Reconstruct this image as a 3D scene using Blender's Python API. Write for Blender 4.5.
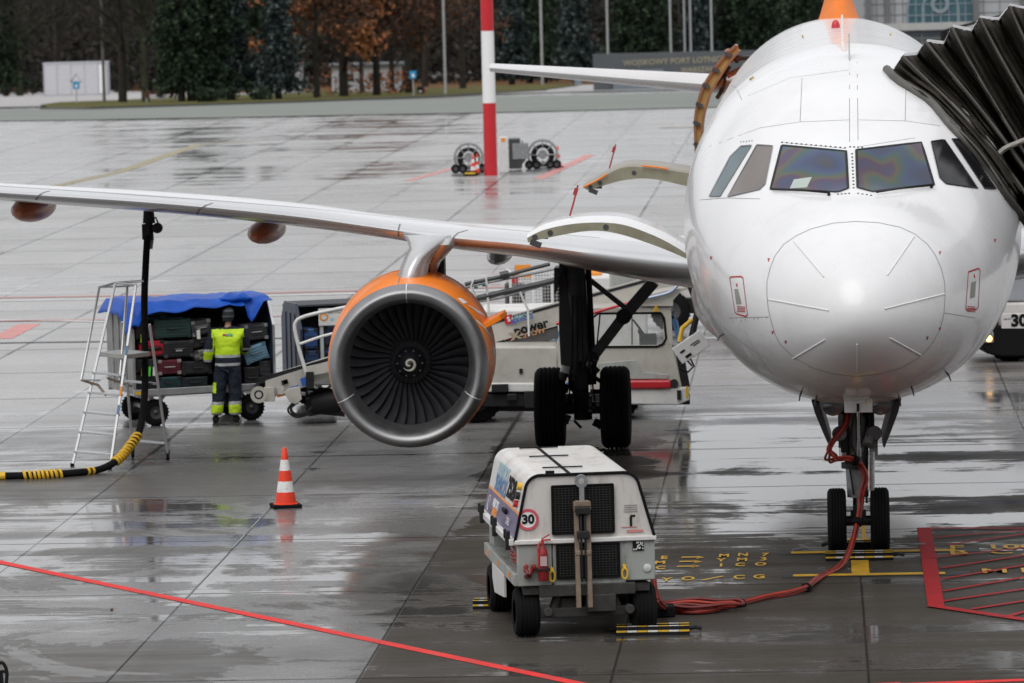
import bpy, bmesh, math, random
import numpy as np
from math import radians, sin, cos, pi, atan, sqrt, degrees
from mathutils import Vector, Matrix, Euler, noise as mnoise
from mathutils.bvhtree import BVHTree

for _o in list(bpy.data.objects): bpy.data.objects.remove(_o)
SC = bpy.context.scene
COL = SC.collection
random.seed(7)

# ------------------------------------------------------------------ camera
CH, CF, CR = 7.2, 5050.0, 0.0244            # camera height, focal length in pixels, roll
PITCH = atan(400.5/CF)
_F = Vector((0, cos(PITCH), -sin(PITCH))); _U = Vector((0, sin(PITCH), cos(PITCH))); _R = Vector((1, 0, 0))
right = (_R - CR*_U).normalized(); up = (_U + CR*_R).normalized(); back = -_F
cam_data = bpy.data.cameras.new('camera')
cam = bpy.data.objects.new('camera', cam_data); COL.objects.link(cam)
M = Matrix((right, up, back)).transposed().to_4x4(); M.translation = Vector((0, 0, CH))
cam.matrix_world = M
cam_data.sensor_width = 36; cam_data.sensor_fit = 'HORIZONTAL'; cam_data.lens = CF/1024*36
cam_data.clip_start = 0.5; cam_data.clip_end = 6000
cam_data.dof.use_dof = True; cam_data.dof.focus_distance = 58.0; cam_data.dof.aperture_fstop = 4.2
SC.camera = cam

# ------------------------------------------------------------------ overcast daylight
SUN_EL, SUN_AZ = radians(52), radians(200)
w = bpy.data.worlds.new('World'); SC.world = w; w.use_nodes = True
nt = w.node_tree; nt.nodes.clear()
out = nt.nodes.new('ShaderNodeOutputWorld'); bg = nt.nodes.new('ShaderNodeBackground')
sky = nt.nodes.new('ShaderNodeTexSky'); sky.sky_type = 'NISHITA'; sky.sun_disc = False
sky.sun_elevation = SUN_EL; sky.sun_rotation = SUN_AZ; sky.dust_density = 3.0; sky.air_density = 1.0
hsv = nt.nodes.new('ShaderNodeHueSaturation'); hsv.inputs['Saturation'].default_value = 0.22; hsv.inputs['Value'].default_value = 1.0
cl = nt.nodes.new('ShaderNodeMixRGB'); cl.inputs[0].default_value = 0.72; cl.inputs[2].default_value = (7.35, 7.4, 7.6, 1)   # cloud layer
tc = nt.nodes.new('ShaderNodeTexCoord'); cn = nt.nodes.new('ShaderNodeTexNoise'); cn.inputs['Scale'].default_value = 2.2; cn.inputs['Detail'].default_value = 5
mp = nt.nodes.new('ShaderNodeMapping'); mp.inputs['Scale'].default_value = (1, 1, 3.0)
cr = nt.nodes.new('ShaderNodeMapRange'); cr.inputs[1].default_value = .3; cr.inputs[2].default_value = .7; cr.inputs[3].default_value = .72; cr.inputs[4].default_value = 1.22
mu = nt.nodes.new('ShaderNodeMixRGB'); mu.blend_type = 'MULTIPLY'; mu.inputs[0].default_value = 1
nt.links.new(tc.outputs['Generated'], mp.inputs[0]); nt.links.new(mp.outputs[0], cn.inputs['Vector']); nt.links.new(cn.outputs[0], cr.inputs[0])
nt.links.new(sky.outputs[0], hsv.inputs['Color']); nt.links.new(hsv.outputs[0], cl.inputs[1])
nt.links.new(cl.outputs[0], mu.inputs[1]); nt.links.new(cr.outputs[0], mu.inputs[2])
nt.links.new(mu.outputs[0], bg.inputs[0]); nt.links.new(bg.outputs[0], out.inputs[0])
bg.inputs[1].default_value = 0.10
sl = bpy.data.lights.new('sun', 'SUN'); sl.energy = 0.8; sl.angle = radians(50); sl.color = (1, .985, .96)
so = bpy.data.objects.new('sun', sl); COL.objects.link(so)
# sky rotation: azimuth measured from +Y, clockwise
d = Vector((sin(SUN_AZ)*cos(SUN_EL), cos(SUN_AZ)*cos(SUN_EL), sin(SUN_EL)))
so.rotation_euler = d.to_track_quat('Z', 'Y').to_euler(); so.location = (0, 0, 60)
SC.view_settings.view_transform = 'Standard'; SC.view_settings.look = 'None'
SC.view_settings.exposure = 0.5; SC.view_settings.gamma = 1
SC.render.engine = 'CYCLES'

# ------------------------------------------------------------------ pixel rays of the photograph, used to measure real positions
CAM = Vector((0, 0, CH))
def ray(u, v):
    du, dv = u-512, v-341.5
    dd = _F*CF + du*(_R-CR*_U) - dv*(_U+CR*_R)
    return dd/dd.y
def W(u, v, Y): return CAM + ray(u, v)*Y
def G(u, v, z=0.0):
    dd = ray(u, v); return CAM + dd*((z-CH)/dd.z)
SLOPE, Y0, YE = .0245, 217.0, 620.0
def gz(y): return 0.0 if y < Y0 else -SLOPE*(min(y, YE)-Y0)
def T(u, v):
    dd = ray(u, v); t = 100.0
    while t < 1500:
        if CH + dd.z*t <= gz(t): break
        t += .5
    return CAM + dd*t
ST = .061; CT = sqrt(1-ST*ST)
NG = G(859, 553.5)
O = Vector((NG.x-5.07*ST, NG.y-5.07*CT, 0))       # ground point below the nose tip
YAW = -math.asin(ST)
def toL(P): q = P-O; return Vector((q.x*CT-q.y*ST, q.x*ST+q.y*CT, q.z))
def toW(q): return O + Vector((q[0]*CT+q[1]*ST, -q[0]*ST+q[1]*CT, q[2]))
def L(u, v, yl):
    dd = ray(u, v); a = CAM-O
    t = (yl-(a.x*ST+a.y*CT))/(dd.x*ST+dd.y*CT)
    return toL(CAM+dd*t)

# ------------------------------------------------------------------ materials
MATS = {}
def pm(name, col, rough=.5, metal=0, coat=0, var=.12, vs=3.0, dirt=0, dcol=(.10, .085, .07), bump=0, bs=40, alpha=1, emit=None, trans=0, spec=.5, stretch=(1, 1, 1)):
    m = bpy.data.materials.new(name); m.use_nodes = True; n = m.node_tree.nodes; l = m.node_tree.links
    b = n['Principled BSDF']
    tc = n.new('ShaderNodeTexCoord'); mp = n.new('ShaderNodeMapping'); mp.inputs['Scale'].default_value = stretch
    l.new(tc.outputs['Object'], mp.inputs[0])
    nz = n.new('ShaderNodeTexNoise'); nz.inputs['Scale'].default_value = vs; nz.inputs['Detail'].default_value = 6
    l.new(mp.outputs[0], nz.inputs['Vector'])
    mr = n.new('ShaderNodeMapRange'); mr.inputs[1].default_value = .25; mr.inputs[2].default_value = .75
    mr.inputs[3].default_value = 1-var; mr.inputs[4].default_value = 1+var*.5
    l.new(nz.outputs[0], mr.inputs[0])
    mx = n.new('ShaderNodeMixRGB'); mx.blend_type = 'MULTIPLY'; mx.inputs[0].default_value = 1; mx.inputs[1].default_value = (*col, 1)
    l.new(mr.outputs[0], mx.inputs[2]); cur = mx.outputs[0]
    if dirt:
        n2 = n.new('ShaderNodeTexNoise'); n2.inputs['Scale'].default_value = vs*1.7; n2.inputs['Detail'].default_value = 8; n2.inputs['Roughness'].default_value = .7
        l.new(mp.outputs[0], n2.inputs['Vector'])
        r2 = n.new('ShaderNodeMapRange'); r2.inputs[1].default_value = .5; r2.inputs[2].default_value = .78; r2.inputs[3].default_value = 0; r2.inputs[4].default_value = dirt
        l.new(n2.outputs[0], r2.inputs[0])
        m2 = n.new('ShaderNodeMixRGB'); m2.inputs[2].default_value = (*dcol, 1); l.new(r2.outputs[0], m2.inputs[0]); l.new(cur, m2.inputs[1]); cur = m2.outputs[0]
    l.new(cur, b.inputs['Base Color'])
    rr = n.new('ShaderNodeMapRange'); rr.inputs[3].default_value = max(.02, rough-.08); rr.inputs[4].default_value = min(1, rough+.12)
    l.new(nz.outputs[0], rr.inputs[0]); l.new(rr.outputs[0], b.inputs['Roughness'])
    b.inputs['Metallic'].default_value = metal; b.inputs['Coat Weight'].default_value = coat; b.inputs['Coat Roughness'].default_value = .06
    b.inputs['Specular IOR Level'].default_value = spec
    b.inputs['Transmission Weight'].default_value = trans
    if emit: b.inputs['Emission Color'].default_value = (*col, 1); b.inputs['Emission Strength'].default_value = emit
    if bump:
        nb = n.new('ShaderNodeTexNoise'); nb.inputs['Scale'].default_value = bs; nb.inputs['Detail'].default_value = 4; l.new(mp.outputs[0], nb.inputs['Vector'])
        bp = n.new('ShaderNodeBump'); bp.inputs['Strength'].default_value = bump; bp.inputs['Distance'].default_value = .02
        l.new(nb.outputs[0], bp.inputs['Height']); l.new(bp.outputs[0], b.inputs['Normal'])
    m.name = name; MATS[name] = m
    return m

white = pm('aircraft_white', (.79, .79, .795), .27, 0, .4, .05, 1.2, .22, (.50, .48, .45), bump=.05, bs=1.6)
seamm = pm('panel_seam', (.18, .18, .18), .5)
seamw = pm('raised_strip', (.76, .76, .76), .4)
redm = pm('red_marking', (.45, .03, .03), .5)
orange = pm('orange_paint', (.98, .24, .006), .38, 0, .12, .06)
steel = pm('polished_metal', (.62, .62, .63), .24, 1, 0, .12, 6)
lipm = pm('intake_metal', (.34, .34, .345), .45, 1, 0, .15, 5)
wingm = pm('wing_grey', (.70, .705, .71), .25, .2, .2, .06, 1)
pylm = pm('pylon_paint', (.58, .585, .59), .25, .5, .2, .1, 2)
dark = pm('dark_metal', (.085, .085, .09), .45, .5, 0, .3, 8)
darker = pm('black_gear', (.015, .015, .017), .55, .2, 0, .3, 8)
geargrey = pm('gear_grey', (.30, .31, .32), .4, .3, 0, .25, 10, .5)
rubber = pm('rubber', (.011, .011, .012), .85, 0, 0, .3, 6, bump=.2, bs=60, spec=.1)
blackm = pm('matt_black', (.009, .009, .010), .8, var=.2, spec=.25)
glassd = pm('dark_glass', (.02, .025, .03), .05, 0, 0, .2, 2, spec=.8)
alu = pm('aluminium', (.62, .63, .64), .35, .85, 0, .12, 8)
yel = pm('yellow_paint', (.75, .46, .03), .5, var=.25, vs=10)
whp = pm('white_paint', (.72, .72, .70), .45, 0, .15, .1, 2, .45, (.30, .26, .22))
whc = pm('clean_white', (.8, .8, .8), .4, var=.04)
cream = pm('cream_paint', (.52, .50, .45), .45, 0, .15, .12, 2, .45, (.20, .17, .14))
greyp = pm('grey_paint', (.42, .45, .43), .45, 0, .1, .12, 2, .5, (.15, .12, .10))
redp = pm('red_paint', (.55, .02, .03), .35, 0, .3, .15, 5)
bluem = pm('blue_paint', (.03, .12, .45), .4)
blue2 = pm('bright_blue', (.02, .22, .50), .45)
orlet = pm('orange_lettering', (.85, .30, .03), .5)
blulet = pm('blue_lettering', (.10, .22, .42), .5)
cyanlet = pm('pale_blue_lettering', (.38, .58, .66), .5)
rust = pm('rusty_steel', (.26, .20, .15), .6, .3, 0, .3, 6, .8, (.13, .05, .025))
conem = pm('cone_orange', (.80, .045, .012), .45, var=.15, vs=12)
refl = pm('reflective_white', (.78, .78, .76), .35, var=.12, vs=20, dirt=.5)

# ------------------------------------------------------------------ mesh builder
class MB:
    def __init__(s): s.v = []; s.f = []; s.m = []
    def add(s, vs, fs, m=0, M=None):
        b = len(s.v)
        for p in vs:
            p = Vector(p); s.v.append(M @ p if M else p)
        for f in fs: s.f.append([b+i for i in f]); s.m.append(m)
        return s
    def box(s, c, d, m=0, rot=None, M=None):
        x, y, z = d[0]/2, d[1]/2, d[2]/2
        R = Matrix.Translation(Vector(c)) @ (Euler(rot).to_matrix().to_4x4() if rot else Matrix())
        if M: R = M @ R
        vs = [(sx*x, sy*y, sz*z) for sx in (-1, 1) for sy in (-1, 1) for sz in (-1, 1)]
        return s.add(vs, [(0, 1, 3, 2), (4, 6, 7, 5), (0, 4, 5, 1), (2, 3, 7, 6), (0, 2, 6, 4), (1, 5, 7, 3)], m, R)
    def bar(s, p0, p1, wx, wz, m=0, upv=(0, 0, 1)):
        p0, p1 = Vector(p0), Vector(p1); d = p1-p0; n = d.length; d.normalize()
        a = d.cross(Vector(upv)); a = a.normalized() if a.length > 1e-4 else Vector((1, 0, 0)); b = a.cross(d)
        R = Matrix((a, d, b)).transposed().to_4x4(); R.translation = (p0+p1)/2
        return s.box((0, 0, 0), (wx, n, wz), m, M=R)
    def cyl(s, p0, p1, r0, r1=None, n=16, m=0, caps=True):
        r1 = r0 if r1 is None else r1
        p0, p1 = Vector(p0), Vector(p1); d = (p1-p0).normalized()
        a = d.orthogonal().normalized(); b = d.cross(a); vs = []
        for p, r in ((p0, r0), (p1, r1)):
            for i in range(n):
                t = 2*pi*i/n; vs.append(p+a*cos(t)*r+b*sin(t)*r)
        fs = [(i, (i+1) % n, n+(i+1) % n, n+i) for i in range(n)]
        if caps: fs += [tuple(range(n-1, -1, -1)), tuple(range(n, 2*n))]
        return s.add(vs, fs, m)
    def tube(s, pts, r, n=8, m=0, mf=None, closed=False):
        pts = [Vector(p) for p in pts]; k = len(pts); rs = r if isinstance(r, (list, tuple)) else [r]*k
        prev = None; vs = []
        for i, p in enumerate(pts):
            q0 = pts[i-1] if (i > 0 or closed) else p; q1 = pts[(i+1) % k] if (i < k-1 or closed) else p
            d = (q1-q0).normalized()
            a = d.orthogonal().normalized() if prev is None else (prev-d*prev.dot(d)).normalized()
            prev = a; b = d.cross(a)
            for j in range(n):
                t = 2*pi*j/n; vs.append(p+a*cos(t)*rs[i]+b*sin(t)*rs[i])
        b0 = len(s.v); s.v += vs
        for i in range(k if closed else k-1):
            i2 = (i+1) % k
            for j in range(n):
                s.f.append([b0+i*n+j, b0+i*n+(j+1) % n, b0+i2*n+(j+1) % n, b0+i2*n+j]); s.m.append(mf(i) if mf else m)
        if not closed:
            s.f.append([b0+j for j in range(n-1, -1, -1)]); s.m.append(mf(0) if mf else m)
            s.f.append([b0+(k-1)*n+j for j in range(n)]); s.m.append(mf(k-2) if mf else m)
        return s
    def loft(s, rings, m=0, caps=True, closed=True, mf=None):
        n = len(rings[0]); b = len(s.v)
        for r in rings: s.v += [Vector(p) for p in r]
        for i in range(len(rings)-1):
            for j in range(n if closed else n-1):
                s.f.append([b+i*n+j, b+i*n+(j+1) % n, b+(i+1)*n+(j+1) % n, b+(i+1)*n+j]); s.m.append(mf(i, j) if mf else m)
        if caps and closed:
            s.f.append([b+j for j in range(n-1, -1, -1)]); s.m.append(m)
            s.f.append([b+(len(rings)-1)*n+j for j in range(n)]); s.m.append(m)
        return s
    def lathe(s, prof, n=32, m=0, M=None, mf=None):      # prof: (r, h) about local z
        rings = []
        for r, h in prof:
            rings.append([(M @ Vector((r*cos(2*pi*j/n), r*sin(2*pi*j/n), h))) if M else Vector((r*cos(2*pi*j/n), r*sin(2*pi*j/n), h)) for j in range(n)])
        return s.loft(rings, m, caps=False, mf=mf)
    def prism(s, poly, axis, lo, hi, m=0, M=None):      # poly in the other two axes, in order
        def P(a, b, c): return {'x': (c, a, b), 'y': (a, c, b), 'z': (a, b, c)}[axis]
        n = len(poly); vs = [P(a, b, lo) for a, b in poly]+[P(a, b, hi) for a, b in poly]
        fs = [(i, (i+1) % n, n+(i+1) % n, n+i) for i in range(n)]+[tuple(range(n-1, -1, -1)), tuple(range(n, 2*n))]
        return s.add(vs, fs, m, M)
    def ell(s, c, r, n=16, m=0, M=None):
        c = Vector(c); k = n//2; rings = []
        for i in range(k+1):
            a = pi*i/k; a = max(.02, min(pi-.02, a))
            ring = [c+Vector((r[0]*sin(a)*cos(2*pi*j/n), r[1]*sin(a)*sin(2*pi*j/n), -r[2]*cos(a))) for j in range(n)]
            rings.append([M @ p for p in ring] if M else ring)
        return s.loft(rings, m)
    def text(s, txt, size, M, m=0, ext=.002, bold=0, sx=1, align='CENTER'):
        c = bpy.data.curves.new('t', 'FONT'); c.body = txt; c.size = size; c.extrude = ext; c.offset = bold; c.align_x = align; c.align_y = 'CENTER'; c.resolution_u = 3
        o = bpy.data.objects.new('t', c); COL.objects.link(o)
        me = bpy.data.meshes.new_from_object(o.evaluated_get(bpy.context.evaluated_depsgraph_get()))
        MM = M @ Matrix.Diagonal((sx, 1, 1, 1))
        s.add([v.co.copy() for v in me.vertices], [tuple(p.vertices) for p in me.polygons], m, MM)
        bpy.data.objects.remove(o); bpy.data.curves.remove(c); bpy.data.meshes.remove(me)
        return s
    def build(s, name, mats, parent=None, smooth=35, bevel=0, loc=None, rz=0, fix=True):
        me = bpy.data.meshes.new(name)
        me.from_pydata([tuple(v) for v in s.v], [], s.f)
        mats = mats if isinstance(mats, (list, tuple)) else [mats]
        for mt in mats: me.materials.append(mt)
        me.polygons.foreach_set('material_index', s.m)
        if smooth:
            me.polygons.foreach_set('use_smooth', [True]*len(me.polygons))
            if smooth < 170: me.set_sharp_from_angle(angle=radians(smooth))
        me.validate(); me.update()
        if smooth and fix:
            bm = bmesh.new(); bm.from_mesh(me); bmesh.ops.recalc_face_normals(bm, faces=bm.faces[:]); bm.to_mesh(me); bm.free()
            if smooth < 170: me.set_sharp_from_angle(angle=radians(smooth))
        o = bpy.data.objects.new(name, me); COL.objects.link(o)
        if parent: o.parent = parent
        if loc is not None: o.location = loc; o.rotation_euler = (0, 0, rz)
        if bevel:
            b = o.modifiers.new('bevel', 'BEVEL'); b.width = bevel; b.segments = 2; b.limit_method = 'ANGLE'; b.angle_limit = radians(40)
        return o

def thing(name, label, cat, loc=(0, 0, 0), rz=0, group=None):
    o = bpy.data.objects.new(name, None); COL.objects.link(o); o.empty_display_size = .2
    o.location = loc; o.rotation_euler = (0, 0, rz); return tag(o, label, cat, group)
def tag(o, label, cat, group=None):
    o['label'] = label; o['category'] = cat
    if group: o['group'] = group
    return o
def setting(o, kind='structure'): o['kind'] = kind; return o
def copy_tree(o, parent=None):
    c = o.copy(); COL.objects.link(c); c.parent = parent
    for ch in list(o.children): copy_tree(ch, c)
    return c
def RZ(a): return Matrix.Rotation(a, 4, 'Z')
def RX(a): return Matrix.Rotation(a, 4, 'X')
def RY(a): return Matrix.Rotation(a, 4, 'Y')
def TR(x, y, z): return Matrix.Translation((x, y, z))
FACE = RX(pi/2)                                 # text standing up and facing -Y
def catmull(P, k=6):
    P = [Vector(p) for p in P]; out = []
    for i in range(len(P)-1):
        a = P[max(i-1, 0)]; b = P[i]; c = P[i+1]; d = P[min(i+2, len(P)-1)]
        for j in range(k):
            t = j/k; out.append(.5*((2*b)+(c-a)*t+(2*a-5*b+4*c-d)*t*t+(3*b-a-3*c+d)*t**3))
    out.append(P[-1]); return out
def pchip(xs, ys):
    xs = np.array(xs, float); ys = np.array(ys, float); h = np.diff(xs); dl = np.diff(ys)/h; m = np.zeros(len(xs))
    for i in range(1, len(xs)-1):
        if dl[i-1]*dl[i] > 0:
            w1 = 2*h[i]+h[i-1]; w2 = h[i]+2*h[i-1]; m[i] = (w1+w2)/(w1/dl[i-1]+w2/dl[i])
    m[0] = dl[0]; m[-1] = dl[-1]
    def f(x):
        i = int(np.clip(np.searchsorted(xs, x)-1, 0, len(xs)-2)); t = (x-xs[i])/h[i]
        return float((2*t**3-3*t*t+1)*ys[i]+(t**3-2*t*t+t)*h[i]*m[i]+(-2*t**3+3*t*t)*ys[i+1]+(t**3-t*t)*h[i]*m[i+1])
    return f
# ================================================================== THE SETTING
def node_helpers(m):
    n = m.node_tree.nodes; l = m.node_tree.links
    def math(op, a, b=None, c=None, clamp=False):
        q = n.new('ShaderNodeMath'); q.operation = op; q.use_clamp = clamp
        for i, x in enumerate((a, b, c)):
            if x is None: continue
            if isinstance(x, (int, float)): q.inputs[i].default_value = x
            else: l.new(x, q.inputs[i])
        return q.outputs[0]
    def noise(vec, scale, detail=4, rough=.5, dist=0):
        q = n.new('ShaderNodeTexNoise'); q.inputs['Scale'].default_value = scale; q.inputs['Detail'].default_value = detail
        q.inputs['Roughness'].default_value = rough; q.inputs['Distortion'].default_value = dist; l.new(vec, q.inputs['Vector']); return q.outputs[0]
    def mapr(x, a, b, c, d, smooth=False):
        q = n.new('ShaderNodeMapRange'); q.clamp = True
        if smooth: q.interpolation_type = 'SMOOTHSTEP'
        for i, v in zip((1, 2, 3, 4), (a, b, c, d)): q.inputs[i].default_value = v
        l.new(x, q.inputs[0]); return q.outputs[0]
    def mix(f, a, b, mode='MIX'):
        q = n.new('ShaderNodeMixRGB'); q.blend_type = mode
        for i, x in enumerate((f, a, b)):
            if isinstance(x, (int, float)): q.inputs[i].default_value = x
            elif isinstance(x, tuple): q.inputs[i].default_value = (*x, 1)
            else: l.new(x, q.inputs[i])
        return q.outputs[0]
    def mapping(vec, scale=(1, 1, 1), rot=0, loc=(0, 0, 0)):
        q = n.new('ShaderNodeMapping'); q.inputs['Scale'].default_value = scale; q.inputs['Rotation'].default_value = (0, 0, rot); q.inputs['Location'].default_value = loc
        l.new(vec, q.inputs[0]); return q.outputs[0]
    return n, l, math, noise, mapr, mix, mapping

def apron_material():
    m = bpy.data.materials.new('wet_apron_concrete'); m.use_nodes = True
    n, l, math, noise, mapr, mix, mapping = node_helpers(m)
    b = n['Principled BSDF']; tc = n.new('ShaderNodeTexCoord'); obj = tc.outputs['Object']
    sep = n.new('ShaderNodeSeparateXYZ'); l.new(obj, sep.inputs[0]); X, Y = sep.outputs[0], sep.outputs[1]
    # slab joints: every 2.5 m across, 5 m along; warped a touch
    tx = math('DIVIDE', X, 2.5)
    near = math('GREATER_THAN', 2.42, Y)
    per = math('ADD', 5.0, math('MULTIPLY', near, 1.72))
    ty = math('DIVIDE', math('SUBTRACT', Y, 2.42), per)
    ix = math('FLOOR', tx); iy = math('FLOOR', ty)
    def joint(t, per, wd):
        fr = math('ABSOLUTE', math('SUBTRACT', t, math('ROUND', t)))
        dist = math('MULTIPLY', fr, per)
        return mapr(dist, wd*.5, wd*1.3, 1, 0)
    farj = math('GREATER_THAN', Y, 16.0)
    jx = math('MAXIMUM', joint(tx, 2.5, .015), math('MULTIPLY', farj, joint(math('DIVIDE', X, 5.0), 5.0, .04))); jy = math('MAXIMUM', joint(ty, per, .030), math('MULTIPLY', farj, joint(ty, per, .075)))
    jm = math('MAXIMUM', jx, jy)
    cmb = n.new('ShaderNodeCombineXYZ'); l.new(ix, cmb.inputs[0]); l.new(iy, cmb.inputs[1])
    wn = n.new('ShaderNodeTexWhiteNoise'); wn.noise_dimensions = '2D'; l.new(cmb.outputs[0], wn.inputs['Vector'])
    slab = wn.outputs['Value']
    # surface variation
    fine = noise(mapping(obj, (14, 14, 14)), 1.0, 8, .7)
    brush = noise(mapping(obj, (1.6, 55, 1), .02), 1.0, 4, .6)         # brooming across
    brush2 = noise(mapping(obj, (.6, 9, 1), -.1), 1.0, 5, .6, .6)
    big = noise(mapping(obj, (.16, .11, 1)), 1.0, 6, .62, .8)
    med = noise(mapping(obj, (.55, .42, 1), .3), 1.0, 7, .65, 1.2)
    shallow = noise(mapping(obj, (.05, .55, 1), .06), 1.0, 7, .62, .4)    # long thin pools across the slabs
    wetv = math('ADD', math('MULTIPLY', big, .38), math('MULTIPLY', med, .25))
    wetv = math('ADD', wetv, math('MULTIPLY', shallow, .52))
    wetv = math('ADD', wetv, math('MULTIPLY', math('SUBTRACT', slab, .5), .025))
    wetv = math('ADD', wetv, math('MULTIPLY', math('SUBTRACT', brush2, .5), .16))
    film0 = math('MULTIPLY', mapr(X, -3.2, -2.0, 0, 1, True), math('MULTIPLY', mapr(Y, 6.8, 8.2, 0, 1, True), mapr(Y, 30, 22, 0, 1, True)))
    wetv = math('ADD', wetv, math('MULTIPLY', film0, .092))
    wetv = math('SUBTRACT', wetv, mapr(Y, 16, 26, 0, .05))
    wetv = math('ADD', wetv, mapr(Y, 85, 110, 0, .06))
    jw = math('MAXIMUM', joint(tx, 2.5, .16), joint(ty, per, .30))
    wetv = math('ADD', wetv, math('MULTIPLY', jw, .022))
    wetv = math('ADD', wetv, math('MULTIPLY', math('SUBTRACT', fine, .5), .05))
    pool = mapr(wetv, .612, .632, 0, 1, True)                            # standing film of water
    damp = math('ADD', mapr(wetv, .47, .62, 0, 1), mapr(Y, 18, 28, 0, .35), clamp=True)
    # base colour
    # the stand itself is darker: a browner base with less specular
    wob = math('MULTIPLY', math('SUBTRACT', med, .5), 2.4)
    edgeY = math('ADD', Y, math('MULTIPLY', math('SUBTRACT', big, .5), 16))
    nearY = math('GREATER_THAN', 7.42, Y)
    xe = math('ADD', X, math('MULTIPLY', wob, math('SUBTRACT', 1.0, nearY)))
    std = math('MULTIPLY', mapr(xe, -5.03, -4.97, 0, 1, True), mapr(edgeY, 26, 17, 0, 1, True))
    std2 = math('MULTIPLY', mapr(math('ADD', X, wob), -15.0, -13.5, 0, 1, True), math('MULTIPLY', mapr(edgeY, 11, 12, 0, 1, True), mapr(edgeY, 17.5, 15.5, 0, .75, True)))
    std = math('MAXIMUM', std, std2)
    base = mix(mapr(big, .3, .7, 0, 1), (.11, .108, .104), (.175, .172, .165))
    base = mix(.5, base, mix(slab, (.075, .073, .070), (.18, .177, .17)))
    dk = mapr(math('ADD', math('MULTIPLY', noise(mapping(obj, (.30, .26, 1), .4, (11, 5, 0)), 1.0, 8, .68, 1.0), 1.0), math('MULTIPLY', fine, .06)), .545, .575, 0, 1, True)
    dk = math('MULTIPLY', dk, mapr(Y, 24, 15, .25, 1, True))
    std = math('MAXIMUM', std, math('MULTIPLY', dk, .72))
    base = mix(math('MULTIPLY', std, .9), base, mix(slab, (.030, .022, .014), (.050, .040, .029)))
    scum = mapr(noise(mapping(obj, (.9, 2.6, 1), .35, (2, 9, 0)), 1.0, 9, .72, 1.6), .60, .66, 0, .5)
    base = mix(math('MULTIPLY', scum, math('SUBTRACT', 1.0, math('MULTIPLY', std, .7))), base, (.30, .30, .295))
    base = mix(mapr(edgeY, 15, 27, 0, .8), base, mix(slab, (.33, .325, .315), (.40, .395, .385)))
    base = mix(mapr(fine, .3, .75, 0, .30), base, (.10, .098, .092))
    base = mix(math('MULTIPLY', mapr(brush, .45, .75, 0, .16), math('SUBTRACT', 1.0, math('MULTIPLY', std, .8))), base, (.30, .295, .28))
    oil = mapr(noise(mapping(obj, (.33, .22, 1), .5, (7, 3, 0)), 1.0, 6, .6, 1.0), .56, .72, 0, .35)
    base = mix(oil, base, (.06, .055, .05))
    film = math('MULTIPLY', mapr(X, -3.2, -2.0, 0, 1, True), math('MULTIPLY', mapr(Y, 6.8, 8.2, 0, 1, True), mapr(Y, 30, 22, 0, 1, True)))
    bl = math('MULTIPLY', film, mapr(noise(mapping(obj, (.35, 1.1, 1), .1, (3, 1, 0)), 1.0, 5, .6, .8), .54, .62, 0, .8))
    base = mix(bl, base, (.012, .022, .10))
    base = mix(math('MULTIPLY', mapr(wetv, .50, .62, 0, 1), .45), base, (.085, .083, .08))
    base = mix(math('MULTIPLY', jm, .85), base, (.02, .02, .02))
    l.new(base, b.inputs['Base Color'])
    rough = mapr(damp, 0, 1, .44, .20)
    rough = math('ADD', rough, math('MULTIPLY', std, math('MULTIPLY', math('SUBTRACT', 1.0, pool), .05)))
    rough = math('ADD', rough, mapr(fine, .3, .7, -.04, .06))
    rough = math('SUBTRACT', rough, math('MULTIPLY', pool, .13), clamp=True)
    rough = math('MAXIMUM', rough, .035)
    l.new(rough, b.inputs['Roughness'])
    b.inputs['IOR'].default_value = 1.42
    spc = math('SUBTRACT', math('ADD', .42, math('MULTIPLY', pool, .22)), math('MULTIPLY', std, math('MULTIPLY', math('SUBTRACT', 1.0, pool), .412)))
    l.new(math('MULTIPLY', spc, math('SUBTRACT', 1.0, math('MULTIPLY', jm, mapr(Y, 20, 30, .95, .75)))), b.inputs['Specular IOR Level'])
    h = math('ADD', math('MULTIPLY', fine, .4), math('MULTIPLY', brush, .8))
    h = math('MULTIPLY', h, mapr(pool, 0, 1, 1, .12))
    h = math('SUBTRACT', h, math('MULTIPLY', jm, 1.5))
    bp = n.new('ShaderNodeBump'); bp.inputs['Strength'].default_value = .35; bp.inputs['Distance'].default_value = .004
    l.new(h, bp.inputs['Height']); l.new(bp.outputs[0], b.inputs['Normal'])
    return m
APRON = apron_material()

def sheet(name, mat, ys, x0, x1, lift=0.0, loc=None, rz=0):
    mb = MB(); 
    for i in range(len(ys)-1):
        a, c = ys[i], ys[i+1]
        mb.add([(x0, a, gz(a)+lift), (x1, a, gz(a)+lift), (x1, c, gz(c)+lift), (x0, c, gz(c)+lift)], [(0, 1, 2, 3)])
    o = mb.build(name, mat, smooth=0); return setting(o)

# ground: one sheet to the horizon, expressed in the slab-aligned frame (object rotated about the nose of the jet)
def ground():
    mb = MB(); ys = [-120, Y0, 300, 400, 500, YE, 5000]; xs = [-2500, -300, 0, 300, 2500]
    vs = []
    Rm = Matrix.Rotation(-YAW, 4, 'Z') @ Matrix.Translation(-O)
    for y in ys:
        for x in xs: vs.append(Rm @ Vector((x, y, gz(y))))
    k = len(xs); fs = [(i*k+j, i*k+j+1, (i+1)*k+j+1, (i+1)*k+j) for i in range(len(ys)-1) for j in range(k-1)]
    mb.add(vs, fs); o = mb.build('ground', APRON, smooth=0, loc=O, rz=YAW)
    return setting(o)
ground()

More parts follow.
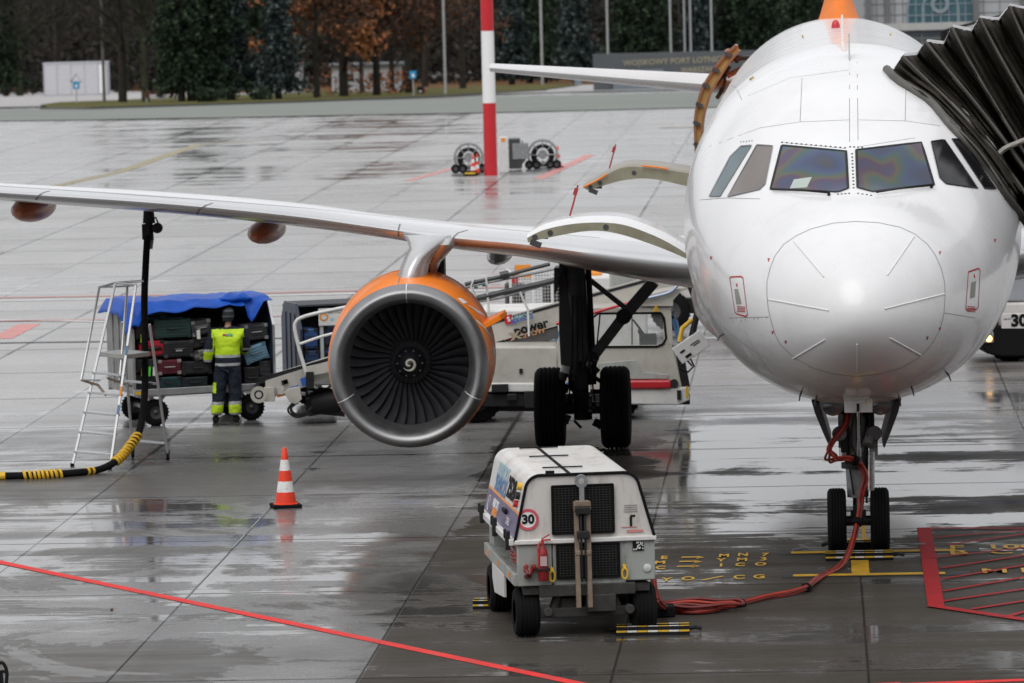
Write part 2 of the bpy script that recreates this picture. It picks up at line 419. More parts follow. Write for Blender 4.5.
taxim = pm('taxiway_asphalt', (.22, .235, .215), .75, var=.15, vs=.15, spec=.15)
farm = pm('far_concrete', (.40, .39, .385), .8, var=.12, vs=.1, spec=.15, stretch=(.3, 2, 1))
grassm = pm('dry_grass', (.105, .10, .028), .9, var=.5, vs=1.2, dirt=.5, dcol=(.16, .11, .035), spec=.1)
leafgm = pm('leaf_litter', (.15, .075, .035), .9, var=.5, vs=.8, dirt=.6, dcol=(.08, .08, .03), spec=.1)
kerbm = pm('kerb_concrete', (.10, .10, .09), .8)

def terrain_poly(name, px, mat, lift, n=14, kind='structure'):
    """sheet on the terrain with the outline measured in the photo; subdivided along Y so it follows the slope"""
    pts = [T(u, v) for u, v in px]
    bm = bmesh.new(); vs = [bm.verts.new((p.x, p.y, 0)) for p in pts]; bm.faces.new(vs)
    ymin, ymax = min(p.y for p in pts), max(p.y for p in pts)
    cuts = [Y0, YE]+[ymin+(ymax-ymin)*i/n for i in range(1, n)]
    for c in cuts:
        if ymin < c < ymax: bmesh.ops.bisect_plane(bm, geom=bm.verts[:]+bm.edges[:]+bm.faces[:], plane_co=(0, c, 0), plane_no=(0, 1, 0))
    for v in bm.verts: v.co.z = gz(v.co.y)+lift
    bmesh.ops.recalc_face_normals(bm, faces=bm.faces[:])
    for f in bm.faces:
        if f.normal.z < 0: f.normal_flip()
    me = bpy.data.meshes.new(name); bm.to_mesh(me); bm.free(); me.materials.append(mat)
    o = bpy.data.objects.new(name, me); COL.objects.link(o); return setting(o, kind)
terrain_poly('taxiway', [(-700, 136), (-700, 120), (60, 109), (512, 97), (1700, 70), (1700, 84), (512, 113), (60, 121)], taxim, .03)
terrain_poly('far_pavement', [(-500, 118), (-500, 103), (75, 91), (300, 87), (560, 84), (1500, 61), (1500, 72), (600, 92), (60, 107)], farm, .06)
verge_px = [(40, 106.5), (60, 103.8), (120, 101.5), (180, 98.5), (300, 94), (440, 89), (545, 85), (580, 86.5), (545, 91), (440, 97), (300, 102.6), (180, 106.3), (90, 109.2), (50, 109.8)]
terrain_poly('grass_verge', verge_px, grassm, .12)
terrain_poly('woodland_floor', [(-400, 98), (-400, 90), (100, 84), (420, 80.5), (640, 77), (640, 84), (545, 86.5), (420, 90.5), (250, 94), (170, 93), (100, 91), (40, 92.4)], leafgm, .09)
# kerb along the verge
kp = [T(u, v) for u, v in [(42, 109.8), (90, 110), (180, 107.1), (300, 103.4), (440, 97.7), (545, 91.6)]]
mb = MB()
for a, c in zip(kp[:-1], kp[1:]): mb.bar((a.x, a.y, gz(a.y)+.07), (c.x, c.y, gz(c.y)+.07), .25, .14)
setting(mb.build('kerb', kerbm, smooth=0))

# painted markings -------------------------------------------------
redpaint = pm('apron_red_paint', (.74, .035, .03), .6, var=.25, vs=3, dirt=.85, dcol=(.20, .12, .11), spec=.15)
reddeep = pm('stand_red_paint', (.40, .012, .018), .5, spec=.15, var=.3, vs=5, dirt=.8, dcol=(.10, .05, .045), stretch=(1, 3, 1))
redfade = pm('faded_red_paint', (.58, .22, .20), .5, var=.2, vs=2, dirt=.6, dcol=(.28, .24, .23))
whitepaint = pm('faded_white_paint', (.62, .61, .60), .5, var=.2, vs=2, dirt=.5, dcol=(.3, .3, .29))
yelpaint = pm('apron_yellow_paint', (.66, .38, .02), .45, var=.2, vs=6, dirt=.65, dcol=(.20, .15, .07))
yelfade = pm('faded_yellow_paint', (.30, .26, .15), .6, var=.2, vs=2, dirt=.6, dcol=(.25, .24, .2))
blackpaint = pm('black_paint_border', (.03, .03, .035), .45, var=.3, vs=5)
whiteworn = pm('worn_paint', (.40, .40, .40), .5, var=.3, vs=6, dirt=.6)
_ls = [0]
def line_strip(mb, pts, wd, z=.004, m=0):
    _ls[0] = (_ls[0]+1) % 8; z += _ls[0]*.0008
    pts = [Vector((p.x, p.y, 0)) for p in pts]
    for a, c in zip(pts[:-1], pts[1:]):
        d = (c-a).normalized(); nrm = Vector((-d.y, d.x, 0))*wd/2
        mb.add([a-nrm+Vector((0, 0, z)), c-nrm+Vector((0, 0, z)), c+nrm+Vector((0, 0, z)), a+nrm+Vector((0, 0, z))], [(0, 1, 2, 3)], m)
mk = MB()
line_strip(mk, [G(-30, 556), G(575, 683), G(800, 731)], .15)
line_strip(mk, [G(780, 689), G(1060, 679)], .15)
line_strip(mk, [G(820, 686.5), G(900, 683)], .05)
setting(mk.build('apron_marking', redpaint, smooth=0))
mk = MB(); line_strip(mk, [G(-20, 301.5), G(200, 297.5), G(352, 294), G(1100, 276)], .30); 
line_strip(mk, [G(-20, 320), G(110, 322)], .25)
setting(mk.build('apron_marking', whitepaint, smooth=0))
mk = MB(); line_strip(mk, [G(-20, 298.3), G(200, 295), G(352, 291), G(1100, 274)], .22); line_strip(mk, [G(-20, 321.5), G(120, 320), G(380, 314), G(700, 307)], .16, .008)
line_strip(mk, [G(0, 339), G(30, 324)], .45)
line_strip(mk, [G(408, 181), G(452, 168.5)], .28); line_strip(mk, [G(539, 179), G(590, 155)], .35)
setting(mk.build('apron_marking', redfade, smooth=0))
mk = MB(); line_strip(mk, [G(40, 190), G(70, 183), G(120, 172), G(160, 158), G(200, 144.5), G(255, 141)], .42); line_strip(mk, [G(660, 128), G(700, 127)], .5)
setting(mk.build('apron_marking', yelfade, smooth=0))
# joint lines that catch the eye left of the carts: trench drain
drm = pm('drain_grate', (.10, .10, .10), .5, .5, 0, .2, 20)
mk = MB(); line_strip(mk, [G(-30, 343.5), G(120, 341.5), G(300, 338)], .22, .004)
setting(mk.build('drain_channel', drm, smooth=0))

# stand markings round the nose wheel, in the jet's frame
mk = MB()
def quadL(mb, x0, x1, y0, y1, z, m): mb.add([(x0, y0, z), (x1, y0, z), (x1, y1, z), (x0, y1, z)], [(0, 1, 2, 3)], m)
a = toL(G(791, 555)); b_ = toL(G(955, 549)); c = toL(G(793, 577)); d_ = toL(G(945, 573))
y1, y2 = (a.y+b_.y)/2, (c.y+d_.y)/2
for yy, xa, xb in ((y1, a.x, b_.x), (y2, c.x, d_.x)):
    quadL(mk, xa-.12, xb+.28, yy-.14, yy+.20, .004, 1); quadL(mk, xa, xb, yy-.07, yy+.12, .008, 0)
quadL(mk, -.10, .10, y2+.12, y1-.30, .008, 0); quadL(mk, -.13, .13, y1+.6, y1+1.3, .008, 0); quadL(mk, .05, .10, y1+1.3, 12.3, .008, 0)
for u0, t, v0, mm in ((938, 'F  100 S', 548.5, 0), (938, 'B  C J', 553.5, 0), (970, 'M D  80', 572, 0)):
    p = toL(G(u0+10, v0)); mk.text(t, .55, TR(p.x, p.y, .012) @ Matrix.Diagonal((1, 1, 1, 1)), mm, .0005, .008, .75, 'LEFT')
setting(mk.build('stand_marking', [yelpaint, blackpaint], smooth=0, loc=O, rz=YAW))
mk = MB()
rows = [('E', 664, 558), ('M', 660, 563), ('C', 660.5, 568), ('M', 724, 556), ('Y', 721, 560.5), ('1', 721, 565.5), ('N', 743, 555), ('M', 742, 560), ('C', 740, 565),
        ('7', 765, 555), ('3', 763.5, 559.5), ('O', 760.5, 564.5), ('Y', 666.5, 580), ('O', 688, 579), ('C', 739, 577.5), ('G', 759, 577)]
for t, u, v in rows:
    p = toL(G(u, v)); mk.text(t, .40 if v < 570 else .46, TR(p.x, p.y, .006), 0, .0005, .012, .42)
def seg(u0, v0, u1, v1, wd):
    p, q = toL(G(u0, v0)), toL(G(u1, v1)); line_strip(mk, [p, q], wd, .006)
for v in (558, 562.3, 566.7):
    seg(677+(566.7-v)*.5, v, 696+(566.7-v)*.5, v-.3, .09); q = toL(G(700+(566.7-v)*.5, v-.3)); mk.add([(q.x, q.y, .006), (q.x-.09, q.y+.13, .006), (q.x-.09, q.y-.13, .006)], [(0, 1, 2)])
seg(702, 580.5, 723, 576.5, .05)
setting(mk.build('stand_marking', yelpaint, smooth=0, loc=O, rz=YAW))
# red hatched keep-clear box
mk = MB()
A_, B_, C_, D_ = [G(*q) for q in ((924, 528.5), (936, 607), (1024, 623), (1200, 650))]
line_strip(mk, [A_, B_], .175, .012); line_strip(mk, [G(926, 529), G(1250, 529.5)], .12, .012); line_strip(mk, [G(930, 606.5), G(1024, 620.5), G(1200, 640)], .14, .012)
for i, (u0, v0, v1) in enumerate([(935, 538.5, 531), (948, 546, 535), (930, 559, 549), (941, 569, 556), (941, 580, 566), (943, 592, 578), (941, 602.5, 590), (972, 610, 602), (1005, 618, 613)]):
    line_strip(mk, [G(u0, v0), G(1024, v1), G(1024+(1024-u0)*1.2, v1-(v0-v1)*1.2)], .075, .012)
setting(mk.build('hatched_marking', reddeep, smooth=0))
# ================================================================== THE AIRLINER
JET = thing('passenger_jet', 'white airliner with orange engine facing the camera, nose wheels on the yellow stand bars', 'airliner', O, YAW)
ys_ = [0, .15, .5, 1, 1.6, 2.15, 3.0, 3.6, 4.3, 5, 6, 7.5, 24, 27, 30, 33, 36, 37.4]
qs_ = [sqrt(v) for v in ys_]
f_zt = pchip(qs_, [3.14, 3.50, 3.80, 4.05, 4.24, 4.38, 4.84, 5.12, 5.43, 5.65, 5.82, 5.88, 5.88, 5.86, 5.78, 5.62, 5.36, 5.15])
f_zb = pchip(qs_, [3.14, 2.82, 2.57, 2.35, 2.19, 2.09, 1.96, 1.89, 1.82, 1.77, 1.74, 1.74, 1.74, 1.95, 2.6, 3.4, 4.25, 4.7])
f_w = pchip(qs_, [.001, .365, .675, .955, 1.19, 1.37, 1.6, 1.73, 1.845, 1.92, 1.98, 2.0, 2.0, 1.95, 1.65, 1.15, .55, .2])
f_zc = pchip(qs_, [3.14, 3.14, 3.15, 3.17, 3.22, 3.28, 3.42, 3.52, 3.64, 3.71, 3.78, 3.81, 3.81, 3.88, 4.15, 4.5, 4.8, 4.93])
def fus_ring(y, n=112):
    q = sqrt(y); w_, zt, zb, zc = f_w(q), f_zt(q), f_zb(q), f_zc(q); e = 2/2.08; ring = []
    for i in range(n):
        a = 2*pi*i/n; ca, sa = cos(a), sin(a)
        x = w_*math.copysign(abs(ca)**e, ca); z = zc+(zt-zc if sa > 0 else zc-zb)*math.copysign(abs(sa)**e, sa)
        ring.append((x, y, z))
    return ring
FY = [0.0004, .003, .01, .025, .05, .085]+[.13+i*.065 for i in range(60)]+[4.1+i*.15 for i in range(26)]+[8.2+i*.8 for i in range(25)]+[28.3+i*.5 for i in range(19)]
mb = MB(); rings = [fus_ring(y) for y in FY]
def fus_mat(i, j):
    y = FY[i]; z = rings[i][j][2]
    return 1 if y > 25.5+(z-1.7)*.9 else 0
mb.loft(rings, 0, caps=True, mf=fus_mat)
fuselage = mb.build('fuselage', [white, orange], JET, smooth=60)
BVH = BVHTree.FromPolygons(mb.v, mb.f)
CAML = toL(CAM)
def surf(u, v):
    p = L(u, v, 0.0); dd = (p-CAML).normalized()
    h = BVH.ray_cast(CAML, dd)
    if h[0] is None: return (None, None)
    return (h[0], h[1] if h[1].dot(dd) < 0 else -h[1])
def decal(mb, px, off, m=0, step=7, mirror=False):
    bm = bmesh.new(); vs = [bm.verts.new((u, v, 0)) for u, v in px]; bm.faces.new(vs)
    us = [p[0] for p in px]; vv = [p[1] for p in px]
    for k in range(1, int((max(us)-min(us))/step)+1): bmesh.ops.bisect_plane(bm, geom=bm.verts[:]+bm.edges[:]+bm.faces[:], plane_co=(min(us)+k*step, 0, 0), plane_no=(1, 0, 0))
    for k in range(1, int((max(vv)-min(vv))/step)+1): bmesh.ops.bisect_plane(bm, geom=bm.verts[:]+bm.edges[:]+bm.faces[:], plane_co=(0, min(vv)+k*step, 0), plane_no=(0, 1, 0))
    bmesh.ops.triangulate(bm, faces=bm.faces[:])
    bm.verts.ensure_lookup_table(); out = []
    for p in bm.verts:
        c, nn = surf(p.co.x, p.co.y)
        if c is None: bm.free(); return
        q = c+nn*off; out.append(Vector((-q.x, q.y, q.z)) if mirror else q)
    fs = [tuple(x.index for x in f.verts) for f in bm.faces]; bm.free()
    mb.add(out, fs, m)
def dline(mb, px, wd, off=.004, m=0, closed=False, k=5, mirror=False, thick=0):
    """strip that follows the skin; wd in metres"""
    pts = []
    P = list(px)+([px[0]] if closed else [])
    for a, b in zip(P[:-1], P[1:]):
        for j in range(k): pts.append((a[0]+(b[0]-a[0])*j/k, a[1]+(b[1]-a[1])*j/k))
    pts.append(P[-1]); hits = [surf(*p) for p in pts]
    hits = [h for h in hits if h[0] is not None]
    if len(hits) < 2: return
    vs = []
    for i, (c, nn) in enumerate(hits):
        a = hits[max(i-1, 0)][0]; b = hits[min(i+1, len(hits)-1)][0]; s = (b-a).cross(nn).normalized()*wd/2
        for q in ((c-s+nn*off), (c+s+nn*off)): vs.append(Vector((-q.x, q.y, q.z)) if mirror else q)
    mb.add(vs, [(2*i, 2*i+1, 2*i+3, 2*i+2) for i in range(len(hits)-1)], m)
# cockpit glass, each pane with its dark seal frame
def glass_material(name, seed, tint):
    m = bpy.data.materials.new(name); m.use_nodes = True; n, l, math_, noise, mapr, mix, mapping = node_helpers(m)
    b = n['Principled BSDF']; tc = n.new('ShaderNodeTexCoord')
    q = noise(mapping(tc.outputs['Object'], (1, .6, 1), 0, (seed, seed*.7, 0)), 1.7, 1.5, .35, .15)
    rp = n.new('ShaderNodeValToRGB'); e = rp.color_ramp.elements
    cols = [(.30, (.035, .035, .035)), (.38, (.02, .03, .08)), (.46, (.025, .05, .12)), (.51, (.03, .07, .055)), (.545, (.075, .065, .03)), (.575, (.055, .025, .06)), (.62, (.022, .03, .085)), (.70, (.035, .034, .03))]
    e[0].position, e[0].color = cols[0][0], (*cols[0][1], 1); e[1].position, e[1].color = cols[-1][0], (*cols[-1][1], 1)
    for p, c in cols[1:-1]: x = e.new(p); x.color = (*c, 1)
    l.new(q, rp.inputs[0]); c = mix(1.0, mix(.35, rp.outputs[0], (.06, .06, .065)), tint, 'MULTIPLY'); l.new(c, b.inputs['Base Color'])
    b.inputs['Roughness'].default_value = .06; b.inputs['Specular IOR Level'].default_value = .35
    return m
ws1 = glass_material('windshield_film', 1.3, (1.6, 1.6, 1.6)); ws2 = glass_material('windshield_film_b', 3.9, (1.3, 1.3, 1.25))
side1 = pm('side_glass_grey', (.17, .145, .135), .10, var=.1, vs=2, spec=.5); side2 = pm('side_glass_teal', (.10, .15, .17), .10, var=.1, vs=2, spec=.5)
sideb = pm('side_glass_black', (.012, .012, .014), .08, var=.1, spec=.3)
panes = [([(781.9, 145.8), (846, 151.6), (848, 188.6), (838, 192.4), (770.7, 189.3)], ws1, False, 'windscreen pane with rainbow film'),
         ([(856.2, 150.3), (921, 142.7), (933.7, 184.8), (872.7, 192), (857.5, 188)], ws2, False, None),
         ([(757, 145.3), (772.5, 146.3), (765, 184.6), (760, 189.6), (728, 196.8)], side1, False, None),
         ([(741, 146.6), (751.7, 145.7), (720.5, 196.3), (709.6, 196.3), (713, 189.6), (730.6, 156.7)], side2, False, None),
         ([(931, 142), (944, 140), (977.5, 188.5), (945.5, 184), (939.5, 178)], sideb, False, None),
         ([(951.5, 139.5), (962, 139.5), (996, 189), (984, 188.5)], sideb, False, None)]
for px, mt, mi, lb in panes:
    g = MB(); decal(g, px, .006, 0, 6); o = g.build('cockpit_window', mt, JET, smooth=60)
    if lb: o['label'] = lb
    f = MB(); dline(f, px, .028 if mt in (ws1, ws2) else .018, .011, 0, True); f.build('window_frame', [darker if mt in (ws1, ws2, sideb) else seamm], o, smooth=60)
paper = MB(); decal(paper, [(794, 180), (812, 177.5), (807, 188), (790, 189)], .008, 0, 6); paper.build('paper_sheet', pm('sheet_paper', (.45, .52, .48), .5), JET)
# screws around the panes
sc = MB()
def dots(mb, p0, p1, n, r=.012):
    for i in range(n):
        c, nn = surf(p0[0]+(p1[0]-p0[0])*i/(n-1), p0[1]+(p1[1]-p0[1])*i/(n-1))
        if c is not None: mb.cyl(c, c+nn*.006, r, n=6)
dots(sc, (782, 142.5), (845, 148), 14); dots(sc, (852, 154), (853.5, 188), 11); dots(sc, (838, 194.5), (849, 193.5), 4); dots(sc, (858, 193.5), (871, 195.5), 4); dots(sc, (741, 142), (752, 141), 5, .008); dots(sc, (850, 147), (862, 147.5), 4)
sc.build('window_screws', dark, JET)
# wipers
for a, b in (((773, 191.5), (829, 195.5)), ((876, 195), (931, 187.5))):
    g = MB(); p = surf(*a); q = surf(*b); mdp = surf((a[0]+b[0])/2, (a[1]+b[1])/2)
    g.tube([p[0]+p[1]*.03, mdp[0]+mdp[1]*.045, q[0]+q[1]*.03], .009, 6); g.tube([mdp[0]+mdp[1]*.05, q[0]+q[1]*.05+Vector((0, 0, .0))], .007, 6); g.cyl(q[0], q[0]+q[1]*.05, .018, n=10)
    g.build('window_wiper', darker, JET)
# radome seam + lightning strips
sm = MB()
rad = [(855.5, 221.6), (833, 223.3), (811, 229), (796, 236), (783.6, 244.5), (775, 256), (770, 268.5), (767, 282), (767, 296), (768.5, 310), (771.6, 323), (775, 334), (780, 344), (794, 357.5), (812, 367.5), (834, 374), (857, 376.3), (880, 374), (902, 367.5), (918, 358), (930.5, 346), (939.4, 330), (943.5, 315), (944.8, 299), (944.5, 283), (941, 268.5), (935, 255), (927.4, 244.5), (914.5, 234), (900, 227.4), (878, 222.8)]
dline(sm, rad, .010, .003, 0, True, 3)
for pts in ([(690, 160), (700, 135), (716, 108), (733, 85)], [(729, 318), (769, 317)], [(944, 313), (975, 318)], [(700, 200), (726, 198), (760, 199)], [(849.5, 60), (849.5, 142)], [(857, 62), (858, 140)], [(782, 142.5), (845, 148.6)], [(858, 147), (915, 138)], [(722, 80), (736, 88), (742, 100)], [(700, 150), (760, 128), (800, 122), (849, 120)], [(858, 120), (905, 121), (940, 126)], [(745, 330), (752, 345), (770, 372), (800, 392)], [(690, 250), (700, 290), (712, 318), (729, 340)], [(712, 318), (745, 345), (781, 368)], [(748, 96), (790, 78), (849, 70)], [(800, 122), (802, 78)], [(905, 121), (906, 80)], [(950, 360), (935, 378), (915, 390)]):
    dline(sm, pts, .006, .002, 0, False, 6)
for i in range(9): 
    c, nn = surf(733+i*4.2, 321.3-i*.5)
    if c is not None and i % 3 != 1: sm.cyl(c, c+nn*.004, .01, n=6)
sm.build('panel_seams', seamm, JET, smooth=0)
dv = MB()
for a, b in (((768.5, 299.5), (829, 310.5)), ((884.5, 309), (944, 294)), ((793, 358.5), (825, 339.5)), ((890, 338), (920.5, 355)), ((794, 241.5), (824, 277)), ((914, 236.5), (887, 275.5)), ((857, 344), (857.5, 373))):
    h = [surf(a[0]+(b[0]-a[0])*t/6, a[1]+(b[1]-a[1])*t/6) for t in range(7)]
    dv.tube([c+nn*.003 for c, nn in h], .009, 6)
dv.build('lightning_strips', seamw, JET)
# static port plates, red stencils
for pts, rc, dots_ in (([(729.8, 278), (731, 277), (741, 276.5), (743, 278), (747.5, 314), (746, 316.5), (737, 314), (735, 312)], [(734.5, 289), (738, 289), (741.5, 304), (736.5, 304.5)], (737, 285)),
                       ([(968, 272), (978, 268.5), (979.8, 270), (978, 307), (976, 309.5), (966.5, 310), (965.5, 308)], [(971, 282.5), (975.5, 281), (974.5, 297), (969.8, 298.5)], (974, 276))):
    g = MB(); dline(g, pts, .018, .004, 0, True, 4); decal(g, rc, .005, 1, 8)
    x0 = (pts[4][0]+pts[7][0])/2 if pts[0][0] < 800 else 971
    for k in range(4): dline(g, [(x0-4, 306.5+k*1.6), (x0+4, 307+k*1.6)], .010, .004, 0, False, 3)
    c, nn = surf(*dots_); g.cyl(c, c+nn*.006, .02, n=8, m=0)
    g.build('static_port', [redm, pm('port_plate', (.30, .30, .27), .5)], JET, smooth=0)
g = MB()
for u, v in ((769, 260), (940, 253), (773, 332.5), (940, 329), (786, 342), (927.5, 338), (995, 240.5), (711.5, 258)):
    decal(g, [(u-1.3, v-1.6), (u+1.2, v-1.6), (u+.3, v-.4), (u-.1, v+1.6), (u-.8, v+1.6)], .004, 0, 9)
g.build('stencil_marks', redm, JET, smooth=0)
# probes under the nose, antennas, beacon
for a, b in (((801.5, 391), (799, 397)), ((816.5, 396), (815, 402)), ((911, 386), (916, 395.5)), ((898.5, 396), (900, 401)), ((723.5, 334), (718, 337)), ((946, 372), (951, 376))):
    c, nn = surf(*a)
    if c is None: continue
    g = MB(); g.tube([c, c+nn*.05, c+nn*.08+Vector((0, -.04, -.03))], [.012, .010, .007], 8); g.build('probe', dark, JET)
g = MB(); g.prism([(5.35, 5.70), (5.65, 5.72), (5.60, 6.02), (5.5, 6.03)], 'x', -.009, .009); g.build('antenna_blade', greyp, JET)
g = MB(); g.tube([(-.06, 8.2, 5.86), (-.06, 8.35, 6.2)], .014, 8); g.build('antenna_blade', whp, JET)
g = MB(); g.lathe([(.06, 0), (.06, .05), (.045, .09), (.03, .11), (.001, .12)], 16, 0, TR(-.10, 17.5, 5.87)); g.build('beacon_lamp', redp, JET)
g = MB(); c, nn = surf(752, 79); g.cyl(c, c+nn*.02, .03, n=8)
for u, v in ((803, 38), (890, 36)):
    c, nn = surf(u, v)
    if c is not None: g.cyl(c, c+nn*.04, .010, n=6)
g.build('small_fittings', pm('brass_fitting', (.5, .38, .12), .4, .5), JET)

# ---- wing
def airfoil(n=36):
    pts = []
    for i in range(n):
        t = 2*pi*i/n; xc = .5*(1+cos(t)); yt = 5*(.2969*sqrt(xc)-.126*xc-.3516*xc**2+.2843*xc**3-.1015*xc**4)   # half thickness for unit t
        yt = yt+.004; pts.append((xc, yt*(1 if t < pi else -1), t))
    return pts
AF = airfoil(56)
st = [(1.2, 10.8, 7.3, 3.24, 2.52), (1.98, 11.2, 6.9, 3.27, 2.58), (2.97, 11.7, 6.3, 3.32, 2.73), (4.29, 12.38, 5.55, 3.40, 2.98), (5.24, 12.86, 5.0, 3.45, 3.09), (6.3, 13.4, 4.45, 3.56, 3.25), (7.34, 13.93, 4.05, 3.70, 3.38), (9.35, 14.96, 3.45, 3.86, 3.57), (11.75, 16.18, 2.75, 3.98, 3.735), (14.5, 17.6, 2.1, 4.12, 3.93), (16.9, 18.85, 1.5, 4.22, 4.08)]
def wing(side):
    mb = MB(); rings = []
    xs = [s[0] for s in st]; fy, fc, ft, fb = (pchip(xs, [s[k] for s in st]) for k in (1, 2, 3, 4))
    X = [1.2+i*(16.9-1.2)/60 for i in range(61)]
    for x in X:
        t = ft(x)-fb(x); zm = (ft(x)+fb(x))/2; c = fc(x)
        rings.append([(side*x, fy(x)+xc*c, zm+yt*t-(xc-.3)*c*.035-.35*t*xc*xc) for xc, yt, tt in AF])
    def mf(i, j): return 1 if AF[j][0] < .10 else 0
    mb.loft(rings, 0, mf=mf)
    if side > 0: 
        for i in range(len(mb.f)): mb.f[i] = mb.f[i][::-1]
    o = mb.build('wing', [wingm, steel if False else pm('slat_paint', (.66, .665, .675), .2, .55, .3, .05, 1)], JET, smooth=40)
    return o, mb, (fy, fc, ft, fb)
wobj, wmb, wf = wing(-1); wobj2, _, _ = wing(1)
WBV = BVHTree.FromPolygons(wmb.v, wmb.f)
def wsurf(u, v):
    p = L(u, v, 0.0); dd = (p-CAML).normalized(); h = WBV.ray_cast(CAML, dd); return (h[0], h[1] if h[1].dot(dd) < 0 else -h[1]) if h[0] is not None else (None, None)
_surf = surf
surf = wsurf
g = MB()
for pts in ([(50, 191), (44, 192.5), (39, 195.5), (36, 200)], [(213, 203), (205, 206), (199, 210), (197, 216)], [(400, 224), (398.5, 230), (398.5, 237)], [(468, 230), (458, 233), (453, 238), (450.5, 246)]): dline(g, pts, .022, .003, 0, False, 5)
for pts in ([(0, 186), (100, 192.5), (200, 199.5), (300, 207.5), (400, 218), (500, 229), (600, 238)],): dline(g, pts, .016, .004, 0, False, 12)
g.build('slat_seams', seamm, wobj, smooth=0)
surf = _surf
# wing root fairing
g = MB(); rr = []
for i in range(16):
    t = i/15; y = 9.6+t*10; k = sin(pi*min(1, max(0, t)))**.6 if 0 < t < 1 else 0
    rr.append([(2.12*k*cos(a)+(1.5*(1-k))*cos(a), y, 2.42+(.95*k+.3)*sin(a)*(1 if sin(a) > 0 else .82)) for a in [2*pi*j/32 for j in range(32)]])
g.loft(rr); g.build('belly_fairing', white, JET, smooth=60)
# flap track fairings
fair = pm('fairing_copper', (.50, .14, .05), .4, 0, .2, .4, 3, .4)
for u, v, ln, cl_, rr in ((34, 208, 2.4, fair, .24), (267, 231, 2.6, fair, .21), (500, 255, 2.4, wingm, .15)):
    x = abs(L(u, v, 17).x); y = wf[0](x)+wf[1](x)*.86; p = L(u, v, y)
    g = MB(); g.ell((p.x, y, p.z), (rr*1.15, ln/2, rr*.8), 20); g.build('flap_fairing', cl_, JET)
# fuselage reflection helpers are none: port wing reused above
# ---- tail
g = MB(); tl = []
for i in range(13):
    t = i/12; x = -6.02*t-.3*(1-t); c = 3.3*(1-t)+1.35*t; y0 = 30.6+3.3*t; zz = 4.56+.46*t; th = .42*(1-t)+.15*t
    tl.append([(x, y0+xc*c, zz+yt*th-.02*xc) for xc, yt, tt in AF[::2]])
g.loft(tl); g.build('tailplane', wingm, JET, smooth=50)
g = MB(); tl = []
for i in range(13):
    t = i/12; x = 6.22*t+.3*(1-t); c = 3.3*(1-t)+1.35*t; y0 = 30.6+3.3*t; zz = 4.70+.42*t; th = .36*(1-t)+.13*t
    tl.append([(x, y0+xc*c, zz+yt*th-.02*xc) for xc, yt, tt in AF[::2]][::-1])
g.loft(tl); g.build('tailplane', wingm, JET, smooth=50)
g = MB(); fl = []
for z, y0, c, th in ((5.55, 24.6, 10.8, .95), (5.85, 25.6, 9.8, .62), (6.1, 26.9, 8.3, .46), (6.5, 28.3, 6.8, .42), (7.2, 29.1, 5.8, .40), (9, 30.9, 4.6, .3), (11.7, 33.4, 3.0, .2)):
    fl.append([(yt*th, y0+xc*c, z) for xc, yt, tt in AF[::2]][::-1])
g.loft(fl); g.build('tail_fin', pm('fin_orange', (.80, .20, .02), .6, spec=.2), JET, smooth=50)

# ---- engine
EX, EY, EZ = -5.715, 11.3, 1.745
EM = TR(EX, EY, EZ) @ RX(-pi/2) @ RY(radians(0))          # local z -> +y (aft)
EM = TR(EX, EY, EZ) @ Matrix.Rotation(radians(2.6), 4, 'Z') @ RX(-pi/2) @ Matrix.Diagonal((.955, .985, 1, 1))
g = MB()
prof = [(1.078, .30), (1.098, .45), (1.125, .8), (1.145, 1.3), (1.155, 1.9), (1.14, 2.5), (1.08, 3.1), (.99, 3.55), (.96, 3.7), (.93, 3.7), (.90, 3.3)]
g.lathe(prof, 96, 0, EM); eng = g.build('engine', orange, JET, smooth=60)
g = MB()
lip = [(.812, .66), (.812, .56), (.818, .42), (.835, .28), (.865, .14), (.91, .04), (.965, .0), (1.005, .015), (1.04, .07), (1.066, .16), (1.082, .30)]
def lip_mf(i, j): return 0
g.lathe(lip, 96, 0, EM); g.build('intake_lip', lipm, eng, smooth=80)
g = MB(); g.lathe([(.8115, .655), (.83, .8), (.866, .98), (.87, 1.5), (.6, 1.8), (.001, 1.9)], 64, 0, EM); g.build('intake_duct', pm('duct_liner', (.06, .06, .062), .45, .3), eng, smooth=60)
for a in (90, 205, 335):
    q = MB(); vs = []
    for i in range(len(lip)-3):
        for da in (-.006, .006):
            r_, h_ = lip[3+i]; aa = radians(a)+da
            nrm = 1.004 if i > 2 else .994
            vs.append(EM @ Vector((r_*nrm*cos(aa), -r_*nrm*sin(aa), h_-(.004 if 1 < i < 6 else 0))))
    k = len(vs)//2; q.add(vs, [(2*i, 2*i+1, 2*i+3, 2*i+2) for i in range(k-1)]); q.build('lip_joint', seamw, eng, smooth=0)
# fan
bladem = pm('fan_blade', (.075, .077, .085), .40, .5, 0, .25, 5)
g = MB(); NB = 36
for b in range(NB):
    a0 = 2*pi*b/NB; rows = []
    for i in range(11):
        t = i/10; r = .26+t*.60; tw = radians(24+34*t); ch = .15+.16*t
        sweep = .02*math.sin(t*pi*.8); lean = -.10*sin(pi*t*.8)
        pts = []
        for k in range(6):
            s_ = k/5-.5; bend = .03*(1-4*s_*s_)
            da = (s_*ch*sin(tw)+bend*cos(tw))/r+lean
            h = 1.02-sweep*.35+s_*ch*cos(tw)-bend*sin(tw)*.4
            aa = a0+da
            pts.append(EM @ Vector((r*cos(aa), r*sin(aa), h)))
        rows.append(pts)
    vs = [p for r_ in rows for p in r_]
    g.add(vs, [(i*6+k, i*6+k+1, (i+1)*6+k+1, (i+1)*6+k) for i in range(10) for k in range(5)])
g.build('fan', bladem, eng, smooth=70)
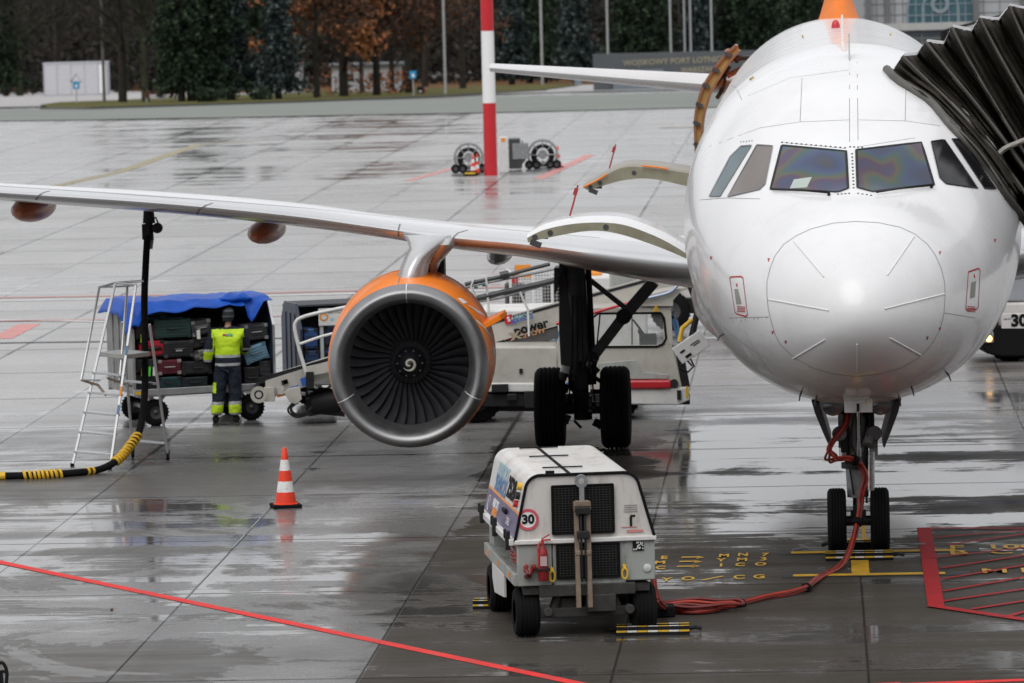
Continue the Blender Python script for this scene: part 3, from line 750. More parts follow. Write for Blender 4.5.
g = MB(); g.lathe([(.001, .55), (.03, .555), (.09, .60), (.16, .70), (.215, .80), (.25, .87), (.285, .92), (.29, 1.15)], 48, 0, EM, mf=lambda i, j: 0 if i < 4 else 1)
for k in range(24):
    a = 2*pi*k/24; g.cyl(EM @ Vector((.262*cos(a), .262*sin(a), .875)), EM @ Vector((.262*cos(a), .262*sin(a), .855)), .008, n=6, m=2)
for k in range(10):
    a = 2*pi*k/10; g.cyl(EM @ Vector((.17*cos(a), .17*sin(a), .72)), EM @ Vector((.17*cos(a), .17*sin(a), .68)), .014, n=8, m=1)
g.build('spinner', [pm('spinner_black', (.012, .013, .016), .4), pm('hub_grey', (.10, .10, .105), .35, .6), darker], eng, smooth=50)
# white swirl
g = MB(); pts = []
for i in range(46):
    t = i/45; a = radians(40)+t*radians(470); r = .012+.085*t; h = .55+r*r*6-.012
    pts.append(EM @ Vector((r*cos(a), r*sin(a), h)))
g.tube(pts, [.005+.014*min(1, t/12) if t < 38 else .019*(1-(t-37)/9) for t in range(46)], 6); g.build('spinner_swirl', pm('swirl_white', (.5, .48, .40), .5), eng)
# strake, white lettering mark
g = MB(); a = radians(24); rd = Vector((cos(a), 0, sin(a)))
b0 = Vector((EX, EY, EZ))
g.prism([(0, 0), (0, 0)], 'y', 0, 0) if False else None
def onnac(ang, r, h): return EM @ Vector((r*cos(ang), -r*sin(ang), h))
s0 = [onnac(a, 1.02, .75), onnac(a, 1.36, 1.0), onnac(a, 1.44, 1.25), onnac(a, 1.44, 1.6), onnac(a, 1.02, 1.9)]
tn = onnac(a+pi/2, 1, 1)-b0-Vector((0, 1, 0)); tn = Vector((-sin(a), 0, cos(a)))*.035
g.add([p-tn for p in s0]+[p+tn for p in s0], [(4, 3, 2, 1, 0), (5, 6, 7, 8, 9)]+[(i, (i+1) % 5, 5+(i+1) % 5, 5+i) for i in range(5)])
g.build('nacelle_strake', orange, eng, smooth=0, bevel=.008)
fr_ = pchip([p[1] for p in prof[:8]], [p[0] for p in prof[:8]])
def npatch(mb, pts, m=0, off=.004, sub=8):
    """patch on the nacelle skin; pts=(angle deg, h)"""
    bm = bmesh.new(); vs = [bm.verts.new((x, y*30, 0)) for x, y in pts]; bm.faces.new(vs); bmesh.ops.triangulate(bm, faces=bm.faces[:]); bmesh.ops.subdivide_edges(bm, edges=bm.edges[:], cuts=3, use_grid_fill=True); bmesh.ops.triangulate(bm, faces=bm.faces[:])
    bm.verts.ensure_lookup_table(); vv = []
    for p in bm.verts:
        ang, h = radians(p.co.x), p.co.y/30; vv.append(onnac(ang, fr_(h)+off, h))
    mb.add(vv, [tuple(x.index for x in f.verts) for f in bm.faces], m); bm.free()
g = MB(); npatch(g, [(46, .42), (52, .42), (50, .62), (44, .75)]); npatch(g, [(41, .62), (44, .55), (34, .9), (27, 1.5), (29, 1.6)]); npatch(g, [(30, .36), (33, .36), (20, .8), (14, 1.2), (13, 1.1)])
npatch(g, [(2, 1.0), (9, 1.0), (9, 1.5), (2, 1.5)])
g.build('nacelle_lettering', whc, eng, smooth=80)
g = MB(); dk = MB()
for ang, h0, h1 in ((96, .35, 3.4), (262, .4, 3.4)):
    vs = []
    for i in range(14):
        h = h0+(h1-h0)*i/13
        for da in (-.006, .006): vs.append(onnac(radians(ang)+da, fr_(min(h, 3.5))+.003, h))
    dk.add(vs, [(2*i, 2*i+1, 2*i+3, 2*i+2) for i in range(13)])
for h in (1.55, 3.0):
    vs = []
    for i in range(97):
        for dh in (-.006, .006): vs.append(onnac(2*pi*i/96, fr_(h)+.003, h+dh))
    dk.add(vs, [(2*i, 2*i+1, 2*i+3, 2*i+2) for i in range(96)])
dk.build('cowl_seams', seamm, eng, smooth=0)
g = MB(); g.lathe([(.62, 3.0), (.60, 3.9), (.50, 4.6), (.42, 4.75), (.30, 4.75), (.18, 5.2), (.02, 5.5)], 40, 0, EM); g.build('engine_core', dark, eng, smooth=40)
# pylon: silver trunk from the cowl to the leading edge, plus the small fairing beside it
g = MB(); rr = []
for (u, v, wpx, yl, dp) in ((411, 290, 30, 12.6, .5), (412, 276, 29, 12.7, .6), (415, 265, 28, 12.75, .6), (420, 255, 29, 12.85, .6), (426, 247, 33, 12.95, .6), (429, 240, 44, 13.1, .6), (431, 234, 58, 13.25, .6)):
    p = L(u, v, yl); hw = wpx/76/2
    rr.append([(p.x+hw*cos(a), p.y+(dp+.7 if sin(a) > 0 else dp)*sin(a), p.z) for a in [2*pi*j/28 for j in range(28)]])
g.loft(rr); g.build('pylon', pylm, JET, smooth=60)
g = MB(); rr = []
for (u, v, wpx, yl) in ((433, 274, 5, 13.6), (434, 262, 14, 13.4), (439, 252, 22, 13.2), (445, 243, 26, 13.1), (449, 236, 20, 13.2)):
    p = L(u, v, yl); hw = wpx/76/2
    rr.append([(p.x+hw*cos(a), p.y+.45*sin(a), p.z) for a in [2*pi*j/20 for j in range(20)]])
g.loft(rr); g.build('pylon_fairing', pylm, JET, smooth=60)
g = MB(); 
for u in (437, 443): 
    p = L(u, 280, 14.2); q = L(u, 255, 14.2); g.box(((p.x+q.x)/2, 14.2, (p.z+q.z)/2), (.05, .3, abs(q.z-p.z)), 0)
g.box((L(440, 266, 14.3).x, 14.35, L(440, 266, 14.3).z), (.12, .4, .4)); g.build('pylon_strut', dark, JET)

# ---- cargo doors standing open, seen edge-on
def open_door(yl, depth, outer, upper, lower, skin, name='cargo_door', lab=None, tilt=0):
    inner = pm('door_lining', (.30, .28, .20), .6, var=.25, vs=4, dirt=.3) if 'door_lining' not in MATS else MATS['door_lining']
    def res(pts, n):
        P = catmull([Vector((u, v, 0)) for u, v in pts], 8); Ls = [0]
        for a, b in zip(P[:-1], P[1:]): Ls.append(Ls[-1]+(b-a).length)
        out = []
        for i in range(n):
            t = Ls[-1]*i/(n-1); k = max(j for j in range(len(P)-1) if Ls[j] <= t+1e-9); f = (t-Ls[k])/max(1e-9, Ls[k+1]-Ls[k]); out.append(P[k].lerp(P[k+1], f))
        return out
    n = 22; up_ = [L(p.x, p.y, yl) for p in res(upper, n)]; lo = [L(p.x, p.y, yl) for p in res(lower, n)]
    D = Vector((0, depth, 0)); g = MB(); vs = []
    for a, b in zip(up_, lo):
        vs += [a+Vector((0, .04, .035)), a, b, b+D*.97, a+D, a+D+Vector((0, -.04, .035))]
    fs = []
    for i in range(n-1):
        for k in range(6): fs.append((i*6+k, i*6+(k+1) % 6, (i+1)*6+(k+1) % 6, (i+1)*6+k))
    fs += [tuple(range(5, -1, -1)), tuple((n-1)*6+k for k in range(6))]
    base = len(g.v); g.add(vs, fs, 0)
    for i in range(n-1):
        g.m[i*6+1] = 1; g.m[i*6+2] = 1; g.m[i*6+3] = 1
    o = g.build(name, [skin, inner], JET, smooth=45)
    # latches and a rib line on the lining edge
    h = MB()
    for t in (1, 3, 10): 
        c = (up_[t]+lo[t])/2; h = MB(); h.cyl(c+Vector((0, -.012, 0)), c+Vector((0, .0, 0)), .035, n=10); h.build('door_latch', dark, o)
    h = MB(); e = lo[1]; h.box(e+Vector((0, .02, -.04)), (.14, .06, .07), 0, (0, .4, 0)); h.box(e+Vector((0, depth*.9, -.04)), (.14, .06, .07)); h.build('door_hook', dark, o)
    h = MB(); e = up_[0]*.72+up_[6]*.28 if False else up_[5]; 
    e = up_[int(n*.25)]+Vector((0, depth*.6, .05)); h.tube([e, e+Vector((.05, 0, .16)), e+Vector((.11, 0, .38))], .012, 6); h.box(e+Vector((.08, 0, .30)), (.05, .01, .09), 0, (0, .3, 0)); h.build('warning_streamer', pm('streamer_red', (.35, .03, .04), .7), o)
    return o
open_door(8.0, 1.75, None, [(527, 238), (545, 229.5), (578.6, 223.3), (617, 223.6), (646.5, 232.5), (670, 243.5), (690, 256)], [(528, 242.5), (547, 238), (588, 231), (617, 233.5), (656, 246), (686, 258.5)], white)
od2 = open_door(25.2, 1.75, None, [(583, 187.5), (605.5, 175.5), (621, 168), (636.7, 166.8), (660, 169), (690, 173.5)], [(588.5, 190.5), (607, 184.5), (627, 179.8), (652, 179), (690, 187)], pm('door_skin_dull', (.33, .31, .27), .45, var=.2))
for a_, b_ in ((((583, 187.3), (596, 181), (607, 174.3)), 0), (((642, 165.8), (656, 167.2), (668, 169)), 1)):
    g = MB(); g.tube(catmull([L(u, v, 25.15) for u, v in a_], 4), .014, 6); g.build('door_edge', orange, od2)
# rear service door swung open above the shoulder
brown = pm('door_bronze', (.30, .15, .09), .45, .2, .2, .3, 5); tan = pm('door_primer', (.50, .32, .10), .55, var=.25, vs=5)
oe = [(735, 44.8), (722, 57), (710, 72.7), (701, 88.5), (695.3, 108), (693.7, 122), (693.9, 138), (695, 160)]
ie = [(738, 50), (729, 61), (719, 76), (710, 92), (704, 110), (701.5, 124), (701, 140), (701, 160)]
def ribbon(name, A, B, yl, th, mt, parent=JET):
    g = MB(); P = catmull([L(u, v, yl) for u, v in A], 4); Q = catmull([L(u, v, yl) for u, v in B], 4); vs = []
    for a, b in zip(P, Q): vs += [a, b, b+Vector((0, th, 0)), a+Vector((0, th, 0))]
    n = len(P); fs = [(i*4+k, i*4+(k+1) % 4, (i+1)*4+(k+1) % 4, (i+1)*4+k) for i in range(n-1) for k in range(4)]+[(3, 2, 1, 0), tuple((n-1)*4+k for k in range(4))]
    g.add(vs, fs); return g.build(name, mt, parent, smooth=40)
dr = ribbon('service_door', oe, [(u+2.2, v+1.2) for u, v in oe], 31, .9, brown)
ribbon('door_lining', [(u+2, v+1) for u, v in oe], ie, 31.06, .7, tan, dr)
ribbon('door_edge', ie, [(u+2.2, v+.8) for u, v in ie], 30.98, .5, brown, dr)
g = MB()
for t in (2, 4.2, 6.5, 9, 12, 15):
    i = int(t*1.7); P = catmull([L(u+3, v+1.5, 31) for u, v in oe], 4); 
    if i < len(P): g = MB(); g.box(P[i], (.13, .05, .06), 0, (0, .5, 0)); g.build('door_stop', dark, dr)
for (a, b, r_) in (((731, 58), (752, 56.5), .035), ((733, 60.5), (752, 58.5), .02), ((727, 76), (752, 63), .05), ((722, 92), (725, 76), .03), ((717, 98), (722, 88), .04), ((716, 84), (730, 66), .04), ((727, 50), (731, 62), .05), ((733, 54), (737, 62), .04)):
    g = MB(); g.tube([L(*a, 31.3), L((a[0]+b[0])/2+1, (a[1]+b[1])/2, 31.35), L(*b, 31.3)], r_, 6); g.build('door_arm', dark if r_ < .045 else brown, dr)

# ---- landing gear
def wheel(parent, c, r, wdt, name='wheel', hub=.5, inboard=1):
    g = MB(); M = TR(*c) @ RY(pi/2); h = wdt/2; pr = [(r*hub, -h*.75), (r*.72, -h*.98), (r*.88, -h*.95), (r*.965, -h*.78), (r*.992, -h*.6)]
    grooves = [-.45, -.15, .15, .45]
    for gq in grooves: pr += [(r, (gq-.05)*h*1.0), (r*.975, (gq-.03)*h), (r*.975, (gq+.03)*h), (r, (gq+.05)*h)]
    pr += [(r*.992, h*.6), (r*.965, h*.78), (r*.88, h*.95), (r*.72, h*.98), (r*hub, h*.75)]
    g.lathe(pr, 48, 0, M); o = g.build(name, rubber, parent, smooth=40)
    g = MB(); g.lathe([(.001, -h*.5), (r*.2, -h*.55), (r*.3, -h*.35), (r*.45, -h*.5), (r*(hub+.02), -h*.76), (r*(hub+.02), h*.76), (r*.45, h*.5), (r*.3, h*.35), (r*.2, h*.55), (.001, h*.5)], 32, 0, M); g.build('rim', geargrey, o, smooth=35)
    return o
ng = MB(); y0 = 5.07; RN = .385
def gp(u, v, y=5.07): return L(u, v, y)
ng.cyl((0, y0+.05, .42), (0, y0+.05, .95), .058, n=16, m=2)
ng.cyl((0, y0+.05, .66), (0, y0+.05, 1.02), .125, .14, n=20, m=0); ng.cyl((0, y0+.05, 1.0), (0, y0+.05, 1.06), .19, n=20, m=1)
ng.cyl((0, y0+.05, 1.05), (0, y0-.02, 2.0), .125, n=18, m=0); ng.box((-.17, y0, 1.5), (.09, .2, .5), 0); ng.box((.19, y0+.02, 1.3), (.10, .2, .35), 0); ng.cyl((.15, y0-.1, .75), (.16, y0-.1, 1.2), .045, n=10, m=2); ng.cyl((-.16, y0-.08, 1.1), (-.16, y0-.08, 1.25), .05, n=10, m=2)
ng.cyl((.10, y0-.02, 1.02), (.11, y0-.05, 1.95), .03, n=10, m=1); ng.cyl((-.12, y0-.02, 1.02), (-.12, y0-.05, 1.95), .028, n=10, m=1)
ng.cyl((.02, y0-.13, 1.15), (.02, y0-.13, 1.9), .035, n=10, m=2)
ng.cyl((-.3, y0, .385), (.3, y0, .385), .06, n=14, m=1); ng.box((0, y0+.03, .42), (.18, .16, .16), 1)
ng.cyl((.13, y0-.16, 1.28), (.19, y0-.05, 1.46), .075, n=14, m=0); ng.box((-.15, y0-.1, 1.35), (.08, .1, .3), 1); ng.box((.17, y0-.08, 1.55), (.07, .1, .22), 1)
# torque links, braces
ng.bar((0, y0+.18, .5), (0, y0+.42, .78), .12, .04, 1, (0, 1, 0)); ng.bar((0, y0+.42, .78), (0, y0+.18, 1.05), .12, .04, 1, (0, 1, 0))
ng.bar((-.08, y0-.02, 1.62), (-.42, y0-.75, 1.98), .07, .07, 1); ng.bar((.08, y0-.02, 1.62), (.42, y0-.75, 1.98), .07, .07, 1)
ng.tube([(-.10, y0-.1, 1.9), (-.16, y0-.12, 1.5), (-.1, y0-.1, 1.1), (-.05, y0-.1, .7)], .012, 6, 1); ng.tube([(.05, y0-.14, 1.9), (.16, y0-.14, 1.6), (.08, y0-.12, 1.1), (.1, y0-.08, .6)], .012, 6, 1)
ng.tube([(-.02, y0-.15, 1.7), (-.08, y0-.18, 1.35), (.02, y0-.15, 1.05)], .01, 6, 1)
NGR = ng.build('nose_gear', [geargrey, darker, steel], JET, smooth=40)
for s_ in (-1, 1): wheel(NGR, (s_*.25, y0, RN), RN, .225)
for s_ in (-1, 1):
    g = MB(); M = TR(s_*.20, y0-.16, 1.42) @ RX(pi/2); g.lathe([(.001, -.12), (.06, -.12), (.085, -.04), (.09, .02)], 20, 0, M); g.lathe([(.001, .012), (.082, .012), (.088, .022)], 20, 1, M)
    g.bar((s_*.20, y0-.1, 1.42), (s_*.06, y0-.02, 1.42), .03, .03, 0)
    g.build('taxi_light', [darker, pm('lamp_lens', (.22, .23, .24), .12, .8)], NGR, smooth=30)
    g = MB(); M = TR(s_*.27, 4.45, 1.80) @ RX(pi/2); g.lathe([(.001, -.12), (.10, -.1), (.13, .0)], 20, 0, M); g.lathe([(.001, .03), (.08, .02), (.125, .0)], 20, 1, M); g.build('landing_light', [geargrey, MATS['lamp_lens']], NGR, smooth=50)
    g = MB(); pts = [(s_*.52, 1.83), (s_*.43, 1.80), (s_*.37, 1.60), (s_*.29, 1.30), (s_*.31, 1.26), (s_*.39, 1.45), (s_*.48, 1.68)]
    if s_ < 0: pts = pts[::-1]
    g.prism(pts, 'y', 4.7, 6.3); g.build('gear_door', pm('gear_door_grey', (.045, .045, .05), .5), NGR, bevel=.01)
g = MB(); py_ = min(surf(846, 398)[0].y, surf(858, 397)[0].y)-.06; p0 = L(844, 396, py_); p1 = L(872.5, 415.5, py_); cx, cz = (p0.x+p1.x)/2, (p0.z+p1.z)/2
g.box((cx, py_+.03, cz), (p1.x-p0.x, .05, p0.z-p1.z-.07), 0); g.box((cx-.02, py_+.01, p0.z-.01), ((p1.x-p0.x)*.93, .09, .06), 0); g.box((cx-.005, py_-.005, cz-.02), (.03, .02, .09), 1)
g.tube([(cx+.08, py_-.02, p0.z+.04), (cx+.085, py_-.03, p0.z-.09)], .007, 6, 2)
g.build('gear_panel', [whp, darker, yel], NGR, bevel=.008)

MX, MY = -3.775, 17.75
g = MB(); pt = lambda u, v, y=MY: L(u, v, y)
g.cyl((MX, MY, .55), (MX, MY, 1.35), .09, n=18, m=1); g.cyl((MX, MY, 1.0), (MX-.12, MY-.1, 3.2), .15, .17, n=22, m=0)
g.cyl((MX, MY, .92), (MX, MY, 1.02), .2, n=18, m=1); g.cyl((MX+.17, MY-.05, 1.0), (MX+.12, MY-.1, 2.9), .04, n=10, m=1)
g.cyl((MX-.52, MY, .585), (MX+.52, MY, .585), .09, n=14, m=1); g.cyl((MX, MY, .42), (MX, MY, .75), .13, n=16, m=1)
g.bar((MX, MY-.22, .5), (MX+.02, MY-.45, .88), .16, .05, 1, (0, 1, 0)); g.bar((MX+.02, MY-.45, .88), (MX, MY-.18, 1.25), .16, .05, 1, (0, 1, 0))
# folding side brace up to the wing root and its lock link
A = pt(592, 358); B = pt(624, 316); C = pt(650, 286)
g.bar(A, B, .15, .20, 0, (0, 1, 0)); g.bar(B, C+(C-B)*.15, .17, .26, 0, (0, 1, 0)); g.cyl(B-Vector((0, .14, 0)), B+Vector((0, .14, 0)), .11, n=12, m=1)
g.bar(pt(580, 272), pt(628, 310), .07, .08, 0, (0, 1, 0))
g.cyl(A-Vector((0, .14, 0)), A+Vector((0, .14, 0)), .1, n=12, m=1)
random.seed(3)
for i in range(34):
    c = Vector((MX+random.uniform(-.27, .27), MY-random.uniform(.05, .3), random.uniform(.35, 1.25)))
    if random.random() < .5: g.box(c, (random.uniform(.04, .12), random.uniform(.04, .1), random.uniform(.04, .14)), 1, (random.random(), random.random(), 0))
    else: 
        dd = Vector((random.uniform(-.1, .1), -.03, random.uniform(-.12, .12))); g.cyl(c-dd, c+dd, random.uniform(.015, .04), n=8, m=random.choice((1, 1, 2)))
for k in range(4): g.tube([(MX-.1+.06*k, MY-.25, 2.2), (MX-.12+.07*k, MY-.28, 1.5), (MX-.15+.1*k, MY-.3, 1.0), (MX-.2+.13*k, MY-.2, .62)], .013, 6, 1)
MG = g.build('main_gear', [dark, darker, geargrey], JET, smooth=40)
for s_ in (-1, 1): wheel(MG, (MX+s_*.465, MY, .585), .585, .43, hub=.45)
g = MB()
P = [pt(u, v, MY-.15) for u, v in ((559, 262), (584, 262), (585, 330), (580, 398), (578, 402), (572, 385), (569, 376), (561, 366), (559, 330))]
g.prism([(p.x, p.z) for p in P], 'y', MY-.18, MY+1.1); g.build('gear_door', pm('gear_door_dark', (.075, .075, .08), .5, .2, 0, .2), MG, bevel=.01)
g = MB(); P = [pt(u, v, MY-.3) for u, v in ((554, 268), (561, 268), (558, 286), (554, 296))]; g.prism([(p.x, p.z) for p in P], 'y', MY-.3, MY+.2); g.build('gear_door', MATS['gear_door_dark'], MG)
g = MB(); a = pt(562, 380, MY-.3); b = pt(566, 366, MY-.3); g.tube([a, b], .06, 10, 0); g.tube([a*.45+b*.55, b], .065, 10, 1); g.build('gear_downlock_pin', [darker, refl], MG)
# ================================================================== BAGGAGE CARTS, LUGGAGE, WORKER
panelm = pm('galvanised_panel', (.34, .34, .33), .5, .5, 0, .3, 3, .7, (.10, .09, .08))
innerm = pm('cart_lining', (.05, .055, .06), .7, var=.3, vs=3)
navyp = pm('navy_cart_paint', (.02, .03, .06), .5, 0, .1, .3, 4, .3)
def tarp_mat():
    return pm('blue_tarpaulin', (.004, .075, .42), .5, 0, 0, .3, 3, .2, (.005, .02, .12), bump=.8, bs=7, spec=.3)
tarpm = tarp_mat()
def cart_wheel(parent, c, r, wd, yaw=0):
    g = MB(); M = TR(*c) @ RZ(yaw) @ RX(pi/2); h = wd/2
    g.lathe([(r*.5, -h), (r*.8, -h*1.05), (r*.95, -h*.8), (r, -h*.4), (r, h*.4), (r*.95, h*.8), (r*.8, h*1.05), (r*.5, h)], 32, 0, M)
    for k in range(24):
        a = 2*pi*k/24; g.box((r*1.0*cos(a), r*1.0*sin(a), 0), (r*.06, r*.09, wd*.8), 0, (0, 0, a), M)
    o = g.build('wheel', rubber, parent, smooth=40)
    g = MB(); g.lathe([(.001, -h*1.1), (r*.18, -h*1.05), (r*.22, -h*.6), (r*.52, -h*.75), (r*.52, h*.75), (r*.22, h*.6), (.001, h)], 24, 0, M); g.build('rim', dark, o, smooth=35)
def make_cart(name, label, loc, rz, L_=2.2, Dp=1.45, left_panel=True):
    c = thing(name, label, 'baggage cart', loc, rz)
    x0, x1, y0, y1, zf, zt = 0, L_, 0, Dp, .55, 1.86
    g = MB(); g.box((L_/2, Dp/2, zf-.03), (L_, Dp, .05), 0); g.box((L_/2, -.012, zf-.03), (L_+.04, .03, .10), 1); g.box((L_/2, Dp+.012, zf-.03), (L_+.04, .03, .10), 1)
    for xx in (.3, L_-.3): g.box((xx, Dp/2, zf-.12), (.08, Dp*.8, .1), 1)
    g.build('floor_deck', [panelm, alu], c, smooth=0, bevel=.006)
    # end walls: chamfered top outline
    for xx, nm in ((x0, 'end_wall'), (x1, 'end_wall')):
        g = MB(); pts = [(y0, zf-.02), (y1, zf-.02), (y1, zt-.28), (y1-.22, zt), (y0+.28, zt), (y0, zt-.42)]
        g.prism(pts, 'x', xx-.02, xx+.02); w_ = g.build(nm, panelm if xx == x0 else navyp, c, smooth=0, bevel=.004)
        g = MB(); 
        for k in range(1, 4): g.box((xx-.028 if xx == x0 else xx+.028, Dp*k/4, (zf+zt)/2-.06), (.016, .05, zt-zf-.2))
        g.build('wall_rib', panelm, w_, smooth=0)
        g = MB(); P = [(xx, a, b) for a, b in pts]; 
        for a, b in zip(P, P[1:]+P[:1]): g.bar(a, b, .035, .05)
        g.build('edge_frame', alu if xx == x1 else panelm, w_, smooth=0)
    g = MB(); g.box((L_/2, y1-.03, (zf+zt)/2-.02), (L_, .03, zt-zf-.05), 0); g.build('back_wall', innerm, c, smooth=0)
    g = MB(); g.box((L_/2, (y0+y1)/2+.1, zt-.01), (L_-.05, Dp-.3, .03), 0); g.build('roof_panel', innerm, c, smooth=0)
    g = MB(); 
    for xx in (.35, L_-.35):
        g.bar((xx, .1, .24), (xx, Dp-.1, .24), .06, .06); g.bar((xx, .2, .26), (xx-.12 if xx < 1 else xx-.2, .2, .50), .04, .05); g.bar((xx, .2, .26), (xx+.22, .2, .50), .04, .05)
    g.bar((L_*.1, Dp/2, .42), (L_*.9, Dp/2, .42), .1, .06); g.bar((L_, Dp/2, .38), (L_+.7, Dp/2, .3), .05, .05)
    g.build('chassis', alu, c, smooth=0, bevel=.004)
    for xx in (.35, L_-.35):
        for yy in (.12, Dp-.12): cart_wheel(c, (xx, yy, .20), .20, .13)
    return c
cp = G(137, 425); CY = radians(20)
cart_o = Vector((W(135, 400, 76.1).x, 76.1, 0))
CART = make_cart('baggage_cart', 'open baggage cart under a blue tarpaulin, loaded with suitcases', cart_o, CY, 2.22, 1.4)
def tarp(parent, x0, x1, y0, y1, z, drop, seed, name='tarpaulin'):
    random.seed(seed); n, k = 48, 16; g = MB(); vs = []
    for i in range(n+1):
        x = x0+(x1-x0)*i/n
        for j in range(k+1):
            t = j/k; nn = mnoise.noise(Vector((x*2.2, t*3, seed)))*.03+mnoise.noise(Vector((x*8, t*6, seed+3)))*.022
            dr = drop(x)
            if t < .35: # front flap hanging
                q = t/.35; y = y0-.05*(1-q)-.02*nn*3; zz = z-dr*(1-q)-.10*(1-q)**.5*0+nn*.7
                y += .16*q; 
            else:
                q = (t-.35)/.65; y = y0+.11+(y1-y0)*q; zz = z+nn+.03*sin(pi*q)
            ed = min(i, n-i)/n
            if i < 3 : zz -= (3-i)*.07
            vs.append((x, y, zz))
    g.add(vs, [(i*(k+1)+j, (i+1)*(k+1)+j, (i+1)*(k+1)+j+1, i*(k+1)+j+1) for i in range(n) for j in range(k)])
    o = g.build(name, tarpm, parent, smooth=50); md = o.modifiers.new('thick', 'SOLIDIFY'); md.thickness = .008; return o
def drop1(x):
    base = .13+.035*sin(x*3.1+.5)+.025*sin(x*11)
    if x < .1: base += .18
    if 1.55 < x < 1.78: base = .10
    if x > 1.78: base = .05+.55*max(0, 1-abs(x-1.86)/.20)*.6
    return base
tp = tarp(CART, -.16, 2.20, -.03, 1.3, 1.88, drop1, 5); 
# the bunched hump of cloth
g = MB(); rr = []
for i in range(12):
    t = i/11; rr.append([(1.42+.5*t, .02+(.16+.1*sin(pi*t))*cos(a)*.7+.12, 1.875+(.085*sin(pi*t)**.7+.015)*(.8+.3*sin(3*a+i))*sin(a)) for a in [2*pi*j/16 for j in range(16)]])
g.loft(rr); g.build('tarpaulin_fold', tarpm, CART, smooth=70)
g = MB(); g.box((.05, -.02, .52), (.10, .02, .045), 0); g.box((.17, -.022, .49), (.07, .02, .05), 1); g.build('reflector', [yel, redp], CART)
g = MB(); g.bar((-.02, .1, .62), (-.45, -.1, .78), .03, .03); g.build('drawbar_chain', rust, CART)

def suitcase(label, c, d, mat, kind='hard', rz=0, tilt=0, handle=True, tagc=None, group='suitcases piled in the tarpaulin-covered cart', cat='suitcase', yaw=CY):
    """c = centre (world), d = (wide, deep, high); wheels to one side, ribs, handle"""
    o = thing('suitcase', label, cat, c, yaw+rz, group); o.rotation_euler = (0, tilt, yaw+rz)
    x, y, z = d; g = MB(); r = min(x, z)*.16; pts = []
    for sx, sz, a0 in ((1, 1, 0), (-1, 1, 90), (-1, -1, 180), (1, -1, 270)):
        for k in range(5):
            a = radians(a0+k*22.5); pts.append((sx*(x/2-r)+r*cos(a), sz*(z/2-r)+r*sin(a)))
    g.prism(pts, 'y', -y/2, y/2)
    g.build('shell', mat[0], o, smooth=50, bevel=min(.03, r*.4))
    g = MB()
    if kind == 'hard':
        for k in range(5): g.box((0, -y/2-.004, -z*.34+z*.17*k), (x*.86, .012, z*.035))
    else:
        g.box((0, -y/2-.008, -z*.12), (x*.78, .02, z*.5)); g.box((0, -y/2-.020, z*.14), (x*.74, .008, .012), 1)
    g.box((0, -y/2*.2, 0), (x+.006, .012, z+.006), 1)
    for sx in (-1, 1):
        for sz in (-1, 1): g.box((sx*(x/2-.03), -y/2+.02, sz*(z/2-.02)), (.06, .06, .05), 1)
    g.build('trim', [mat[0], mat[1]], o, smooth=0, bevel=.003)
    if handle:
        g = MB(); g.tube([(-.08, -y/2-.005, z*.02), (-.075, -y/2-.04, z*.02), (.075, -y/2-.04, z*.02), (.08, -y/2-.005, z*.02)], .011, 6); g.build('handle', mat[1], o)
    if tagc:
        for i, tcx in enumerate(tagc):
            g = MB(); dx = -.1+.09*i; g.add([(dx, -y/2-.055, -.02), (dx+.055, -y/2-.06, -.01), (dx+.045, -y/2-.05, -.16), (dx-.01, -y/2-.06, -.15)], [(0, 1, 2, 3)]); to = g.build('luggage_tag', tcx, o, smooth=0); to.modifiers.new('thick', 'SOLIDIFY').thickness = .004
    return o
tw = pm('tag_white', (.75, .75, .72), .5); ty_ = pm('tag_yellow', (.8, .42, .02), .5); tg = pm('tag_green', (.10, .75, .05), .5); tlg = pm('tag_lime', (.45, .75, .05), .5)
def cm(n, c, t=(.02, .02, .02), r=.5): 
    return (pm(n, c, r, 0, .1, .25, 5), pm(n+'_trim', t, .4, .2, 0, .1))
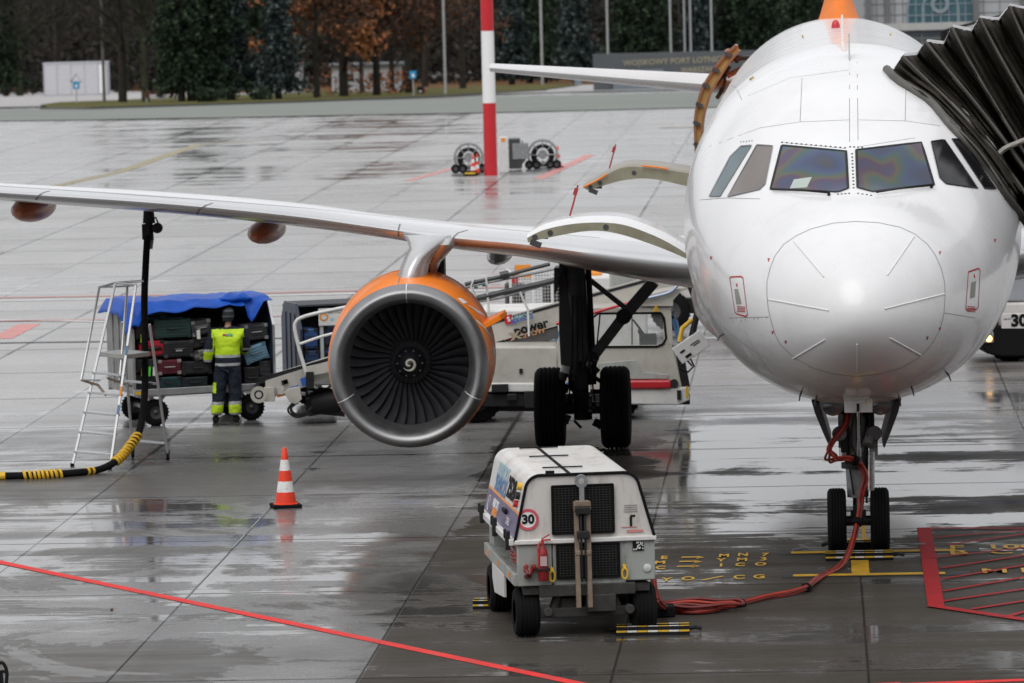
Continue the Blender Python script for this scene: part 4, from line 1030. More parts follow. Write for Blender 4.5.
CAS = [  # (label, x0,y0,x1,y1 in the 3.103x crop at 50,260, material, kind, depth, tags, tilt)
 ('large dark green suitcase lying flat near the top of the cart', 326, 181, 440, 246, cm('case_green', (.018, .055, .048), (.02, .04, .04)), 'hard', .45, None, 0),
 ('flat teal blue suitcase on top of the pile behind the green one', 298, 166, 380, 192, cm('case_teal', (.03, .11, .14)), 'soft', .45, None, 0),
 ('maroon fabric bag with a lime tag above the red suitcase', 268, 203, 334, 246, cm('case_maroon', (.055, .012, .022)), 'soft', .4, [tlg], 0),
 ('bright red suitcase with a black band at the left of the pile', 280, 248, 356, 303, cm('case_red', (.45, .012, .03)), 'soft', .42, None, 0),
 ('black hard suitcase with a small white badge under the green suitcase', 356, 248, 448, 305, cm('case_black', (.018, .018, .02), (.07, .07, .07)), 'hard', .42, None, 0),
 ('burgundy suitcase with silver trim in the middle of the bottom rows', 338, 308, 410, 358, cm('case_burgundy', (.12, .012, .025), (.35, .30, .26)), 'hard', .42, None, 0),
 ('dark teal suitcase lying on the cart floor below the burgundy one', 336, 361, 408, 402, cm('case_deep_teal', (.012, .05, .055)), 'hard', .42, None, 0),
 ('black fabric bag with yellow, green and white tags under the red suitcase', 268, 306, 336, 350, cm('case_coal', (.014, .014, .016)), 'soft', .42, [ty_, tg, tw], 0),
 ('plain black case on the cart floor in the left corner', 268, 353, 334, 402, cm('case_ink', (.012, .014, .018)), 'hard', .42, None, 0),
 ('charcoal case with silver edge at the top beside the green suitcase', 442, 186, 502, 236, cm('case_charcoal', (.05, .05, .055), (.25, .25, .25)), 'soft', .4, [tw], -.12),
 ('black bag resting on the silver suitcase near the worker', 446, 238, 516, 272, cm('case_pitch', (.02, .02, .022)), 'soft', .4, None, -.08),
 ('scuffed silver grey suitcase beside the worker at mid height', 450, 274, 520, 308, cm('case_silver', (.22, .22, .21), (.05, .05, .05), .35), 'hard', .4, None, -.15),
 ('wide black suitcase behind the workers left glove', 412, 311, 505, 358, cm('case_onyx', (.015, .015, .018)), 'soft', .42, None, 0),
 ('black suitcase with teal piping on the cart floor left of the workers legs', 410, 361, 490, 402, cm('case_bottom', (.012, .022, .028)), 'hard', .42, None, 0),
 ('graphite hard suitcase with shiny trim right of the workers hat', 606, 198, 678, 250, cm('case_graphite', (.05, .05, .055), (.3, .3, .3), .3), 'hard', .42, None, -.06),
 ('light blue suitcase tilted at the right of the worker', 604, 262, 678, 318, cm('case_sky', (.16, .30, .40), (.10, .18, .24)), 'hard', .42, None, -.28),
 ('black suitcase below the light blue one', 604, 330, 650, 402, cm('case_jet', (.014, .014, .016)), 'soft', .42, None, 0),
 ('dark grey suitcase standing in the right corner of the cart', 653, 312, 686, 402, cm('case_slate', (.03, .03, .034)), 'hard', .42, None, 0),
 ('black suitcase hidden behind the workers back', 522, 240, 598, 300, cm('case_hidden', (.02, .02, .022)), 'hard', .4, None, 0),
 ('black suitcase behind the workers waist', 520, 305, 598, 402, cm('case_hidden_b', (.016, .016, .02)), 'hard', .4, None, 0)]
cd_, sd_ = cos(CY), sin(CY)
for lb, a, b, c, d, mt, kd, dp, tgs, ti in CAS:
    u0, v0, u1, v1 = 50+a/3.103, 260+b/3.103, 50+c/3.103, 260+d/3.103
    # depth of the cart's front plane at this column
    def onfront(u, v, inset):
        dd = ray(u, v); nx, ny = -sd_, cd_; t = ((cart_o.x+nx*inset)*nx+(cart_o.y+ny*inset)*ny)/(dd.x*nx+dd.y*ny); return CAM+dd*t
    p = onfront(u0, v1, .06); q = onfront(u1, v0, .06); wd = math.hypot(q.x-p.x, q.y-p.y)
    lo, hi = p.z, q.z
    if b > 350: lo = .553
    cen = (p+q)/2+Vector((-sd_, cd_, 0))*(dp/2+random.uniform(0, .05)+(.2 if 'behind the green' in lb else 0)); cen.z = (lo+hi)/2
    o = suitcase(lb, cen, (wd*.985, dp, (hi-lo)*.97), mt, kd, 0, ti, True, tgs)
    if 'badge' in lb: g = MB(); g.box((0, -dp/2-.014, -.02), (.10, .012, .03)); g.build('name_badge', tw, o)
    if 'black band' in lb: g = MB(); g.box((.04, -dp/2-.022, -.01), (wd*.6, .012, .05)); g.build('band', blackm, o)

# second cart, behind the conveyor
c2 = Vector((W(303, 400, 78.0).x, 78.0, 0))
CART2 = make_cart('baggage_cart', 'second baggage cart half hidden behind the orange engine, white sticker board on top', c2, radians(15), 2.0, 1.3)
CART2.scale = (1, 1, .88)
for ch in CART2.children:
    if ch.name.startswith('end_wall'):
        ch.data.materials[0] = navyp
        for c3 in ch.children: c3.data.materials[0] = navyp
g = MB(); g.box((.78, -.02, 1.66), (1.0, .02, .30), 0); 
g.lathe([(.001, 0), (.07, 0), (.07, .004)], 20, 1, TR(.36, -.032, 1.66) @ RX(pi/2)); g.lathe([(.001, 0), (.045, 0), (.045, .004)], 20, 0, TR(.36, -.038, 1.66) @ RX(pi/2)); g.lathe([(.001, 0), (.025, 0), (.025, .004)], 20, 2, TR(.49, -.032, 1.61) @ RX(pi/2))
g.text('SERVICES', .07, TR(.56, -.032, 1.74) @ FACE, 3); g.text('602', .09, TR(.98, -.032, 1.74) @ FACE, 3, bold=.004); g.text('2244 40', .09, TR(1.0, -.032, 1.62) @ FACE, 4, bold=.004)
g.build('number_board', [whp, orlet, cyanlet, blackm, redp], CART2, smooth=0)
g = MB()
for xx in (.33, .80, 1.3): g.box((xx, .02, 1.05), (.05, .05, 1.0))
g.build('post', greyp, CART2, smooth=0)
t2 = tarp(CART2, 1.05, 2.05, -.02, .8, 1.86, lambda x: .06+.1*max(0, sin(x*5)), 9)
C2 = [('blue suitcase at the upper left of the second cart', .06, 1.1, .28, 1.45, cm('cs_blue', (.02, .07, .22)), 'soft'), ('navy suitcase between the posts of the second cart', .38, 1.15, .76, 1.48, cm('cs_navy', (.015, .03, .07)), 'hard'),
      ('black holdall under the sticker board of the second cart', .84, 1.2, 1.25, 1.5, cm('cs_black', (.02, .02, .025)), 'soft'), ('royal blue bag at mid height in the second cart', .38, .98, .76, 1.12, cm('cs_royal', (.02, .08, .35)), 'soft'),
      ('dark blue case on the left of the second carts floor', .06, .56, .30, 1.07, cm('cs_deep', (.015, .04, .10)), 'hard'), ('black case with a lime tag in the second cart', .38, .74, .76, .96, cm('cs_tagged', (.02, .02, .025)), 'soft'),
      ('steel blue case on the second carts floor', .38, .56, .8, .72, cm('cs_steel', (.06, .12, .18)), 'hard'), ('brown suitcase at the right of the second cart', .86, .85, 1.25, 1.17, cm('cs_brown', (.05, .025, .015)), 'soft'),
      ('black trunk on the floor of the second cart', .86, .56, 1.27, .83, cm('cs_trunk', (.015, .015, .02)), 'hard'), ('grey suitcase nearest the engine in the second cart', 1.34, .8, 1.8, 1.4, cm('cs_grey', (.08, .08, .09)), 'hard')]
for lb, xa, za, xb, zb_, mt, kd in C2:
    a = radians(15); za, zb_ = za*.88, zb_*.88; lx, ly = (xa+xb)/2, .27; cen = Vector((c2.x+lx*cos(a)-ly*sin(a), c2.y+lx*sin(a)+ly*cos(a), (za+zb_)/2))
    suitcase(lb, cen, (xb-xa, .42, zb_-za), mt, kd, 0, 0, True, [tlg] if 'lime' in lb else None, 'suitcases in the second cart', yaw=a)

# ------------------------------------------------------------------ worker, seen from behind
def skin_mesh(name, verts, edges, radii, parent, mats, matf=None, levels=2, root=0, smooth=True):
    me = bpy.data.meshes.new(name); me.from_pydata(verts, edges, []); o = bpy.data.objects.new(name, me); COL.objects.link(o)
    md = o.modifiers.new('s', 'SKIN'); md.use_smooth_shade = True
    for i, r in enumerate(radii):
        s = me.skin_vertices[0].data[i]; s.radius = r if isinstance(r, tuple) else (r, r); s.use_root = (i == root)
    sb = o.modifiers.new('u', 'SUBSURF'); sb.levels = levels; sb.render_levels = levels
    dg = bpy.context.evaluated_depsgraph_get(); m2 = bpy.data.meshes.new_from_object(o.evaluated_get(dg)); bpy.data.objects.remove(o)
    m2.name = name; o = bpy.data.objects.new(name, m2); COL.objects.link(o); o.parent = parent; m2.materials.clear()
    for mt in mats: m2.materials.append(mt)
    for p in m2.polygons:
        p.use_smooth = smooth
        p.material_index = matf(p.center) if matf else 0
    return o
def chain(pts, radii, V, E, Rr, start=None):
    """append a chain; returns index of the last vertex"""
    prev = start
    for p, r in zip(pts, radii):
        V.append(p); Rr.append(r); i = len(V)-1
        if prev is not None: E.append((prev, i))
        prev = i
    return prev
skinm = pm('skin', (.42, .24, .17), .5, var=.1)
navyc = pm('navy_workwear', (.008, .012, .026), .85, var=.35, vs=9, bump=.8, bs=9)
hiv = pm('hi_vis_yellow', (.56, .80, .015), .6, var=.12, vs=8, bump=.7, bs=8)
band = pm('reflective_band', (.42, .43, .44), .4, var=.12, vs=20)
hatm = pm('grey_knit', (.022, .025, .028), .9, var=.35, vs=25, bump=1, bs=60); hatl = pm('light_knit', (.09, .10, .11), .9, var=.35, vs=25, bump=1, bs=60)
glovem = pm('work_glove', (.085, .06, .03), .8, var=.3, vs=20)
bootm = pm('boot_leather', (.012, .011, .011), .85, var=.3, spec=.15)
wp = G(226, 422.5); MAN = thing('person', 'worker in yellow hi-vis vest, navy trousers and grey knit hat, facing the loaded cart', 'person', wp, radians(4))
# body: one continuous figure
V, E, Rr = [], [], []
V.append((0, 0, .92)); Rr.append((.08, .06))
top = chain([(0, 0, 1.08), (0, .0, 1.26), (.0, .02, 1.36), (0, .035, 1.46), (0, .05, 1.54), (0, .06, 1.62), (0, .065, 1.68)], [(.08, .06), (.09, .06), (.07, .05), .048, .058, (.075, .09), (.055, .065)], V, E, Rr, 0)
for s_ in (-1, 1):
    hip = chain([(s_*.10, 0, .86), (s_*.12, .0, .50), (s_*.145, -.01, .12), (s_*.15, .01, .055), (s_*.155, .12, .045)], [.055, .045, .035, .035, (.035, .028)], V, E, Rr, 0)
sh = 3
la = chain([(-.19, .02, 1.38), (-.285, .0, 1.12), (-.30, .09, .88)], [.045, .038, .030], V, E, Rr, sh)
ra = chain([(.19, .03, 1.37), (.25, .10, 1.13), (.20, .32, 1.06)], [.045, .038, .030], V, E, Rr, sh)
# hands: palm, four fingers, thumb
def hand(w0, dirv, side, V, E, Rr, start):
    dirv = Vector(dirv).normalized(); sd = Vector(side).normalized(); nrm = dirv.cross(sd)
    pal = Vector(w0)+dirv*.05
    V.append(tuple(pal)); Rr.append((.032, .02)); E.append((start, len(V)-1)); pi_ = len(V)-1
    for k, ln in enumerate((.068, .078, .074, .058)):
        b = pal+dirv*.04+sd*(-.03+.02*k); chain([tuple(b), tuple(b+dirv*ln*.5+nrm*.012), tuple(b+dirv*ln*.85+nrm*.035)], [.009, .0085, .007], V, E, Rr, pi_)
    b = pal+sd*(-.035)+dirv*.0; chain([tuple(b), tuple(b-sd*.018+dirv*.035+nrm*.01)], [.011, .009], V, E, Rr, pi_)
hand((-.30, .09, .88), (.0, .25, -1), (0, 1, .2), V, E, Rr, la); hand((.20, .32, 1.06), (-.3, 1, -.1), (1, .3, 0), V, E, Rr, ra)
def bodymat(c): return 1 if (c.z < 1.10 and abs(c.x) > .16 and c.z > .6 and (c.x < 0 or c.y > .3)) or (c.y > .34 and c.z > .8) else (2 if c.z < .14 else 0)
skin_mesh('body', V, E, Rr, MAN, [skinm, glovem, bootm], bodymat, 2)
# jacket with vest
V, E, Rr = [(0, 0, .775)], [], [(.215, .16)]
chain([(0, 0, .90), (0, 0, 1.06), (0, .0, 1.22), (0, .015, 1.34), (0, .03, 1.43), (0, .055, 1.55)], [(.212, .155), (.205, .15), (.218, .155), (.20, .14), (.12, .11), (.085, .092)], V, E, Rr, 0)
chain([(-.20, .02, 1.375), (-.255, .01, 1.24), (-.29, .0, 1.11), (-.30, .045, .99), (-.30, .08, .90)], [.10, .092, .086, .08, .072], V, E, Rr, 4)
chain([(.20, .03, 1.37), (.255, .07, 1.24), (.285, .12, 1.12), (.26, .22, 1.085), (.225, .30, 1.06)], [.10, .092, .086, .08, .072], V, E, Rr, 4)
def jmat(c):
    ax = abs(c.x)
    if ax > .225+(.02 if c.z > 1.3 else 0):            # sleeves
        if .93 < c.z < .965 and c.x < 0: return 2
        if .965 <= c.z < 1.09 and c.x < 0: return 1
        if 1.09 <= c.z < 1.125: return 2
        if c.x > 0 and c.y > .12 and 1.0 < c.z: return 1
        return 0
    if .868 < c.z < .915: return 2
    if 1.005 < c.z < 1.04: return 2
    if c.z >= 1.04 and c.z < 1.43: return 1
    return 0
jk = skin_mesh('jacket', V, E, Rr, MAN, [navyc, hiv, band], jmat, 4)
for v in jk.data.vertices:
    n_ = mnoise.noise(v.co*9)*.012+mnoise.noise(v.co*22)*.005; v.co += v.normal*n_
V, E, Rr = [(0, 0, .93)], [], [(.15, .115)]
for s_ in (-1, 1): chain([(s_*.09, 0, .80), (s_*.108, .0, .64), (s_*.122, .01, .46), (s_*.134, 0, .30), (s_*.14, -.005, .20), (s_*.147, -.005, .10)], [(.125, .13), .116, .106, .105, .106, .10], V, E, Rr, 0)
def tmat(c):
    if .12 < c.z < .15: return 2
    if .15 <= c.z < .275: return 1
    if .275 <= c.z < .325: return 2
    if c.x < -.17 and .46 < c.z < .62 and c.y < .06: return 1
    return 0
tr_ = skin_mesh('trousers', V, E, Rr, MAN, [navyc, hiv, band], tmat, 4)
for v in tr_.data.vertices:
    n_ = mnoise.noise(v.co*10+Vector((5, 0, 0)))*.014+mnoise.noise(v.co*Vector((14, 14, 30)))*.006; v.co += v.normal*n_
g = MB(); rr = []
for t, rr_ in ((1.545, .088), (1.56, .094), (1.60, .097), (1.605, .102), (1.625, .103), (1.63, .098), (1.66, .099), (1.69, .094), (1.72, .078), (1.74, .052), (1.75, .015)):
    rr.append([(rr_*.92*cos(a), .062+rr_*1.1*sin(a), t) for a in [2*pi*j/28 for j in range(28)]])
g.loft(rr, mf=lambda i, j: 1 if i in (3, 4, 7) else 0); g.build('knit_hat', [hatm, hatl], MAN, smooth=50)
for s_ in (-1, 1):
    g = MB(); rr = []
    for y_, w_, h_ in ((-.09, .035, .05), (-.07, .048, .08), (0, .052, .12), (.06, .05, .10), (.13, .05, .07), (.18, .042, .055), (.205, .02, .04)):
        rr.append([(s_*.155+w_*cos(a), y_+.0, max(.004, h_*.5+h_*.5*sin(a))) for a in [2*pi*j/16 for j in range(16)]])
    g.loft(rr); g.build('boot', bootm, MAN, smooth=60)
vd = [v for v in jk.data.vertices if abs(v.co.x) < .09 and 1.33 < v.co.z < 1.37 and v.co.y < 0]
yb = min((v.co.y for v in vd), default=-.11)-.006
g = MB(); g.box((-.055, yb+.004, 1.345), (.05, .004, .035), 0, (-.15, 0, 0)); g.text('AIRPORT', .026, TR(.022, yb, 1.353) @ RX(pi/2-.15), 1, .001, .001); g.text('SERVICES', .026, TR(.022, yb-.003, 1.333) @ RX(pi/2-.15), 1, .001, .001)
g.build('vest_logo', [redp, pm('teal_lettering', (.02, .30, .25), .5)], MAN, smooth=0)

for ch in MAN.children:          # he leans a little to his right side, weight on the right foot
    for v in ch.data.vertices: v.co.x += .062*max(0, v.co.z-.15)+.012*sin(v.co.z*3)
# ------------------------------------------------------------------ step ladder
lf, lr_, rf, rr_ = G(72.5, 466), G(110, 469.5), G(133, 457), G(168, 460)
LAD = thing('step_ladder', 'aluminium platform step ladder standing under the wing beside the fuel hose', 'ladder', (lf+lr_+rf+rr_)/4, 0)
o_ = LAD.location
def lw(p): return Vector(p)-o_
TLf = W(115.5, 283, 71.3); TRf = W(136, 285, 70.7)           # tops of the front rails
for a, b, nm in ((lf, TLf, 'front_rail'), (lr_, TRf, 'front_rail')):
    g = MB(); g.bar(lw(a), lw(b), .035, .075, 0, (0, 1, 0)); g.build(nm, alu, LAD, smooth=0, bevel=.006)
    g = MB(); g.box(lw(a)+Vector((0, 0, .02)), (.05, .09, .04)); g.build('rubber_foot', rubber, LAD)
plc = W(128, 352, 71.3)
fl_t = lf.lerp(TLf, (plc.z)/TLf.z); fr_t = lr_.lerp(TRf, (plc.z)/TRf.z)
for i in range(5):
    t = (.245+i*.255)/TLf.z*1.0; t = (.12+i*.255+.0)/TLf.z
    a = lf.lerp(TLf, (.20+i*.27)/TLf.z); b = lr_.lerp(TRf, (.20+i*.27)/TRf.z)
    g = MB(); g.bar(lw(a), lw(b), .09, .028, 0); g.build('step', alu, LAD, smooth=0, bevel=.004)
dvv = ((rf-lf)+(rr_-lr_))/2; dvn = dvv.normalized()
P4 = [fl_t, fr_t, fr_t+dvn*.55, fl_t+dvn*.55]
g = MB(); zt_ = plc.z; g.add([lw((p.x, p.y, zt_+h)) for h in (-.03, .03) for p in P4], [(3, 2, 1, 0), (4, 5, 6, 7)]+[(i, (i+1) % 4, 4+(i+1) % 4, 4+i) for i in range(4)]); g.build('platform', pm('platform_tread', (.42, .42, .40), .5, .4), LAD, smooth=0, bevel=.004)
rl = [P4[3], P4[2]]
for a, b in ((rf, P4[3]+Vector((0, 0, .42))), (rr_, P4[2]+Vector((0, 0, .42)))):
    g = MB(); g.bar(lw(a+Vector((0, 0, .10))), lw(b), .035, .06, 0, (0, 1, 0)); g.build('rear_rail', alu, LAD, smooth=0, bevel=.006)
    g = MB(); c = lw(a)+Vector((0, 0, .05)); g.cyl(c-Vector((.02, 0, 0)), c+Vector((.02, 0, 0)), .05, n=18); g.box(c+Vector((0, 0, .06)), (.055, .03, .06)); g.build('castor', rubber, LAD)
for t in (.16, .72):
    a = rf.lerp(P4[3], t); b = rr_.lerp(P4[2], t); g = MB(); g.bar(lw(a), lw(b), .03, .03); g.build('brace', alu, LAD, smooth=0)
# handrails
q0, q1 = W(81.5, 380, 70.9), W(99.5, 287, 71.6); q2 = W(120, 380, 70.4); q3 = W(127.5, 286, 71.2)
for pts in ([q0, q1, TLf, W(143, 281, 71.0)], [q2, q3, TRf]):
    g = MB(); g.tube([lw(p) for p in pts], .019, 8); g.build('handrail', alu, LAD, smooth=40)
g = MB(); g.tube([lw(q1), lw(q3), lw(TRf)], .016, 8); g.tube([lw(TLf), lw(TRf)], .016, 8); g.tube([lw(q0), lw(q0.lerp(q2, .5)), lw(lf.lerp(TLf, .46))], .012, 6); g.build('handrail', alu, LAD, smooth=40)
for t, mt in ((.62, blulet), (.40, orlet), (.30, blulet)):
    a = lr_.lerp(TRf, t); b = lr_.lerp(TRf, t+.05); g = MB(); g.bar(lw(a)-Vector((0, .045, 0)), lw(b)-Vector((0, .045, 0)), .03, .006, 0, (0, 1, 0)); g.build('rail_sticker', mt, LAD, smooth=0)
g = MB(); a = lf.lerp(TLf, .42); g.tube([lw(q0), lw(W(98, 385, 70.8)), lw(W(106, 395, 70.6))], .02, 6); g.build('stay_strap', rust, LAD)

# ------------------------------------------------------------------ fuel hose
ht = W(149, 219, 71.9); hp = [ht, W(147.5, 236, 71.8), W(146, 262, 71.7), W(144.5, 300, 71.6), W(145, 350, 71.3), W(145, 385, 71.0), W(143, 412, 70.7), W(139, 432, 70.4)]
gq = [W(130, 446, 70.1), W(121, 457, 69.9), W(110, 465, 69.7), G(97, 470, .05), G(78, 472.5, .05), G(50, 474.5, .05), G(20, 475.5, .05), G(-40, 477, .05)]
path = catmull(hp[1:]+gq, 8); HO = thing('fuel_hose', 'black refuelling hose hanging from the wing and curving away over the apron', 'hose', G(125, 470), 0); ho = HO.location
g = MB(); g.tube([p-ho for p in path], .05, 12); g.build('hose', rubber, HO, smooth=60)
def along(i0, i1, name, r, mt, pitch=None):
    g = MB(); pts = path[i0:i1]
    if pitch:
        n = max(3, int(sum((b-a).length for a, b in zip(pts[:-1], pts[1:]))/.062)); fine = []
        for k in range(n*10):
            t = k/(n*10)*(len(pts)-1); j = min(int(t), len(pts)-2); p = pts[j].lerp(pts[j+1], t-j); d = (pts[j+1]-pts[j]).normalized(); a = d.orthogonal().normalized(); b = d.cross(a); an = 2*pi*k/10
            fine.append(p-ho+(a*cos(an)+b*sin(an))*r)
        g.tube(fine, .022, 5)
    else: g.tube([p-ho for p in pts], r, 12)
    return g.build(name, mt, HO, smooth=60)
n_ = len(path)
def near_i(u, v): return min(range(n_), key=lambda i: (lambda q: (q[0]-u)**2+(q[1]-v)**2)(projpx(path[i])))
def projpx(P):
    q = Vector(P)-CAM; x = q.dot(_R); y = q.dot(_U); z = q.dot(_F); up_ = CF*x/z; vp = -CF*y/z; du = (up_+CR*vp)/(1+CR*CR); return 512+du, 341.5+vp-CR*du
along(near_i(138, 433), near_i(113, 463), 'spiral_guard', .055, yel, .75); along(near_i(62, 473.5), near_i(15, 475.5), 'spiral_guard', .055, yel, .9)
for u, v in ((88, 471), (92, 471), (8, 476)): i = near_i(u, v); along(i, i+2, 'hose_ring', .057, yel)
g = MB(); c = ht-ho; g.cyl(c+Vector((0, 0, .16)), c-Vector((0, 0, .06)), .07, .09, 16, 0); g.cyl(c-Vector((0, 0, .06)), c-Vector((.01, 0, .30)), .055, .075, 14, 0); g.cyl(c-Vector((.0, 0, .30)), c-Vector((.02, 0, .42)), .062, n=14, m=1); g.box(c+Vector((-.07, -.03, -.18)), (.06, .05, .22), 0)
g.tube([c+Vector((.03, 0, -.02)), c+Vector((.1, -.02, .02)), c+Vector((.13, -.02, -.06))], .014, 6, 0); g.cyl(c+Vector((.12, -.08, -.13)), c+Vector((.12, .02, -.13)), .075, n=18, m=0); g.build('coupling', [darker, geargrey], HO, smooth=40)

# ------------------------------------------------------------------ traffic cone
def make_cone(name, label, loc, h, group=None, base=.36):
    c = thing(name, label, 'cone', loc, radians(12), group); k = h/.75
    g = MB(); g.box((0, 0, .022*k), (base*k, base*k, .044*k)); g.build('base', rubber, c, smooth=0, bevel=.012*k)
    g = MB(); z = [.045, .20, .33, .47, .59, .70, .745, .75]; R_ = lambda q: .135-.108*(q-.045)/.70
    pr = [(.16*k, .045*k), (R_(.06)*k, .055*k)]+[(R_(q)*k, q*k) for q in (.195, .20, .325, .33, .465, .47, .595, .60, .74)]+[(.018*k, .75*k), (.001, .751*k)]
    def mf(i, j): 
        zz = (pr[i][1]+pr[i+1][1])/2/k; return 1 if (.195 < zz < .33 or .465 < zz < .60) else 0
    g.lathe(pr, 28, 0, mf=mf); g.build('cone_body', [conem, refl], c, smooth=60); return c
make_cone('traffic_cone', 'orange and white striped traffic cone alone on the wet concrete before the engine', G(286, 507), .77)
# ================================================================== GROUND POWER UNIT
GX, GY = G(526, 638).x-.06, 51.75
GPU = thing('power_unit', 'white ground power unit trailer with a drawbar raised against its black grille', 'ground power unit', (GX, GY, 0), radians(6.4))
Wd, Ld = 1.42, 2.95       # body
zb_, zm_, zt_ = .56, 1.02, 1.70
purple = pm('purple_vinyl', (.085, .06, .16), .4, 0, .2, .15, 3)
gp_white = pm('hood_white', (.64, .62, .59), .4, 0, .15, .10, 2.2, .85, (.25, .19, .14), stretch=(1, .6, .30))
gp_grey = pm('lower_grey', (.33, .35, .33), .5, 0, .05, .15, 2.5, .9, (.11, .08, .06), stretch=(1, 1, .4))
def hood_ring(y, ins=0, grow=0):
    # cross-section of the hood: slopes inwards with big rounded shoulders (x, z)
    xb0, xb1 = -.03-grow, Wd+.0+grow; xt0, xt1 = .09-grow, Wd-.17+grow; r = .16
    P = [(xb0, zm_)]; 
    def arc(cx, cz, a0, a1):
        for k in range(9):
            a = radians(a0+(a1-a0)*k/8); P.append((cx+r*cos(a), cz+r*sin(a)))
    zt = zt_+grow
    arc(xt0+r, zt-r, 172, 90); arc(xt1-r+.02, zt-r, 90, 12); P.append((xb1, zm_))
    return [(x, y, z) for x, z in P]
g = MB(); g.loft([hood_ring(0), hood_ring(Ld)], 0); g.build('hood', gp_white, GPU, smooth=40)
# black seal round the front edge
g = MB(); fr = hood_ring(-.012, grow=.004); g.tube([Vector(p) for p in fr], .016, 8); g.build('hood_seal', rubber, GPU, smooth=60)
g = MB(); g.box((Wd/2-.01, .0+.01, zm_-.005), (Wd+.06, .08, .05)); g.build('hood_rail', whp, GPU, bevel=.01)
# roof strap/hinge
g = MB(); g.box((.56, Ld/2, zt_+.006), (.03, Ld, .012)); 
for t in (.22, .62, .93): g.box((.56, Ld*t, zt_+.014), (.42, .03, .012))
g.box((.36, .09, zt_+.02), (.09, .04, .035)); g.build('roof_hinge', rubber, GPU)
# lower front: three panels
g = MB(); g.box((.17, .04, (zb_+zm_)/2-.02), (.36, .07, zm_-zb_-.03), 0); g.box((.74, .045, (zb_+zm_)/2-.02), (.76, .07, zm_-zb_+.0), 0); g.box((1.27, .04, (zb_+zm_)/2+.0), (.31, .07, zm_-zb_-.03), 0)
g.build('front_panel', gp_grey, GPU, bevel=.012)
# body core (right side, back) and open left bay
g = MB(); g.box((Wd-.30, Ld/2+.05, (zb_+zm_)/2), (.56, Ld-.1, zm_-zb_)); g.box((Wd/2, Ld-.2, (zb_+zm_)/2), (Wd-.04, .4, zm_-zb_)); g.box((.2, Ld/2+.05, zb_+.06), (.42, Ld-.1, .10)); g.build('body', gp_grey, GPU, bevel=.01)
g = MB(); g.box((.28, Ld/2, .80), (.02, Ld-.2, .44)); g.build('bay_lining', blackm, GPU)
cbl = pm('orange_cable', (.44, .035, .012), .5, 0, .1, .3, 6); cbd = pm('dark_red_cable', (.17, .012, .010), .5, 0, .1, .3, 6)
for k in range(5):
    g = MB(); pts = []
    for i in range(30): a = 2*pi*i/29*1.8+k; pts.append((.12+.05*sin(a*1.3+k), 1.0+.62*cos(a)+.1*k-.5, zb_+.15+.03*k+.05*sin(a*2)))
    g.tube(catmull(pts, 2), .022, 6); g.build('coiled_cable', cbl if k % 2 else cbd, GPU)
# left side: tray rail with latches, lower tray skirt, wheel guard
g = MB(); g.box((-.055, Ld*.5, zm_-.01), (.06, Ld-.1, .07), 0); g.build('side_rail', whp, GPU, bevel=.008)
for y_ in (.12, 1.35, 2.6): g = MB(); g.box((-.095, y_, zm_+.01), (.05, .09, .20)); g.box((-.12, y_, zm_+.08), (.03, .05, .1)); g.build('side_latch', darker, GPU, bevel=.008)
g = MB(); g.box((-.02, Ld*.5, zb_+.06), (.05, Ld-.1, .13)); g.build('side_tray', gp_grey, GPU, bevel=.008)
g = MB(); g.prism([(1.0, zb_+.0), (1.0, .32), (1.9, .26), (2.1, .40), (2.1, zb_+.0)], 'x', -.05, -.02); g.build('side_skirt', gp_white, GPU, smooth=0, bevel=.005)
for y_ in (.5, 1.5, 2.5): g = MB(); g.box((-.05, y_, zb_+.06), (.012, .08, .05)); g.build('side_marker', orlet, GPU)
# side vinyl follows the sloping hood side: plane from (xb0,zm) to (xt0, zt-r)
s0 = Vector((-.03, 0, zm_)); s1 = Vector((.09+.16+.16*cos(radians(172)), 0, zt_-.16+.16*sin(radians(172)))); sdir = (s1-s0).normalized(); sl_ = (s1-s0).length
nrm = Vector((-sdir.z, 0, sdir.x)); 
def sidept(y, h, off=.004): return s0+sdir*h+Vector((0, y, 0))+nrm*off
Ms = Matrix((Vector((0, -1, 0)), sdir, nrm)).transposed().to_4x4()
def sidetext(mb, txt, size, y, h, m, **k): M = Ms.copy(); M.translation = sidept(y, h, .006); mb.text(txt, size, M, m, .001, **k)
g = MB(); g.add([sidept(.03, .02), sidept(Ld-.02, .02), sidept(Ld-.02, .27), sidept(.03, .27)], [(0, 1, 2, 3)], 0); g.add([sidept(.03, .27), sidept(Ld-.02, .27), sidept(Ld-.02, .295), sidept(.03, .295)], [(0, 1, 2, 3)], 1)
sidetext(g, 'AIRPORT', .13, 2.05, .17, 2, bold=.003); sidetext(g, 'SERVICES', .10, 2.05, .08, 1, bold=.004); sidetext(g, 'ZETEL', .10, .85, .12, 2)
for k in range(20):
    a = 2*pi*k/20
M = Ms.copy(); M.translation = sidept(2.65, .13, .006); g.lathe([(.07, 0), (.085, 0), (.085, .003)], 20, 2, M)
sidetext(g, 'AIRPORT', .24, 1.95, .52, 3, bold=.003); sidetext(g, 'SERVICES', .24, 1.95, .38, 4, bold=.006)
sidetext(g, '2520', .30, 1.02, .44, 5, bold=.012, sx=1.15); 
g.build('side_livery', [purple, orlet, whc, cyanlet, blulet, blackm], GPU, smooth=0)
for (y_, h_, mt) in ((.33, .55, yel), (.33, .45, darker), (.38, .36, redp)): g = MB(); p = sidept(y_, h_, 0); g.cyl(p, p+nrm*.045, .04, n=14); g.build('push_button', mt, GPU)
g = MB(); p = sidept(1.15, .20, .02); g.box(p, (.03, .28, .05)); g.build('hood_handle', blackm, GPU, bevel=.01)
